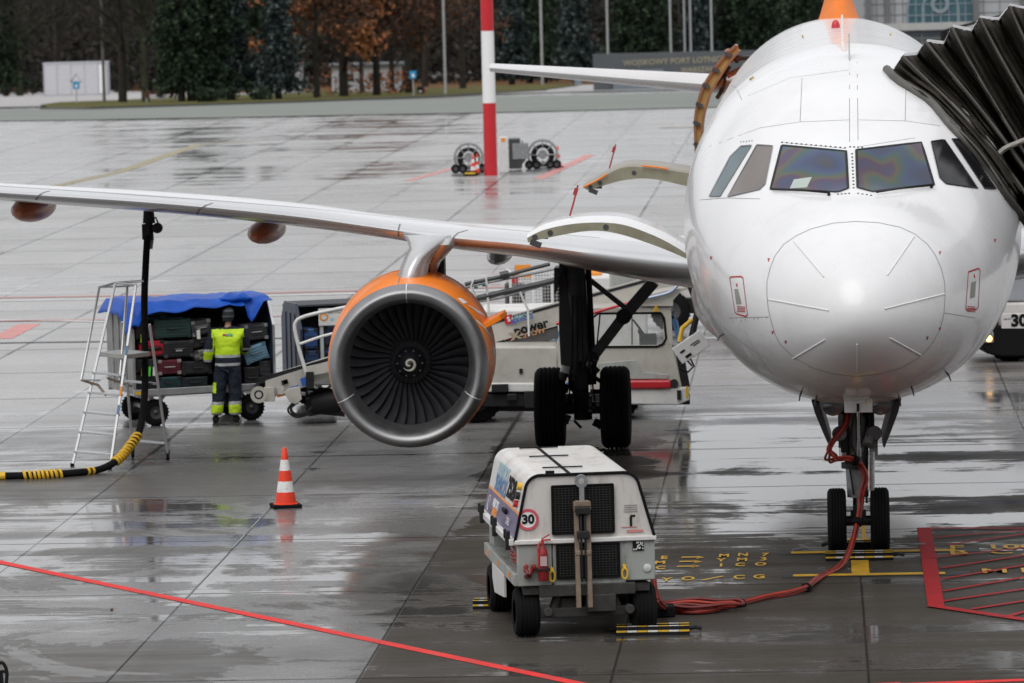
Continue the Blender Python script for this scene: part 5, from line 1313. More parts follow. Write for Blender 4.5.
# grilles with mesh
def grille(x0, z0, x1, z1, name='grille', y=-.02):
    g = MB(); g.box(((x0+x1)/2, y+.004, (z0+z1)/2), (x1-x0, .012, z1-z0), 0)
    o = g.build(name, blackm, GPU, bevel=.02)
    g = MB(); nx = int((x1-x0)/.034)
    for k in range(1, nx): x = x0+(x1-x0)*k/nx; g.box((x, y-.008, (z0+z1)/2), (.005, .006, z1-z0-.04), 0)
    nz = int((z1-z0)/.026)
    for k in range(1, nz): z = z0+(z1-z0)*k/nz; g.box(((x0+x1)/2, y-.0145, z), (x1-x0-.04, .006, .005), 0)
    g.build('wire_mesh', pm('grille_wire', (.055, .055, .052), .5, .5), o, smooth=0)
    g = MB()
    for a, b in (((x0, z0), (x1, z0)), ((x1, z0), (x1, z1)), ((x1, z1), (x0, z1)), ((x0, z1), (x0, z0))): g.bar((a[0], y-.012, a[1]), (b[0], y-.012, b[1]), .016, .016)
    g.build('grille_frame', rubber, o, smooth=0)
grille(.36, 1.09, 1.0, 1.59); grille(.40, .625, 1.05, .975, y=-.004)
# drawbar folded up in front
g = MB(); 
for x_ in (.60, .72): g.bar((x_, -.14, .33), (x_, -.10, 1.38), .05, .055, 0, (0, 1, 0))
g.box((.66, -.13, .90), (.17, .05, .05), 0); g.box((.66, -.11, 1.385), (.18, .08, .09), 0); g.prism([(-.09, 1.38), (.09, 1.38), (.07, 1.44), (-.07, 1.44)], 'y', -.16, -.07, 0, TR(.66, 0, 0))
db = g.build('drawbar', rust, GPU, smooth=0, bevel=.008)
g = MB(); g.box((.66, -.17, 1.34), (.15, .05, .075)); g.box((.66, -.175, 1.09), (.13, .04, .08)); g.bar((.64, -.16, .6), (.64, -.16, 1.3), .02, .02, 0); g.bar((.68, -.16, .6), (.68, -.16, 1.3), .02, .02); g.build('drawbar_fitting', darker, db, bevel=.008)
g = MB(); g.bar((.66, -.12, 1.43), (.66, -.11, 1.60), .05, .03, 0, (0, 1, 0)); M = TR(.66, -.11, 1.64) @ RX(pi/2)
g.lathe([(.032, -.018), (.068, -.018), (.068, .018), (.032, .018), (.032, -.018)], 24, 0, M); g.build('towing_eye', geargrey, db, smooth=30)
# fire extinguisher
ex = MB(); ex.lathe([(.001, 0), (.048, 0), (.054, .015), (.054, .27), (.045, .32), (.02, .35), (.02, .385)], 24, 0, TR(.245, -.085, .62)); exo = ex.build('fire_extinguisher', pm('extinguisher_red', (.26, .012, .016), .5, var=.3, vs=6, dirt=.4), GPU, smooth=40)
g = MB(); g.box((.245, -.085, 1.02), (.03, .03, .04)); g.bar((.235, -.085, 1.04), (.33, -.10, 1.045), .02, .014); g.bar((.235, -.085, 1.05), (.32, -.10, 1.10), .02, .012); g.tube([(.22, -.09, 1.02), (.19, -.11, .98), (.2, -.12, .8), (.21, -.12, .7)], .010, 6); g.build('extinguisher_valve', redm, exo)
g = MB(); g.box((.245, -.152, .83), (.07, .004, .10)); g.build('extinguisher_label', pm('ext_label', (.5, .35, .35), .5), exo)
g = MB(); g.box((.245, -.08, .74), (.14, .14, .02)); g.build('extinguisher_clamp', darker, exo)
# stickers and small fittings
g = MB(); M = TR(.11, -.008, 1.25) @ RX(pi/2); g.lathe([(.082, 0), (.112, 0), (.112, .004), (.082, .004)], 36, 0, M); g.lathe([(.001, 0), (.082, 0), (.082, .003)], 36, 1, M); g.text('30', .13, TR(.11, -.012, 1.25) @ FACE, 2, .001, .006); g.build('speed_sticker', [pm('pink_red', (.62, .10, .13), .5), whc, blackm], GPU, smooth=0)
g = MB(); g.text('x', .001, TR(1.2, -.01, 1.2) @ FACE, 0)
g.bar((1.18, -.006, 1.14), (1.18, -.006, 1.24), .025, .004, 0, (0, 1, 0)); g.box((1.20, -.006, 1.25), (.05, .004, .02), 0); g.box((1.16, -.006, 1.135), (.16, .004, .008), 1); g.box((1.22, -.006, 1.09), (.17, .004, .03), 1)
for k in range(4): g.box((1.18, -.006, 1.36-.022*k), (.14, .003, .004), 2)
g.build('instruction_sticker', [blackm, pm('pale_red', (.6, .25, .24), .5), seamm], GPU, smooth=0)
g = MB(); g.box((1.25, -.002, .935), (.115, .01, .10), 0); random.seed(2)
for k in range(26): g.box((1.20+random.random()*.1, -.009, .895+random.random()*.08), (.012, .004, .012), 1)
g.build('notice_plate', [blackm, seamw], GPU, smooth=0)
for x_ in (.10, 1.34): g = MB(); g.lathe([(.042, 0), (.042, .012), (.03, .018), (.001, .02)], 20, 0, TR(x_, .005, .70) @ RX(pi/2)); g.build('reflector', pm('white_reflector', (.6, .6, .6), .3), GPU, smooth=40)
for x_ in (.345, 1.10): g = MB(); g.tube([(x_+.028*cos(a), -.03, .655+.055*sin(a)) for a in [2*pi*k/16 for k in range(17)]], .010, 6); g.cyl((x_, .01, .73), (x_, -.03, .73), .02, n=10); g.build('lashing_ring', yel, GPU)
# chassis
g = MB(); g.box((Wd/2, Ld/2, .50), (Wd-.1, Ld-.1, .09)); g.box((Wd/2, .02, .50), (1.0, .1, .12)); g.cyl((.1, .28, .24), (Wd-.1, .28, .24), .045, n=12); g.box((Wd/2, .1, .26), (1.02, .06, .10)); g.bar((.36, .12, .3), (.44, .14, .5), .1, .06); g.bar((1.05, .12, .3), (.96, .14, .5), .1, .06)
g.cyl((.1, 2.35, .24), (Wd-.1, 2.35, .24), .045, n=12); g.box((.55, .3, .33), (.2, .4, .16)); g.box((.85, .2, .36), (.3, .5, .18)); g.cyl((.30, .05, .28), (.30, -.01, .28), .05, n=14); g.cyl((1.15, .05, .28), (1.15, -.01, .28), .05, n=14)
g.build('chassis', pm('chassis_grime', (.05, .047, .043), .7, .2, 0, .4, 8, .5), GPU, smooth=40, bevel=.01)
for x_, y_ in ((.10, .28), (Wd-.10, .28), (.06, 2.35), (Wd-.10, 2.35)):
    g = MB(); M = TR(x_, y_, .262) @ RY(pi/2); r = .262; h = .122
    pr = [(r*.5, -h), (r*.85, -h*1.02), (r*.97, -h*.8)]
    for gq in (-.5, -.17, .17, .5): pr += [(r, (gq-.1)*h), (r*.965, (gq-.06)*h), (r*.965, (gq+.06)*h), (r, (gq+.1)*h)]
    pr += [(r*.97, h*.8), (r*.85, h*1.02), (r*.5, h)]
    g.lathe(pr, 40, 0, M); o = g.build('wheel', rubber, GPU, smooth=40)
    g = MB(); g.lathe([(.001, -h*.7), (r*.52, -h*.6), (r*.52, h*.6), (.001, h*.7)], 20, 0, M); g.build('rim', geargrey, o, smooth=30)

# wheel chocks: black bars with yellow/white flashes
def chock(label, loc, rz, ln=.74, group='striped wheel chocks'):
    c = thing('wheel_chock', label, 'chock', loc, rz, group)
    for k, y_ in enumerate((-.09, .09)):
        g = MB(); g.prism([(y_-.075, 0), (y_+.075, 0), (y_+.03, .085), (y_-.03, .085)], 'x', -ln/2, ln/2); o = g.build('rubber_bar', rubber, c, bevel=.008)
        g = MB(); n = 7; 
        for i in range(n): x = -ln/2+ln*(i+.5)/n; g.box((x, y_-.0, .0875), (ln/n*.96, .03, .004), i % 2); g.box((x, y_-.062, .042), (ln/n*.96, .006, .018), i % 2)
        g.build('flash_tape', [yel, refl], o, smooth=0)
    g = MB(); g.box((-ln/2+.05, 0, .03), (.06, .2, .04)); g.box((ln/2-.05, 0, .03), (.06, .2, .04)); g.tube([(ln/2-.02, 0, .04), (ln/2+.06, -.03, .06), (ln/2+.12, 0, .04)], .022, 7); g.build('chock_link', darker, c)
    return c
p = G(653, 633); chock('striped wheel chock against the front right wheel of the power unit', (p.x, p.y+.0, 0), radians(-2), .76)
p = G(493, 607); chock('striped wheel chock at the rear left wheel of the power unit', (p.x, p.y, 0), radians(-4), .42)
g = MB(); p = G(672, 617); g.box((0, 0, .06), (.26, .3, .12)); g.box((-.03, 0, .13), (.12, .2, .04)); tag(g.build('rubber_block', rubber, bevel=.02, loc=(p.x-.1, p.y+.1, 0)), 'low black rubber block lying behind the front chock of the power unit', 'block')
p = G(598, 442.5); g = MB()
mgp = toW((-3.775, 17.0, 0)); chock('wheel chock between the main gear tyres of the jet', (mgp.x+.0, mgp.y-.0, 0), radians(0), .5)
p = toW((0, 4.55, 0)); ch = chock('striped wheel chock laid across both nose wheels', (p.x, p.y, 0), YAW, .78)
p = toW((0.02, 5.58, 0)); chock('striped wheel chock behind both nose wheels', (p.x, p.y, 0), YAW+pi, .66)
for (u, v, lb) in ((812, 551, 'worn grey strap on the paint left of the nose wheels'), (905, 547, 'worn grey strap on the paint right of the nose wheels')):
    g = MB(); p = G(u, v); g.tube([(-.22, 0, .02), (-.05, .08, .03), (.08, .03, .025), (.24, .07, .02)], .014, 6); tag(g.build('chock_strap', geargrey, loc=(p.x, p.y, 0)), lb, 'strap')

# ------------------------------------------------------------------ power cable from the unit to the nose gear
CB = thing('power_cable', 'bundle of red power cables running from the power unit up to the nose gear', 'cable', G(760, 605), 0); co = CB.location
def zl(u, v, z=.03): return G(u, v, z)
base_path = [W(653, 578, 52.3), W(655, 592, 52.2), W(660, 604, 52.2), zl(668, 609.5), zl(685, 612), zl(710, 611), zl(740, 604), zl(770, 597), zl(790, 593.5), zl(806, 588, .04), W(822, 581, 56.3), W(836, 572, 56.9), W(846, 558, 57.3), W(853, 540, 57.7), W(857.5, 522, 57.9), W(860.5, 505, 58.0), W(862, 492, 58.0), W(865.5, 478, 58.0), W(861, 466, 58.0), W(854, 460, 57.9), W(846, 458, 57.8), W(838, 459, 57.8), W(832, 458, 57.8), W(829, 450, 57.8), W(833, 441, 57.9), W(840, 433, 58.0), W(846, 424, 58.1), W(848, 414, 58.2)]
random.seed(11)
for k in range(5):
    a = 2*pi*k/5; pts = []
    for i, p in enumerate(base_path):
        tw = a+i*.5; r = .022 if i != 22 else .05; pts.append(p-co+Vector((cos(tw)*r+(random.uniform(-.03, .03) if i in (9, 10, 11, 21, 22) else 0), random.uniform(-.01, .01), sin(tw)*r*(.9)+(.012 if i < 10 else 0))))
    for q in pts: q.z = max(q.z, .02-0)
    g = MB(); g.tube(catmull(pts, 6), .0145, 7); g.build('cable_strand', cbl if k % 2 else cbd, CB, smooth=60)
for i in (6, 9, 14, 19):
    p = base_path[i]-co; dd = (base_path[i+1]-base_path[i-1]).normalized()*.035; g = MB(); g.cyl(p-dd, p+dd, .058, n=12); g.build('cable_tie', rubber, CB)
# spare loop lying by the unit
for k in range(4):
    cx, cy = zl(683, 609).x, zl(683, 609).y; pts = []
    rx_, ry_ = .42+.03*k, .16+.04*k
    for i in range(40): a = 2*pi*i/39; pts.append(Vector((cx+.06*k-.05+rx_*cos(a)+.02*sin(3*a+k), cy+ry_*sin(a), .025+.022*k+.01*sin(5*a)))-co)
    g = MB(); g.tube(pts, .018, 7); g.build('cable_loop', cbd if k % 2 else cbl, CB, smooth=60)

# ------------------------------------------------------------------ belt loader beside the jet
LY = 75.3; ly = radians(6); LO = Vector((W(575, 400, LY).x, LY, 0))
BL = thing('belt_loader', 'cream belt loader with its conveyor raised behind the main landing gear', 'belt loader', LO, 0)
def lb_(u, v, dy=0.0): p = W(u, v, LY+dy)-LO; return p
def panel(mb, px, dy, th, m=0):
    P = [lb_(u, v, dy) for u, v in px]; n = len(P); D = Vector((0, th, 0))
    mb.add(P+[p+D for p in P], [tuple(range(n-1, -1, -1)), tuple(range(n, 2*n))]+[(i, (i+1) % n, n+(i+1) % n, n+i) for i in range(n)], m); return mb
# low hood + engine cover
g = MB(); panel(g, [(462, 346.5), (556, 346.5), (560, 352), (560, 392), (462, 392)], 0, 1.25); g.build('engine_cover', cream, BL, smooth=0, bevel=.03)
g = MB(); panel(g, [(462, 394), (690, 394), (690, 404.5), (462, 407)], .02, 1.2); g.build('chassis_beam', darker, BL, smooth=0, bevel=.01)
g = MB(); panel(g, [(660, 389), (688, 387), (690, 400), (678, 405), (600, 404), (600, 389)], -.05, 1.3); panel(g, [(488, 383), (560, 383), (560, 392), (488, 392)], -.03, .3); g.build('bumper', whp, BL, smooth=0, bevel=.02)
g = MB(); panel(g, [(475, 398), (600, 399), (600, 412), (475, 411)], .3, .5); g.build('frame_rail', darker, BL, smooth=0)
# cab: shell with a real window opening, seat and wheel inside
WX0, WZ0, WX1, WZ1 = 597, 344, 663, 313
cabs = MB()
panel(cabs, [(556, 346), (672, 345), (682, 388), (556, 390)], 0, .05)              # lower side
panel(cabs, [(556, 346), (562, 329), (568, 346)], 0, .05)
panel(cabs, [(663, 313), (671, 307), (673, 345), (664, 345)], 0, .05)              # front post
panel(cabs, [(562, 329), (586, 308), (671, 307), (663, 313.5), (598, 314), (578, 330), (572, 345), (566, 346)], 0, .05)
panel(cabs, [(556, 346), (672, 345), (682, 388), (556, 390)], 1.15, .05); panel(cabs, [(663, 313), (671, 307), (673, 345), (664, 345)], 1.15, .05)
panel(cabs, [(586, 308), (671, 307), (667, 312), (588, 313)], .05, 1.1)
panel(cabs, [(562, 329), (586, 308), (588, 313), (568, 332)], .05, 1.1); panel(cabs, [(670, 345), (674, 345), (682, 388), (678, 388)], .05, 1.1)
cab = cabs.build('cab', cream, BL, smooth=0, bevel=.006)
g = MB(); panel(g, [(576, 331), (598, 314.5), (662, 314), (664, 340), (660, 345), (574, 345)], .045, .004); 
glass = pm('cab_glass', (.5, .52, .52), .05, var=.05, spec=.4); bs_ = glass.node_tree.nodes['Principled BSDF']; bs_.inputs['Alpha'].default_value = .14
g.build('cab_window', glass, cab, smooth=0)
g = MB(); P = [lb_(u, v, -.01) for u, v in ((574, 345), (576, 331), (598, 313.6), (661, 313), (664, 318), (666, 338), (663, 344), (657, 346.5), (578, 347))]; g.tube([*P, P[0]], .017, 6); 
g.tube([lb_(597, 344, .02), lb_(600, 314, .02)], .012, 6); g.tube([lb_(632, 345, .02), lb_(632, 314, .02)], .008, 6); g.build('window_seal', rubber, cab, smooth=60)
g = MB(); panel(g, [(570, 318), (578, 316), (583, 332), (590, 343), (588, 350), (572, 350)], .35, .35); g.build('driver_seat', blackm, cab, smooth=0, bevel=.03)
g = MB(); c = lb_(639, 330, .35); M = TR(*c) @ RY(radians(-35)); g.tube([M @ Vector((.02, .17*cos(a), .17*sin(a))) for a in [2*pi*k/20 for k in range(20)]], .014, 6, closed=True); g.tube([c, lb_(646, 345, .35)], .03, 8); g.tube([M @ Vector((.0, -.17, 0)), M @ Vector((.0, .17, 0))], .012, 6); g.box(lb_(648, 340, .35), (.25, .5, .16)); g.build('steering_wheel', blackm, cab, smooth=50)
g = MB(); P = [lb_(656, 304.5, -.055), lb_(652.5, 311.5, -.055), lb_(659.5, 311.5, -.055)]; g.prism([(p.x, p.z) for p in P], 'y', -.058, -.052, 0); g.text('!', .07, TR(lb_(656, 309.5).x, -.062, lb_(656, 309.2).z) @ FACE, 1)
P = [lb_(640, 306, -.03), lb_(673, 306, -.03), lb_(673, 300, -.03), lb_(684, 288, -.03), lb_(663, 291, -.03), lb_(640, 297, -.03)]; g.prism([(p.x, p.z) for p in P], 'y', -.05, .6, 2); g.build('roof_bracket', [yel, blackm, cream], cab, smooth=0)
g = MB(); panel(g, [(599, 363), (606, 363), (606, 368), (599, 368)], -.02, .03); g.build('step_recess', blackm, cab)
g = MB(); panel(g, [(599, 363), (636, 360), (642, 372), (668, 375), (668, 379), (600, 379)], -.03, .03); g.build('wheel_arch', greyp, cab, smooth=0, bevel=.006)
g = MB(); a, b = lb_(618, 384.5, -.06), lb_(671, 384, -.06); g.bar(a, b, .09, .13, 0, (0, 0, 1)); g.build('side_bumper', redp, BL, smooth=0, bevel=.03)
g = MB(); 
for (a, b) in (((672, 316), (679, 343)), ((676, 320), (683, 352)), ((668, 312), (674, 318))): g.bar(lb_(*a, .1), lb_(*b, .1), .05, .04, 0, (0, 1, 0))
g.build('front_guard', blulet, BL)
g = MB(); g.tube([lb_(683, 362, .05), lb_(690, 358, .05), lb_(694, 366, .05), lb_(688, 372, .05), lb_(680, 368, .05), lb_(683, 362, .05)], .018, 6); g.tube([lb_(680, 352, .3), lb_(692, 366, .3)], .015, 6); g.bar(lb_(678, 345, .1), lb_(686, 387, .1), .12, .1, 0, (0, 1, 0)); g.box(lb_(687, 392, -.03), (.04, .05, .17), 1); g.box(lb_(679, 395, -.07), (.06, .03, .14), 0)
g.cyl(lb_(674, 383, -.08), lb_(674, 383, .05), .06, n=14); g.build('front_fittings', [darker, yel, geargrey], BL)
for u, y_ in ((478, .25), (617, .25), (478, 1.1), (617, 1.1)):
    c = lb_(u, 409, y_); c.z = .34; cart_wheel(BL, c, .34, .2)
g = MB()
for u, v, wd, hh in ((500, 388, .25, .12), (478, 398, .1, .1), (512, 397, .14, .1), (541, 399, .5, .25), (470, 404, .3, .1)): g = MB(); g.box(lb_(u, v, -.02), (wd, .12, hh)); g.build('side_box', darker, BL, bevel=.01)
g = MB(); g.box(lb_(472, 366, -.01), (.06, .02, .09)); g.box(lb_(521, 371, -.012), (.05, .03, .07)); g.build('filler_cap', darker, BL)
g = MB(); panel(g, [(562, 389), (585, 379), (590, 379), (590, 392), (562, 394)], -.04, .03); g.box(lb_(570, 385, -.05), (.12, .02, .07), 1); g.build('step_plate', [whp, bluem], BL, smooth=0)
# conveyor: one long beam from lower left to upper right
def cvy(t, dz=0, dy=0): # t 0..1 along the belt
    a = Vector((W(262, 392, 75.9).x, 75.9, W(262, 392, 75.9).z)); b = W(706, 268, 77.0); p = a.lerp(b, t)-LO; p.z += dz; p.y += dy; return p
cd = (cvy(1)-cvy(0)).normalized(); cn_ = Vector((-cd.z, 0, cd.x)).normalized()
CBW = 1.0
# belt beam follows the two heights seen left and right of the engine
A0, A1 = W(259, 393, 75.6)-LO, W(345, 368, 75.75)-LO; B0, B1 = W(494, 336, 76.1)-LO, W(706, 278, 76.5)-LO
axis = [A0, A1, B0, B1]
def beam(mb, pts, up0, up1, dy0, dy1, m=0):
    vs = []
    for p in pts: vs += [p+Vector((0, dy0, up0)), p+Vector((0, dy1, up0)), p+Vector((0, dy1, up1)), p+Vector((0, dy0, up1))]
    n = len(pts); mb.add(vs, [(i*4+k, i*4+(k+1) % 4, (i+1)*4+(k+1) % 4, (i+1)*4+k) for i in range(n-1) for k in range(4)]+[(3, 2, 1, 0), tuple((n-1)*4+k for k in range(4))], m); return mb
g = MB(); beam(g, [A0+Vector((.1, 0, 0)), A1, B0, B1], -.10, .18, 0, .05); beam(g, [A0+Vector((.1, 0, 0)), A1, B0, B1], -.10, .18, CBW-.05, CBW); cv = g.build('conveyor', cream, BL, smooth=0, bevel=.006)
g = MB(); beam(g, [A0, A1, B0, B1], .10, .13, .05, CBW-.05); beam(g, [A0+Vector((.2, 0, 0)), A1, B0, B1], -.06, -.04, .05, CBW-.05); g.build('belt', rubber, cv, smooth=0)
g = MB(); beam(g, [A1+Vector((.3, 0, 0)), B0, B0.lerp(B1, .30)], -.30, -.13, .04, .3, 0); beam(g, [A0, A1, B0, B1], .185, .225, -.01, .04, 1); g.build('lower_beam', [pm('beam_grey', (.15, .15, .145), .5, .3, 0, .2, 3, .4), darker], cv, smooth=0)
g = MB(); g.cyl(A0+Vector((0, -.04, -.02)), A0+Vector((0, CBW+.04, -.02)), .12, n=28); ro = g.build('end_roller', darker, cv, smooth=40)
g = MB(); M = TR(*(A0+Vector((0, -.045, -.02)))) @ RX(pi/2); g.lathe([(.07, 0), (.125, 0), (.125, .03), (.07, .03), (.07, 0)], 28, 0, M); g.lathe([(.001, 0), (.045, 0), (.045, .035), (.001, .035)], 20, 0, M); g.build('roller_flange', cream, cv, smooth=30)
g = MB(); g.box(A0+Vector((.16, -.03, -.02)), (.16, .05, .22), 0); g.box(A0+Vector((.33, -.02, .03)), (.1, .04, .12), 0)
P = [lbp-LO for lbp in (W(290, 388, 75.6), W(300, 386, 75.6), W(302, 399, 75.6), W(296, 404, 75.6), W(290, 402, 75.6), W(284, 392, 75.6))]; g.prism([(p.x, p.z) for p in P], 'y', P[0].y-.05, P[0].y+.02, 0)
g.build('end_bracket', cream, cv, smooth=0, bevel=.008)
for (u, v, wd, hh, mt) in ((282, 394.5, .16, .05, orlet), (295, 388.5, .14, .08, bluem), (304, 381.5, .09, .12, bluem), (285, 382, .10, .07, darker), (285.5, 382, .05, .05, orlet)):
    g = MB(); p = W(u, v, 75.62)-LO; g.box(p+Vector((0, -.02, 0)), (wd, .012, hh), 0, (0, radians(-14), 0)); g.build('beam_sticker', mt, cv, smooth=0)
g = MB()
for (u, v) in ((268, 391), (273, 389), (268, 397), (274, 396), (294, 401)): p = W(u, v, 75.58)-LO; g.cyl(p, p+Vector((0, -.03, 0)), .03, n=10)
g.build('beam_bolt', geargrey, cv)
# left guard rail
def wl(u, v, Y=75.6): return W(u, v, Y)-LO
g = MB(); g.tube(catmull([wl(352, 306), wl(318, 313), wl(302, 317.5), wl(296, 322), wl(295, 330), wl(300, 352), wl(307, 375)], 5), .028, 8); g.tube([wl(300, 344), wl(320, 337), wl(350, 329)], .022, 8); g.build('guard_rail', whp, cv, smooth=60)
g = MB(); P = [wl(305, 367), wl(350, 357), wl(350, 368), wl(308, 376)]; g.prism([(p.x, p.z) for p in P], 'y', P[0].y-.02, P[0].y+.03); g.box(wl(310, 380), (.12, .08, .25), 1); g.build('rail_plate', [cream, darker], cv, smooth=0)
# hydraulics and dark gubbins under it
g = MB(); g.cyl(wl(312, 404, 76), wl(345, 398, 76), .18, n=16, m=0); g.box(wl(330, 402, 76.1), (.7, .4, .26), 0, (0, -.2, 0)); g.bar(wl(306, 410, 76), wl(345, 414, 76), .06, .08, 0); g.tube(catmull([wl(298, 402), wl(291, 408), wl(295, 414), wl(305, 413), wl(312, 407)], 5), .022, 6); g.tube(catmull([wl(294, 402), wl(288, 410), wl(296, 417), wl(310, 414)], 5), .018, 6)
g.bar(wl(345, 372, 76), wl(500, 395, 76.1), .12, .2, 0, (0, 1, 0)); g.build('lift_linkage', darker, BL, smooth=40)
# upper hand rails seen right of the engine
for pts, r_ in (([(455, 294), (466, 284), (500, 277), (530, 269), (550, 264)], .03), ([(462, 288), (480, 284), (520, 276), (560, 268), (578, 266)], .02), ([(470, 300), (500, 293), (540, 284), (568, 277)], .045), ([(462, 304), (500, 298), (558, 281)], .02)):
    g = MB(); g.tube([wl(u, v, 76.0) for u, v in pts], r_, 8); g.build('guard_rail', dark if r_ in (.03, .045) else geargrey, cv, smooth=60)
for pts in ([(474, 279), (471, 286), (476, 298)], [(486, 277), (489, 312)], [(463, 283), (466, 290)], [(520, 292), (528, 310), (529, 336)], [(476, 298), (489, 297)]):
    g = MB(); g.tube([wl(u, v, 75.98) for u, v in pts], .018, 6); g.build('rail_post', whp, cv, smooth=60)
g = MB(); a, b = wl(500, 275.5, 75.9), wl(509, 273.5, 75.9); g.cyl(a, b, .055, n=14); g.build('work_lamp', dark, cv, smooth=40)
for u, v in ((476, 287.5), (484, 285.5)): g = MB(); g.box(wl(u, v, 75.93), (.06, .05, .03)); g.build('rail_clamp', pm('green_clamp', (.02, .12, .09), .5), cv)
# blue-white tube and lettering on the conveyor side
g = MB(); g.tube(catmull([wl(556, 324, 75.2), wl(600, 311, 75.2), wl(640, 300, 75.2), wl(668, 293, 75.2), wl(677, 286, 75.2), wl(678, 283, 75.3)], 5), .022, 8, mf=lambda i: 1 if i < 9 else 0); g.build('hydraulic_tube', [pm('tube_white_blue', (.40, .48, .62), .3, .3), redp], BL, smooth=60)
bt = cv; ang = math.atan2(B1.z-B0.z, B1.x-B0.x); Mt = RX(pi/2) 
def cvt(mb, txt, size, u, v, m, dy=0, **k): p = wl(u, v, 76.02+dy); mb.text(txt, size, TR(p.x, B0.y-.015+dy, p.z) @ RY(-ang) @ FACE, m, .001, **k)
g = MB(); c = wl(510, 319.5, 76); M = TR(c.x, B0.y-.012, c.z) @ RY(-ang); g.box((0, 0, 0), (.13, .006, .13), 0, M=M @ TR(-.02, 0, 0)); g.text('S', .1, M @ TR(-.02, -.006, 0) @ FACE, 3, .001, .004)
cvt(g, 'AIRPORT', .085, 522, 316.8, 2, bold=.003); cvt(g, 'SERVICES', .085, 522, 319.6, 1, bold=.003); g.build('company_lettering', [redp, bluem, cyanlet, whc], cv, smooth=0)
g = MB(); cvt(g, 'power', .20, 531, 327.5, 0, .04, bold=.007); cvt(g, 'STOW', .12, 534, 333, 1, .04, bold=.004); 
p = wl(515, 335, 76.02); M = TR(p.x, B0.y+.02, p.z) @ RY(-ang) @ FACE; g.text('x', .24, M, 2, .001, .006, 1.3); g.build('beam_lettering', [blackm, pm('rust_letter', (.5, .22, .08), .5), pm('faint_letter', (.35, .28, .2), .5)], cv, smooth=0)
# a second white unit behind: low wall with lettering
p0 = W(508, 345, 79.0); TU = thing('luggage_tug', 'pale luggage tug with red and blue lettering standing behind the raised conveyor', 'tug', (p0.x, 79, 0), 0)
g = MB(); g.box((.9, .6, .95), (2.6, 1.1, 1.0)); g.build('body', whp, TU, bevel=.05)
for x_ in (-.1, 1.8): cart_wheel(TU, (x_, .1, .3), .3, .2)
g = MB(); q = W(552, 337.5, 78.95)-Vector((p0.x, 79, 0)); g.text('SERVICES', .22, TR(q.x+.1, .04, q.z) @ FACE, 0, .001, .008); g.text('HANDLING', .22, TR(q.x+.1, .04, q.z-.25) @ FACE, 1, .001, .006); g.box((q.x-.62, .044, q.z-.02), (.22, .006, .2), 2); g.build('lettering', [blulet, seamm, redp], TU, smooth=0)

# ------------------------------------------------------------------ white mesh-sided stair unit parked behind
p0 = G(540, 322); CG = thing('cage_trolley', 'white wire mesh trolley with a red plate and an orange flag, parked beyond the conveyor', 'trolley', p0, radians(4)); 
sc_ = 5050/p0.y; cw, chh = 64/sc_, 50/sc_
g = MB()
for x_ in (-.45*cw, -.1*cw, .2*cw, .5*cw): g.box((x_, 0, chh*.55), (.05, .05, chh*.95))
for z_ in (chh*.12, chh*1.0): g.box((0, 0, z_), (cw, .055, .05))
for x_ in (-.45*cw, .5*cw): g.box((x_, .9, chh*.55), (.05, .05, chh*.95)); g.box((x_, .45, chh), (.05, .9, .05)); g.box((x_, .45, chh*.12), (.05, .9, .05))
g.build('frame', whp, CG, smooth=0)
g = MB()
for k in range(22): g.box((-.45*cw+.95*cw*k/21, .02, chh*.55), (.012, .012, chh*.9))
for k in range(14): g.box((0, .035, chh*.12+chh*.88*k/13), (cw*.95, .012, .012))
g.build('wire_mesh', pm('mesh_wire', (.5, .5, .5), .5, .3), CG, smooth=0)
g = MB(); g.box((-.38*cw, .01, chh*.88), (.12, .03, .16)); g.box((-.3*cw, .01, chh*.10), (.5, .03, .08)); g.build('red_plate', redp, CG)
g = MB(); g.box((-.35*cw, .5, chh*.45), (.35, .7, chh*.6)); g.box((.3*cw, .5, chh*.5), (.5, .7, chh*.5)); g.build('equipment_box', darker, CG, bevel=.03)
for x_ in (-.35*cw, .4*cw): cart_wheel(CG, (x_, .1, .16), .16, .1)
p1 = W(523, 271, p0.y); g = MB(); g.box((0, 0, 0), (.3, .03, .24)); o = g.build('flag', orlet, CG); o.location = (p1.x-p0.x, 0, p1.z); g = MB(); g.tube([(p1.x-p0.x-.15, 0, p1.z-.4), (p1.x-p0.x-.15, 0, p1.z+.1)], .015, 6); g.build('flag_pole', geargrey, CG)
p2 = G(592, 318); BW = thing('warning_beacon_trolley', 'low white trolley with an orange warning lamp beyond the landing gear', 'trolley', p2, 0); g = MB(); g.box((0, .3, .55), (1.5, .8, .5)); g.build('body', whp, BW, bevel=.05); p3 = W(590, 277, p2.y)-p2
g = MB(); g.box((p3.x, .3, (p3.z+.8)/2), (.06, .06, p3.z-.7)); g.build('post', geargrey, BW); g = MB(); g.lathe([(.22, -.12), (.24, .05), (.15, .16), (.001, .17)], 18, 0, TR(p3.x, .3, p3.z)); g.build('warning_lamp', orlet, BW)
for x_ in (-.5, .5): cart_wheel(BW, (x_, -.05, .2), .2, .12)

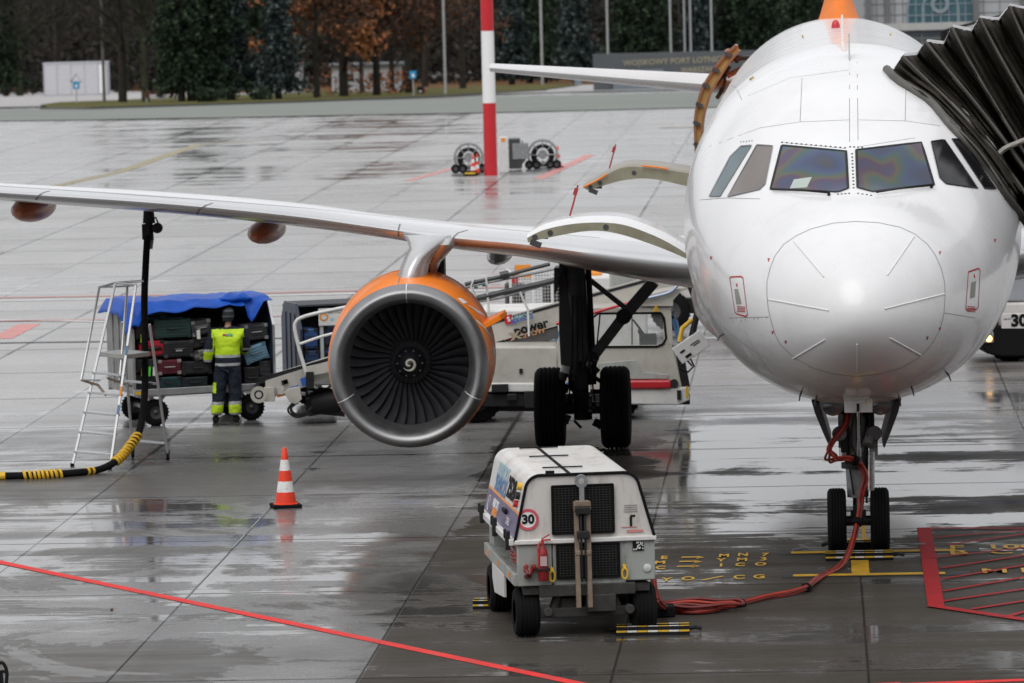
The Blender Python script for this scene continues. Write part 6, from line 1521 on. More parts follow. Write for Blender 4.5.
# ------------------------------------------------------------------ small things by the right end of the loader
p = W(691, 347, 74.3); LS = tag(MB().box((0, 0, 0), (.50, .06, .28)).build('cargo_net_board', whp, bevel=.01, loc=p), 'tilted white board with small dark print hanging under the fuselage beside the loader cab', 'board')
LS.rotation_euler = (0, radians(-33), 0)
g = MB(); g.box((-.14, -.034, .02), (.08, .006, .03)); g.box((-.1, -.034, -.08), (.1, .006, .04)); g.box((.08, -.034, .03), (.15, .006, .012)); g.box((.1, -.034, .0), (.12, .006, .012)); g.build('print', blackm, LS, smooth=0)
g = MB(); g.tube([(.1, .05, .12), (.42, .05, .42), (.5, .05, .75)], .05, 8); g.tube([(-.1, .02, .16), (.05, .05, .3), (.25, .05, .32)], .035, 8, 1); g.build('support_strut', [darker, yel], LS, smooth=50)
# far vehicle glimpsed between loader and nose
p = G(690, 330); FT = thing('baggage_tractor', 'blue and white baggage tractor glimpsed beyond the loader cab', 'tractor', (p.x, p.y, 0), 0)
s_ = 5050/p.y; g = MB(); g.box((0, .6, .85), (1.6, 1.1, .55), 0); g.box((0, .6, 1.2), (1.5, 1.0, .12), 1); g.box((.3, .6, .45), (2.0, 1.1, .3), 2); g.build('body', [whp, bluem, darker], FT, bevel=.03)
for x_ in (-.35, .9): cart_wheel(FT, (x_, 0, .36), .36, .22)
g = MB(); g.box((-1.2, .4, .7), (.5, .5, .9), 0); g.build('hopper', greyp, FT, bevel=.03)

# ------------------------------------------------------------------ truck at the right edge
p = G(1012, 362); TRK = thing('service_truck', 'white and black service truck with a lit headlamp at the right edge', 'truck', (p.x, p.y, 0), radians(3))
def tk(u, v): q = W(u, v, p.y)-p; return q
a, b = tk(994, 302), tk(1100, 340)
g = MB(); a0 = tk(1000, 262); c0 = tk(996, 302); c1 = tk(1120, 328)
g.box(((c0.x+c1.x)/2+.05, 1.1, (c0.z+c1.z)/2-.02), (c1.x-c0.x, 2.2, c0.z-c1.z+.0), 0); 
g.prism([(tk(1001, 302).x, tk(1001, 302).z), (tk(1120, 302).x, tk(1120, 302).z), (tk(1120, 255).x, tk(1120, 255).z), (tk(1015, 262).x, tk(1015, 262).z)], 'y', .1, 2.1, 1); g.build('cab_body', [whp, pm('truck_blue_grey', (.40, .43, .47), .3, 0, .4)], TRK, bevel=.04)
g = MB(); P = [tk(980, 325), tk(1100, 326), tk(1100, 356), tk(1000, 356), tk(986, 353), tk(978, 343)]; g.prism([(q.x, q.z) for q in P], 'y', -.12, 1.6); g.build('bumper', blackm, TRK, bevel=.03)
g = MB(); P = [tk(1000, 313), tk(1100, 311), tk(1100, 328), tk(1000, 328)]; g.prism([(q.x, q.z) for q in P], 'y', -.14, -.05); g.build('number_panel', whc, TRK, bevel=.01)
g = MB(); q = tk(1014, 320.5); g.text('30', .27, TR(q.x+.06, -.146, q.z) @ FACE, 0, .001, .014); q = tk(1005, 318.5); g.text('SERVICE', .035, TR(q.x+.02, -.146, q.z) @ FACE, 0, .001); g.build('number_lettering', blackm, TRK, smooth=0)
q = tk(987, 336.5); g = MB(); g.box((q.x, -.14, q.z), (.17, .05, .19)); g.build('headlamp', pm('lamp_glass', (.35, .35, .34), .15, .3), TRK, bevel=.02); g = MB(); g.lathe([(.001, 0), (.055, 0), (.055, .01)], 16, 0, TR(q.x+.0, -.168, q.z-.02) @ RX(pi/2)); g.build('lamp_bulb', pm('lit_lamp', (1, .62, .22), .3, emit=2.2), TRK)
for x_ in (tk(1012, 340).x, tk(1090, 340).x): cart_wheel(TRK, (x_, .3, .45), .45, .28)

# ------------------------------------------------------------------ black hoop at the lower left corner
p = G(2, 700); g = MB(); q = [W(u, v, p.y)-p for u, v in ((-6, 690), (-4, 670), (0, 663), (4, 664), (7, 672), (6.5, 683), (6, 696))]; g.tube(catmull(q, 5), .018, 8); g.tube([W(u, v, p.y)-p for u, v in ((-4, 668), (1, 674), (3, 700))], .022, 8); g.tube([W(u, v, p.y)-p for u, v in ((1, 671), (7, 672))], .016, 6)
hp_ = g.build('tow_handle', blackm, smooth=60, loc=p); tag(hp_, 'black hooped tow handle just entering the lower left corner', 'handle')
p = G(112, 610); tag(MB().box((0, 0, .01), (.03, .03, .02)).build('leaf_scrap', pm('leaf_brown', (.15, .07, .02), .8), loc=p, bevel=.004), 'tiny brown leaf lying on the pale wet concrete', 'leaf')
# ================================================================== STRIPED MAST AND ITS EQUIPMENT
p = G(491, 175.5); MS = thing('floodlight_mast', 'tall red and white banded mast rising from the far apron', 'mast', p, 0)
s_ = 5050/p.y; r0 = 6.7/s_
hs = [0, W(489, 103, p.y).z, W(487, 31, p.y).z, W(485, -45, p.y).z, W(484, -110, p.y).z, 22]
for k in range(5):
    g = MB(); ra, rb = r0*(1-.012*hs[k]), r0*(1-.012*hs[k+1]); g.cyl((0, 0, hs[k]), (0, 0, hs[k+1]), ra, rb, 24); g.build('mast_band', pm('mast_red', (.52, .012, .02), .4, var=.1) if k % 2 == 0 else whc, MS, smooth=40)
g = MB(); g.box((0, 0, 22.1), (2.4, .5, .3)); 
for x_ in (-.9, 0, .9): g.box((x_, -.25, 22.4), (.5, .35, .5))
g.build('lamp_head', geargrey, MS)
Ym = p.y
def mp_(u, v, dy=0): return W(u, v, Ym+dy)-MSloc
def reel(label, u, v, rp, base_v):
    b = G(u, base_v); o = thing('hose_reel', label, 'hose reel', b, 0, 'hose reels by the striped mast'); R_ = rp/(5050/b.y); c = Vector((0, 0, W(u, v, b.y).z))
    g = MB()
    for yy in (-.25, .25): 
        g.tube([c+Vector((R_*cos(a), yy, R_*sin(a))) for a in [2*pi*k/28 for k in range(28)]], .035, 6, closed=True)
        for k in range(8): a = 2*pi*k/8; g.tube([c+Vector((.2*cos(a), yy, .2*sin(a))), c+Vector((R_*cos(a), yy, R_*sin(a)))], .018, 5)
    g.cyl(c+Vector((0, -.3, 0)), c+Vector((0, .3, 0)), .14, n=14)
    g.build('reel_frame', geargrey, o, smooth=50)
    g = MB()
    for k in range(9): y_ = -.2+.05*k; g.tube([c+Vector(((R_*.62+.04*sin(k*2))*cos(a), y_, (R_*.66)*sin(a)-.03)) for a in [2*pi*j/24 for j in range(24)]], .055, 6, closed=True)
    g.build('hose_coil', blackm, o, smooth=60)
    g = MB()
    for x_ in (-R_*.8, R_*.8): g.box((x_, 0, .22), (.08, .6, .1)); g.bar((x_, 0, .2), (x_*.35, 0, c.z), .05, .05)
    g.box((0, -.2, .18), (R_*2.2, .06, .06)); g.box((0, .2, .18), (R_*2.2, .06, .06)); g.build('cradle', greyp, o)
    for x_ in (-R_*.95, -R_*.45, R_*.5, R_*.95): cart_wheel(o, (x_, -.3, .14), .14, .1)
    return o
reel('left wheeled hose reel, partly behind the small cone at the striped mast', 469, 157.5, 14, 172.5)
reel('right wheeled hose reel beside the dark cabinet at the striped mast', 543, 154.5, 14.5, 168.5)
p = G(504, 172.5); s_ = 5050/p.y; g = MB(); hh = W(504, 137, p.y).z; g.box((0, 0, hh/2), (8.5/s_, .5, hh)); o = tag(g.build('control_cabinet', whp, bevel=.02, loc=(p.x, p.y, 0)), 'tall cream control cabinet standing right beside the striped mast', 'cabinet'); g = MB(); g.box((0, -.255, hh*.93), (.12, .01, .12)); g.build('warning_plate', orlet, o)
p = G(517, 170.5); g = MB(); z2 = W(512, 139.5, p.y).z; g.prism([(-8/s_, .05), (-8/s_, z2), (4/s_, z2), (4/s_, z2*.72), (9/s_, z2*.45), (9/s_, .3), (6/s_, .2), (5/s_, .05)], 'y', -.4, .6, 0); o = tag(g.build('pump_cabinet', pm('cabinet_dark', (.05, .052, .048), .6, .1, 0, .3, 3), bevel=.02, loc=(p.x, p.y+.6, 0)), 'dark stepped equipment cabinet between the cream cabinet and the right hose reel', 'cabinet'); g = MB(); g.box((0, -.41, z2*.6), (.13, .01, .11)); g.build('warning_plate', yel, o); g = MB(); g.bar((6/s_, -.3, z2*.5), (6/s_, -.3, z2*.95), .05, .04); g.box((4/s_, -.42, .6), (.5, .02, .5)); g.build('side_rail', geargrey, o)
p = G(473.5, 175.5); make_cone('traffic_cone', 'small dull orange cone with a white band in front of the left hose reel', p, W(473.5, 155, p.y).z, 'cones by the striped mast')
g = MB(); g.box((0, -.1, .07), (.42, .4, .14), 0); g.box((0, -.305, .09), (.34, .012, .05), 1); tag(g.build('striped_block', [rubber, yel], loc=(p.x-.1, p.y-.1, 0)), 'low black block with a yellow stripe at the foot of the left cone', 'block')
p = G(477.5, 174.5); make_cone('traffic_cone', 'narrow bright red cone leaning next to the small dull cone by the mast', (p.x, p.y+.4, 0), W(477.5, 154, p.y).z, 'cones by the striped mast', .3).scale = (.7, .7, 1)
p = G(558, 167.5); make_cone('traffic_cone', 'red cone at the right end of the right hose reel', (p.x, p.y, 0), W(557, 146, p.y).z, 'cones by the striped mast')

# ================================================================== FAR POLES, SIGNS, HUT, NAME WALL
polem = pm('pole_grey', (.36, .37, .37), .5, .3); poled = pm('pole_dark', (.09, .085, .07), .7)
for (u, v, wpx, mt, lb, ht_) in ((104.5, 103.5, 3.2, poled, 'dark wooden pole between the white hut and the bare trees', 16), (445.5, 96, 2.8, polem, 'pale lamp pole on the verge left of the striped mast', 14), (542.5, 86, 2.6, polem, 'pale lamp pole on the verge right of the striped mast', 14),
                          (608.5, 84, 2.4, polem, 'pale pole rising behind the left end of the dark name wall', 14), (671.5, 83, 2.3, polem, 'lone pale pole behind the middle of the dark name wall', 14), (685.5, 82.5, 2.0, polem, 'left pole of the close pair behind the name wall', 14),
                          (691.5, 82.5, 2.2, polem, 'right pole of the close pair behind the name wall', 14), (712.5, 82, 2.3, polem, 'pale pole behind the right end of the name wall', 14)):
    p = T(u, v); 
    if 600 < u: p = Vector((W(u, v, 345).x, 345, gz(345)))
    r = wpx/2/(5050/p.y); o = thing('lamp_pole' if mt is polem else 'utility_pole', lb, 'pole', p, 0, 'poles along the tree line' if mt is polem else None)
    g = MB(); g.tube([(0, 0, 0), (0, 0, ht_*.5), (0, 0, ht_)], [r, r*.9, r*.7], 10); g.build('pole_shaft', mt, o, smooth=60)
    g = MB(); g.box((0, -.3, ht_+.05), (.5, 1.0, .12)) if mt is polem else g.box((0, 0, ht_-.4), (1.8, .12, .14)); g.build('lamp_head' if mt is polem else 'crossarm', mt, o)
signblue = pm('sign_blue', (.01, .26, .52), .5)
for (u, vb, vt, lb) in ((77, 105.5, 82, 'blue sign with white symbol on a post in front of the white hut'), (413.5, 97.5, 71.5, 'blue sign with white symbol on a post below the orange tree')):
    p = T(u, vb); s_ = 5050/p.y; ht_ = W(u, vt, p.y).z-p.z; o = thing('road_sign', lb, 'sign', p, 0); sz = 6.5/s_
    g = MB(); g.cyl((0, 0, 0), (0, 0, ht_), .04 if u > 100 else .03, n=8); g.build('post', polem, o)
    g = MB(); g.box((0, -.06, ht_-sz/2), (sz, .04, sz*1.15), 0); g.prism([(-.12*sz, ht_-sz*.85), (.2*sz, ht_-sz*.85), (.2*sz, ht_-.55*sz), (.02*sz, ht_-.25*sz), (-.14*sz, ht_-.5*sz)], 'y', -.09, -.08, 1); g.build('sign_plate', [signblue, whc], o)
    if u < 100: g = MB(); g.tube([(-.35, 0, ht_), (0, 0, ht_+.5), (.35, 0, ht_), (-.35, 0, ht_)], .03, 6); g.build('bird_box_frame', poled, o)
    else: p_ = T(u+7, vb-2); g = MB(); g.lathe([(.22, 0), (.25, .5), (.18, .6), (.001, .62)], 14, 0); g.box((0, -.2, .28), (.2, .12, .15), 1); g.box((.3, 0, .3), (.12, .12, .3), 2); tag(g.build('litter_bin', [blackm, whp, redm], loc=p_), 'small dark litter bin with a pale label beside the right blue sign', 'bin')
# white hut
a = W(44, 92, 470); a.z = gz(470); s_ = 5050/a.y; ht_ = W(44, 63.5, a.y).z-a.z; HUT = thing('site_hut', 'long white corrugated hut at the edge of the wood', 'hut', a, 0)
wd = (108-44)/s_; g = MB(); g.box((wd/2, 1.3, ht_/2), (wd, 2.6, ht_-.1), 0); g.build('wall', pm('hut_white', (.50, .50, .53), .6, var=.08), HUT, smooth=0)
g = MB(); g.box((wd/2, 1.3, ht_-.04), (wd+.1, 2.7, .12)); g.build('roof', pm('hut_roof', (.42, .43, .47), .5), HUT)
g = MB()
for k in range(1, 4): g.box((wd*.86*k/4, -.01, ht_/2), (.05, .03, ht_-.2))
for x_ in (.04, wd*.86, wd-.04): g.box((x_, -.015, ht_/2), (.1, .05, ht_-.12))
g.box((wd/2, -.01, .08), (wd, .04, .16)); g.build('post', pm('hut_trim', (.33, .33, .35), .6), HUT)
g = MB(); g.box((wd*.92, -.02, ht_/2), (wd*.10, .03, ht_*.85)); g.build('door', whc, HUT)
# bench + things on the verge
p = T(161, 103.5); BN = thing('bench', 'reddish brown slatted bench under the spruces', 'bench', p, 0); g = MB(); g.box((0, 0, .45), (2.3, .5, .06)); g.build('seat', pm('bench_wood', (.10, .045, .03), .7), BN); g = MB(); g.box((0, .28, .75), (2.3, .06, .4)); g.build('backrest', MATS['bench_wood'], BN)
for x_ in (-.9, .9): g = MB(); g.box((x_, .1, .22), (.1, .5, .42)); g.build('leg', greyp, BN)
g = MB(); g.box((0, 0, .5), (.5, .4, 1.0)); g.box((.1, -.1, 1.15), (.3, .3, .4)); p = T(161, 101); tag(g.build('stone_post', pm('stone_grey', (.22, .23, .24), .7), bevel=.08, loc=(p.x, p.y, p.z)), 'small grey stone marker just behind the bench', 'marker')
# name wall
a = T(593, 88); Yw = 340; s_ = 5050/Yw; x0 = W(593, 60, Yw).x; x1 = W(800, 60, Yw).x; zt = W(650, 53, Yw).z; zb2 = gz(Yw); NW = thing('name_wall', 'long dark stone wall carrying the military airport name in gold letters', 'sign wall', ((x0+x1)/2, Yw, zb2), 0)
slate = pm('slate_wall', (.075, .082, .09), .6, var=.15, vs=.5)
g = MB(); zz0 = W(650, 89, Yw).z-zb2; g.box((0, 0, (zt-zb2)*.5), (x1-x0, .8, zt-zb2)); g.build('wall', slate, NW, smooth=0)
g = MB(); q = W(677, 61, Yw)-Vector(((x0+x1)/2, Yw, zb2)); gold = pm('gold_lettering', (.32, .29, .20), .6, .2)
Tq = TR(q.x, -.42, q.z) @ RY(-.018) @ FACE
g.text('WOJSKOWY PORT LOTNICZY', .53, Tq, 0, .02, .008, 1.0); q2 = W(701, 69.5, Yw)-Vector(((x0+x1)/2, Yw, zb2)); g.text('WARSZAWA', .47, TR(q2.x, -.42, q2.z) @ RY(-.018) @ FACE, 0, .02, .010); g.build('lettering', gold, NW, smooth=0)
g = MB(); g.box((-(x1-x0)/2+3, -.6, .7), (3.4, .5, 1.4)); g.build('base_panel', pm('pale_slate', (.14, .17, .20), .6), NW)
g = MB(); 
for (u, v, w_, h_) in ((578, 86, 9, 9),): q = T(u, v); g.box((0, 0, h_/s_/2), (w_/s_, .6, h_/s_)); tag(g.build('utility_box', pm('box_blue_grey', (.16, .20, .23), .6), loc=q), 'blue grey utility box at the left foot of the dark name wall', 'box')

# ================================================================== TREES
barkm = pm('bark', (.035, .030, .025), .9, var=.4, vs=2, spec=.1); barkg = pm('bark_greenish', (.055, .06, .04), .9, var=.4, vs=2, spec=.1)
def leafm(n, c, v=.5): 
    m = pm(n, c, .85, var=v, vs=.7, spec=.15); return m
SPR = [leafm('spruce_dark', (.013, .020, .015)), leafm('spruce_mid', (.022, .034, .022)), leafm('spruce_light', (.050, .078, .042))]
BLU = [leafm('blue_spruce_dark', (.012, .020, .020)), leafm('blue_spruce_mid', (.030, .045, .045)), leafm('blue_spruce_light', (.10, .125, .12))]
OAK = [leafm('oak_brown', (.13, .062, .036)), leafm('oak_rust', (.38, .15, .07)), leafm('oak_orange', (.46, .22, .10))]
BRN = [leafm('twig_brown', (.028, .022, .018)), leafm('twig_rust', (.10, .05, .028)), leafm('twig_grey', (.045, .042, .036))]
WDD = [leafm('wood_black', (.018, .018, .017)), leafm('wood_brown', (.034, .028, .024)), leafm('wood_grey', (.048, .043, .038)), leafm('wood_green', (.018, .023, .014))]
def leaves(mb, c, r, n, sz, nm, squash=1.0, rng=random, flat=.0, bias=None):
    for _ in range(n):
        while True:
            q = Vector((rng.uniform(-1, 1), rng.uniform(-1, 1), rng.uniform(-1, 1)))
            if q.length < 1: break
        p = Vector(c)+Vector((q.x*r, q.y*r, q.z*r*squash)); a = Vector((rng.gauss(0, 1), rng.gauss(0, 1), rng.gauss(0, 1)*(1-flat))).normalized(); b = a.orthogonal().normalized()
        b = (b*cos(1.0*rng.random()*6)+a.cross(b)*sin(rng.random()*6)).normalized(); c2_ = a.cross(b)
        s1 = sz*rng.uniform(.5, 1.2); s2 = s1*rng.uniform(.35, .8); m = rng.randrange(nm) if bias is None else bias(rng)
        i = len(mb.v); mb.v += [p-b*s1/2, p+c2_*s2/2, p+b*s1/2, p-c2_*s2/2]; mb.f.append([i, i+1, i+2, i+3]); mb.m.append(m)
def make_spruce(h, r, seed, mats, root_):
    rng = random.Random(seed); g = MB(); g.tube([(0, 0, -.3), (0, 0, h*.5), (.1, 0, h*.97)], [.32, .2, .04], 8); g.build('trunk', barkm, root_, smooth=60)
    g = MB(); z = h*.10
    while z < h:
        t = (z/h); R_ = r*(1-t)**.8*rng.uniform(.62, 1.15)+.15; nb = max(4, int(9*(1-t)+4))
        for k in range(nb):
            a = 2*pi*k/nb+rng.random(); L_ = R_*rng.uniform(.6, 1.12)
            for j in range(5):
                q = (j+1)/5; c = (L_*q*cos(a), L_*q*sin(a), z-.35*L_*q*q+.12*L_*q); leaves(g, c, .16+.22*(1-q)+.10, 6, .42, 3, .5, rng)
                if j > 1: leaves(g, (c[0], c[1], c[2]-.3), .18, 4, .38, 3, 1.2, rng)
        z += .42
    g.build('crown', mats, root_, smooth=0); return root_
def branch(mb, p, d, ln, r, depth, rng, tips, up_=.25, m=0):
    n = 4; pts = [Vector(p)]; dd = Vector(d).normalized(); rs = [r]
    for i in range(n):
        dd = (dd+Vector((rng.gauss(0, .14), rng.gauss(0, .14), rng.gauss(0, .08)+up_*.12))).normalized(); pts.append(pts[-1]+dd*ln/n); rs.append(r*(1-.5*(i+1)/n))
    mb.tube(pts, rs, 5 if depth < 3 else 3, m)
    if depth == 0: tips.append(pts[-1]); return
    for k in range(rng.choice((2, 3, 3))):
        t = rng.uniform(.35, 1); q = pts[min(n, int(t*n)+0)]; a = Vector((rng.gauss(0, 1), rng.gauss(0, 1), rng.gauss(.35, .5))).normalized(); branch(mb, q, (dd*.9+a*.9), ln*rng.uniform(.55, .8), rs[-1]*.75, depth-1, rng, tips, up_)
    tips.append(pts[-1])
def make_broad(h, seed, mats, root_, bark=barkm, leaf=260, spread=1.0, depth=4, lsz=.42, trunk=.30, low=.25, rr=.95, nl=22):
    rng = random.Random(seed); g = MB(); tips = []
    g.tube([(0, 0, -.3), (.05, 0, h*.25), (-.1, .05, h*.55)], [trunk, trunk*.75, trunk*.45], 8)
    for k in range(9):
        z = h*(low+(.6-low)*k/9); a = rng.random()*6.28; branch(g, (0, 0, z), (cos(a)*spread, sin(a)*spread, .7), h*.28*rng.uniform(.8, 1.2), trunk*.33, depth-1, rng, tips)
    branch(g, (-.1, .05, h*.54), (0, 0, 1), h*.3, trunk*.42, depth, rng, tips)
    g.build('trunk', bark, root_, smooth=60)
    if leaf:
        rng.shuffle(tips); g = MB()
        for t in tips[:leaf]: leaves(g, t, rr*rng.uniform(.5, 1.1), nl, lsz, 3, .7, rng)
        g.build('crown', mats, root_, smooth=0)
    else:
        g = MB(); rng.shuffle(tips)
        for t in tips[:170]:
            for _ in range(5):
                a = Vector((rng.gauss(0, .5), rng.gauss(0, .5), rng.gauss(.4, .4))); g.tube([t, t+a*.6, t+a*1.1+Vector((rng.gauss(0, .1), 0, 0))], [.022, .016, .008], 3)
        g.build('twigs', mats[2] if isinstance(mats, list) else mats, root_, smooth=0)
def treething(u, v, lb, cat='tree', name='tree', group=None): p = T(u, v); return thing(name, lb, cat, p, random.Random(u*7+v).random()*6, group)
protos = {}
def tree(kind, u, v, sc, lb, seed=0):
    name = {'spruce': 'spruce_tree', 'blue': 'spruce_tree', 'oak': 'oak_tree', 'bare': 'bare_tree', 'brown': 'oak_tree'}[kind]
    gp = {'spruce': 'spruces at the tree line', 'blue': 'spruces at the tree line', 'oak': 'autumn oaks at the tree line', 'brown': 'autumn oaks at the tree line', 'bare': 'bare trees at the tree line'}[kind]
    p = T(u, v); key = (kind, seed)
    if p.y > 500: p = W(u, v, 492.0); p.z = gz(492)
    if key not in protos:
        o = thing(name, lb, 'tree', p, 0, gp)
        if kind == 'spruce': make_spruce(15, 2.9, 10+seed, SPR, o)
        elif kind == 'blue': make_spruce(13, 2.6, 30+seed, BLU, o)
        elif kind == 'oak': make_broad(13, 50+seed, OAK, o, leaf=420, depth=4, low=.12, rr=.95, nl=34, spread=1.25)
        elif kind == 'brown': make_broad(14, 70+seed, [BRN[1], OAK[0], BRN[2]], o, leaf=260, depth=4, low=.16, nl=15)
        else: make_broad(13, 90+seed, BRN, o, barkg if seed else barkm, leaf=0, depth=4, low=.2, trunk=.34)
        protos[key] = o
    else: o = copy_tree(protos[key]); tag(o, lb, 'tree', gp)
    o.location = p; o.rotation_euler = (0, 0, (u*.37) % 6.28); o.scale = (sc, sc, sc); return o
TREES = [('spruce', 192, 103, 1.0, 'dark green spruce left of the pair near the bench', 0), ('spruce', 182, 103.5, .8, 'slim dark spruce just left of the tall dark green one', 1), ('blue', 231, 102, .95, 'grey blue spruce between the dark spruce and the low spruce', 0),
 ('spruce', 211, 102.6, .95, 'dark spruce crowding the grey blue one from the left', 1), ('blue', 279, 101, .72, 'lower dark grey spruce left of the orange oak', 1), ('spruce', 265, 98, .9, 'dark spruce standing behind the low grey spruce', 0),
 ('oak', 344, 98, 1.12, 'oak with the brightest orange foliage left of the lamp pole', 0), ('brown', 317, 99.5, .8, 'thin brown tree just left of the bright orange oak', 0), ('brown', 409, 94.5, .95, 'brown leaved oak above the right blue sign', 2), ('brown', 362, 94, .7, 'small brown tree just right of the bright orange oak', 3), ('brown', 392, 93, .8, 'slender brown tree left of the right blue sign', 2), ('brown', 377, 97, .95, 'brown leaved tree between the two orange oaks', 1),
 ('brown', 463, 90, 1.0, 'brownish oak between the lamp pole and the striped mast', 0), ('bare', 123, 104, .9, 'bare tree with a forked trunk right of the dark pole', 0), ('bare', 146, 103.4, .85, 'bare tree with a single straight trunk left of the spruces', 1), ('bare', 60, 89, 1.1, 'bare tree rising behind the white hut', 0),
 ('spruce', 6, 91, .95, 'dark conifer at the left border of the wood', 1), ('bare', 20, 88, 1.1, 'bare tree between the left conifer and the white hut', 1), ('blue', 576, 84.5, 1.05, 'pale blue green spruce left of the name wall', 0), ('spruce', 545, 84, .95, 'bushy dark evergreen left of the pale blue spruce', 0), ('blue', 512, 86, .95, 'grey spruce directly right of the striped mast', 1),
 ('spruce', 530, 83, 1.1, 'tall dark evergreen behind the right lamp pole', 1), ('bare', 425, 88, 1.0, 'bare tree behind the left lamp pole', 0), ('bare', 290, 92, 1.0, 'bare tree behind the low grey spruce', 1),
 ('spruce', 630, 80, 1.1, 'dark evergreen behind the left half of the name wall', 0), ('spruce', 655, 80, 1.0, 'dark evergreen behind the middle of the name wall', 1), ('blue', 700, 79, 1.0, 'dark evergreen behind the right half of the name wall', 1), ('spruce', 735, 79, 1.15, 'dark evergreen above the open service door', 0), ('blue', 775, 78, 1.1, 'grey evergreen just left of the orange tail fin', 0), ('spruce', 805, 78, 1.1, 'dark evergreen directly behind the jet crown', 1), ('spruce', 760, 77, 1.2, 'tall dark evergreen behind the grey one near the fin', 1)]
for t in TREES: tree(*t)
# low shrubs at the feet of the spruces
for u, v, s_, lb in ((207, 104, .5, 'round low dark shrub under the left spruces'), (224, 102.6, .6, 'dark shrub at the foot of the grey blue spruce'), (262, 101.8, .5, 'small dark shrub left of the low spruce'), (334, 97.6, .9, 'rusty shrub under the bright orange oak'), (356, 96.6, .8, 'rusty shrub in front of the white building'), (379, 95.8, .7, 'brown shrub at the right part of the white building'), (398, 94.8, .7, 'brown shrub left of the right blue sign')):
    p = T(u, v); o = thing('shrub', lb, 'shrub', p, 0, 'low shrubs under the trees'); g = MB(); rng = random.Random(int(u)); leaves(g, (0, 0, s_*(.9 if u < 300 else 1.3)), s_*1.6, 260 if u < 300 else 150, .35, 3, .6 if u < 300 else 1, rng); g.build('foliage', SPR if u < 300 else [BRN[1], OAK[0], OAK[1]], o, smooth=0)
# the wood behind: one dense mass
g = MB(); rng = random.Random(5)
for layer in range(7):
    Yb = 525+layer*20; zb = gz(Yb)
    for k in range(44):
        x = rng.uniform(-88, 132); y = Yb+rng.uniform(-9, 9)
        g.tube([(x, y, gz(y)-.3), (x+rng.gauss(0, .3), y, gz(y)+8), (x+rng.gauss(0, .8), y, gz(y)+17)], [.17, .12, .05], 5, rng.choice((0, 1, 2)))
        for b in range(5):
            z = gz(y)+rng.uniform(2, 13); a = rng.uniform(-1, 1); g.tube([(x, y, z), (x+a*2.2, y+rng.gauss(0, .5), z+1.6)], [.07, .02], 3, rng.choice((1, 2)))
    for k in range(1250):
        x = rng.uniform(-90, 135); y = Yb+rng.uniform(-9, 9); z = zb+.3+rng.random()*18.0; 
        green = mnoise.noise(Vector((x*.05, layer, z*.1))) > (.12 if x < 20 else -.25)
        leaves(g, (x, y, z), 1.8, 14, .8 if layer < 4 else 1.5, 4, .9, rng, bias=(lambda r_, gr=green: r_.choice((0, 3, 3, 2) if gr else (0, 1, 1, 2, 2))))
o = g.build('woodland', WDD, smooth=0); setting(o, 'stuff')
rb = MB(); rr_ = []
for k in range(41):
    x = -420+k*22; hh_ = 22+6*mnoise.noise(Vector((x*.02, 1, 1))); rr_.append([(x, 690, gz(690)-1), (x, 715, gz(690)+hh_*.8), (x, 760, gz(690)+hh_), (x, 900, gz(690)-1)])
rb.loft(rr_, closed=False, caps=False); setting(rb.build('hills', pm('wooded_rise', (.028, .026, .021), .95, var=.5, vs=.3, spec=.05), smooth=60))
# white buildings glimpsed between the trunks
for (u0, u1, v0, v1, Y_, lb) in ((250, 300, 66, 93, 395, 'low white building glimpsed behind the low grey spruce'), (332, 400, 66, 88, 392, 'white building glimpsed behind the trunks of the orange oaks')):
    a, b = W(u0, v1, Y_), W(u1, v0, Y_); z0 = gz(Y_); B = thing('low_building', lb, 'building', ((a.x+b.x)/2, Y_, z0), 0); wd = b.x-a.x; ht_ = b.z-z0
    g = MB(); g.box((0, 3, ht_/2), (wd, 6, ht_)); g.build('wall', pm('render_white', (.40, .40, .42), .7, var=.1), B, smooth=0)
    for k in range(int(wd/2.2)): g = MB(); g.box((-wd/2+1.2+2.2*k, -.02, ht_*.6), (1.0, .06, ht_*.28)); g.build('window', glassd, B, smooth=0)
    g = MB(); g.box((0, 3, ht_+.1), (wd+.5, 6.5, .2)); g.build('roof', slate, B, smooth=0)

# ================================================================== TERMINAL BLOCK BEYOND THE JET
Yt = 225.0; st_ = 5050/Yt
def tp_(u, v, dy=0): return W(u, v, Yt+dy)
base = W(864, 60, Yt); TB = thing('terminal_building', 'light panelled terminal block with a big arched window behind the jet bridge', 'building', (base.x, Yt, 0), 0)
def tl_(u, v, dy=0): return tp_(u, v, dy)-Vector((base.x, Yt, 0))
facade = pm('facade_panel', (.36, .365, .38), .45, var=.06, vs=.3); mull = pm('facade_mullion', (.13, .13, .13), .5); glz = pm('terminal_glass', (.06, .13, .16), .12, var=.35, vs=.5, spec=.6)
g = MB(); xr = tl_(1250, 0).x; zv = tl_(900, 27).z; g.box((xr/2, 6, zv/2), (xr, 12, zv)); g.build('base_wall', pm('base_dark', (.07, .09, .11), .3, var=.3, vs=.4), TB, smooth=0)
topz = 14.0
g = MB(); g.box((xr/2, 6, (zv+topz)/2), (xr, 11.6, topz-zv)); g.build('wall', facade, TB, smooth=0)
g = MB(); g.box((xr/2, 0, zv), (xr, .7, .32)); g.build('cornice', pm('pale_cornice', (.38, .38, .37), .5), TB, smooth=0)
for u in (868, 887, 975.5, 1023, 1080): g = MB(); q = tl_(u, 10); g.box((q.x, .04, (zv+topz)/2), (.24, .5, topz-zv)); g.build('pilaster', mull, TB, smooth=0)
g = MB()
for v in (-10, 4, 15, 24): q = tl_(900, v); g.box((xr/2, .188, q.z), (xr, .02, .03))
for u in (877, 895, 903, 984, 1000, 1050): q = tl_(u, 10); g.box((q.x, .186, (zv+topz)/2), (.03, .02, topz-zv))
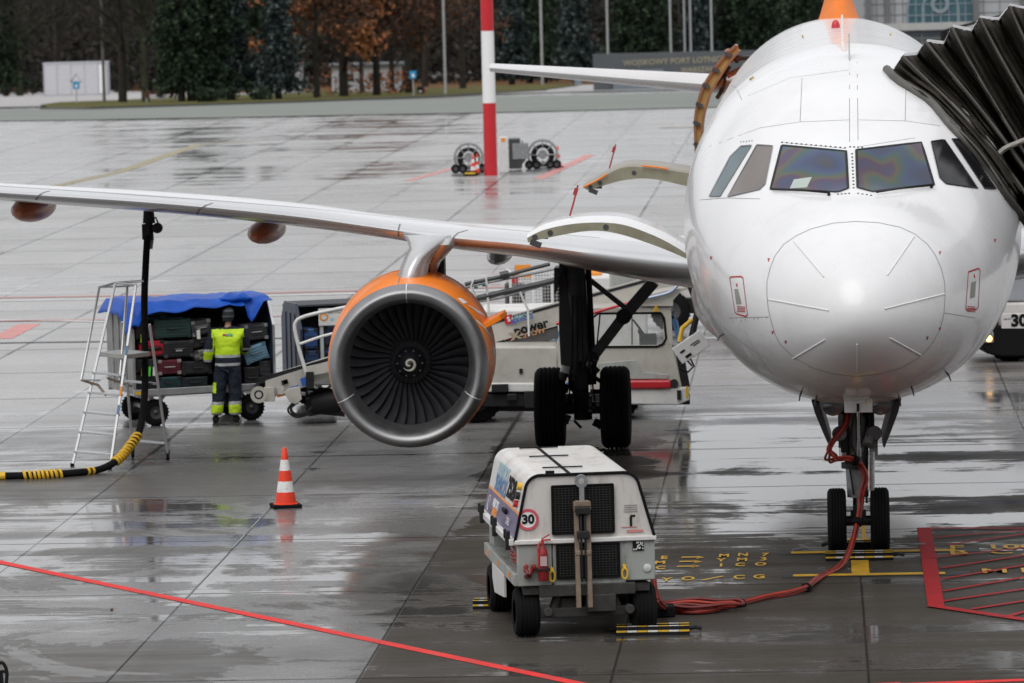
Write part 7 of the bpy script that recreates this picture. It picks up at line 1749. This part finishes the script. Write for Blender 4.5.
g.build('panel_joint', mull, TB, smooth=0)
# arched window
cx = tl_(941, 26).x; hw = 33/st_; zc_ = tl_(941, 10).z; g = MB(); P = [(cx+hw, zv+.15), (cx+hw, zc_)]+[(cx+hw*cos(a), zc_+hw*sin(a)) for a in [pi*k/20 for k in range(1, 20)]]+[(cx-hw, zc_), (cx-hw, zv+.15)]; g.prism(P, 'y', .10, .19); win = g.build('window', glz, TB, smooth=0)
g = MB()
for rr_ in (1.0, .55): g.tube([Vector((cx+hw*rr_, .08, zv+.15)), Vector((cx+hw*rr_, .08, zc_))]+[Vector((cx+hw*rr_*cos(a), .08, zc_+hw*rr_*sin(a))) for a in [pi*k/24 for k in range(25)]]+[Vector((cx-hw*rr_, .08, zv+.15))], .05, 6)
for k in range(1, 8): x_ = cx-hw+2*hw*k/8; g.box((x_, .085, (zv+zc_)/2+.4), (.045, .03, zc_-zv+.9))
for v in (4, 15): g.box((cx, .075, tl_(941, v).z), (2*hw, .03, .05))
g.build('window_frame', pm('frame_blue', (.20, .25, .28), .5), win, smooth=40)
g = MB(); g.lathe([(.25, 0), (.42, 0), (.42, .03), (.25, .03), (.25, 0)], 24, 0, TR(tl_(940, 4).x, .04, tl_(940, 4).z) @ RX(pi/2)); g.build('round_ornament', MATS['frame_blue'], win)
g = MB(); 
for k in range(10): q0_ = tl_(882+k*20, 45).x; g.box((q0_, -.02, zv*.5), (.12, .06, zv*.92))
g.box((xr/2, -.03, zv*.82), (xr, .05, .1)); g.build('curtain_mullion', mull, TB, smooth=0)

# ================================================================== JET BRIDGE CANOPY
JB = thing('jet_bridge', 'dark pleated canopy of the jet bridge pressed against the fuselage', 'jet bridge', toW((4.5, 6.5, 0)), YAW); jo = Vector((4.5, 6.5, 0))
canm = pm('canopy_fabric', (.046, .041, .034), .78, 0, 0, .35, 2.5, .6, (.09, .082, .07), bump=1, bs=7, spec=.06); cant = pm('canopy_top_fabric', (.42, .42, .43), .6, var=.2, vs=4, dirt=.3)
canr = pm('canopy_trim', (.10, .095, .085), .5, 0, .1, .3, 5)
# ribs measured on the front face: (top point, points down the rib)
ribs = [([(886.5, 69), (897, 80), (915, 91), (932, 103), (951, 126), (972, 148), (990, 172), (1008, 199), (1026, 222), (1052, 262)], 5.15),
        ([(893, 70), (910, 82), (934, 97), (958, 121), (983, 150), (1004, 180), (1024, 208), (1054, 252)], 5.5),
        ([(902, 56), (920, 74), (946, 98), (976, 130), (1002, 162), (1026, 195), (1058, 248)], 4.95),
        ([(916, 55), (934, 74), (960, 100), (988, 134), (1014, 168), (1040, 204), (1070, 250)], 5.6),
        ([(925, 42), (946, 68), (976, 104), (1002, 138), (1028, 174), (1054, 212), (1084, 262)], 4.95),
        ([(943, 44), (964, 70), (991, 108), (1016, 146), (1042, 184), (1068, 222), (1096, 268)], 5.65),
        ([(951, 27), (968, 60), (994, 104), (1020, 146), (1044, 184), (1070, 225), (1100, 270)], 5.0),
        ([(971, 31), (988, 62), (1012, 104), (1036, 146), (1062, 186), (1090, 225), (1120, 270)], 5.7),
        ([(979, 18), (998, 54), (1022, 96), (1046, 140), (1072, 182), (1100, 224), (1130, 270)], 5.05),
        ([(998, 20), (1014, 54), (1040, 96), (1066, 140), (1092, 182), (1120, 224), (1150, 270)], 5.75),
        ([(1009, 6), (1026, 44), (1050, 90), (1076, 136), (1104, 180), (1132, 222), (1162, 270)], 5.1),
        ([(1026, 9), (1044, 46), (1068, 90), (1094, 136), (1122, 180), (1150, 222), (1182, 270)], 5.75),
        ([(1040, -4), (1060, 36), (1084, 84), (1110, 132), (1138, 178), (1166, 222), (1200, 270)], 5.15),
        ([(1066, -2), (1086, 36), (1110, 84), (1138, 132), (1166, 178), (1194, 222), (1230, 270)], 5.75)]
N_ = 26
def rib_pts(px, yl):
    P = catmull([Vector((u, v, 0)) for u, v in px], 8); Ls = [0]
    for a, b in zip(P[:-1], P[1:]): Ls.append(Ls[-1]+(b-a).length)
    out = []
    for i in range(N_):
        t = Ls[-1]*i/(N_-1); k = max(j for j in range(len(P)-1) if Ls[j] <= t+1e-9); f = (t-Ls[k])/max(1e-9, Ls[k+1]-Ls[k]); q = P[k].lerp(P[k+1], f); hs_ = surf(q.x, q.y)[0]; out.append(L(q.x, q.y, yl if hs_ is None else min(yl, hs_.y-.10-(yl-4.9)*-.12))-jo)
    return out
RP = [rib_pts(px, y) for px, y in ribs]
sub = []
for i in range(len(RP)-1):
    for t in range(10):
        f = t/10; fs = f*f*(3-2*f) ; row = []
        for j in range(N_):
            a, b = RP[i][j], RP[i+1][j]; p = a.lerp(b, f); p.y = a.y+(b.y-a.y)*fs
            w_ = (mnoise.noise(Vector((i*1.7+f, j*.28, 3)))*.16+mnoise.noise(Vector((i*3.1+f*4, j*.8, 9)))*.09-.10)*sin(pi*f)+.075*sin(4*pi*f+j*.06)
            p.y += w_; row.append(p)
        sub.append(row)
sub.append(RP[-1])
g = MB(); g.loft(sub, closed=False, caps=False); can = g.build('canopy_bellows', canm, JB, smooth=75); md = can.modifiers.new('thick', 'SOLIDIFY'); md.thickness = .02
# roof of the canopy: pleats carried back over the crown
g = MB(); rows = []
for i in range(len(RP)):
    a = RP[i][0]; rows.append([a+Vector((0, 0, 0)), a+Vector((.02, .25, .03 if i % 2 else .0)), a+Vector((.05, 1.0, .01)), a+Vector((.1, 2.3, -.02)), a+Vector((.12, 3.1, -.2)), a+Vector((.15, 3.3, -2.2))])
g.loft(rows, closed=False, caps=False); tpz = g.build('canopy_roof', cant, JB, smooth=30); tpz.modifiers.new('thick', 'SOLIDIFY').thickness = .02
# padded bumper along the fuselage + rib piping
for k in range(0, len(RP), 2):
    g = MB(); g.tube([q+Vector((0, -.02, 0)) for q in RP[k]], .05 if k == 0 else .022, 8); g.build('canopy_bumper' if k == 0 else 'canopy_piping', canr, can, smooth=60)
g = MB(); pts = [L(u, v, 4.85)-jo for u, v in ((997, 156), (1004, 149), (1015, 144), (1030, 138), (1060, 126))]; g.tube(catmull(pts, 4), .035, 6); g.tube([pts[0], L(990, 150, 4.85)-jo, L(986, 154, 4.85)-jo], .02, 6); g.build('canopy_strap', pm('strap_pale', (.33, .31, .28), .6), can, smooth=60)
# dark interior, cab and tunnel out of frame
g = MB(); a = L(1100, 120, 7)-jo; g.box((1.2, 1.2, 4.6), (.9, 2.6, 2.9)); g.build('cab_interior', blackm, JB)
g = MB(); g.box((3.3, .9, 4.7), (3.6, 3.2, 2.9)); g.box((9, 1.4, 4.9), (9, 2.6, 2.6)); g.box((3.0, .8, 3.2), (3.2, 3.0, .25)); g.build('cab_body', whp, JB, bevel=.05)
g = MB(); 
for x_ in (3.2, 10.5): g.cyl((x_, 1.2, 0), (x_, 1.2, 3.6), .22, n=16)
g.build('support_leg', geargrey, JB, smooth=40)
g = MB(); a, b = W(944, 31, 140), W(1060, -8, 150); g.tube([a, (a+b)/2+Vector((0, 0, -.12)), b], .04, 6); g.tube([b, Vector((b.x, b.y, 0))], .12, 8); g.tube([a, Vector((a.x, a.y, 0))], .10, 8); tag(g.build('overhead_cable', blackm, smooth=60), 'thin dark cable slanting up in front of the arched terminal window', 'cable')

# the terminal behind the camera, unseen; added to darken near ground and reflections
TF = thing('terminal_building', 'long grey glazed terminal block behind the viewpoint, unseen, added to shade the apron', 'building', (0, -16, 0), 0)
g = MB(); g.box((0, -9, 9.5), (260, 18, 19)); g.build('wall', pm('terminal_wall', (.10, .105, .11), .5), TF, smooth=0)
g = MB()
for k in range(-16, 17): g.box((k*7.5, .1, 9.5), (.5, .4, 18.6))
for z_ in (3.5, 8, 13, 18.5): g.box((0, .12, z_), (260, .3, .5))
g.build('window_frame', pm('terminal_frame', (.30, .30, .30), .5), TF, smooth=0)
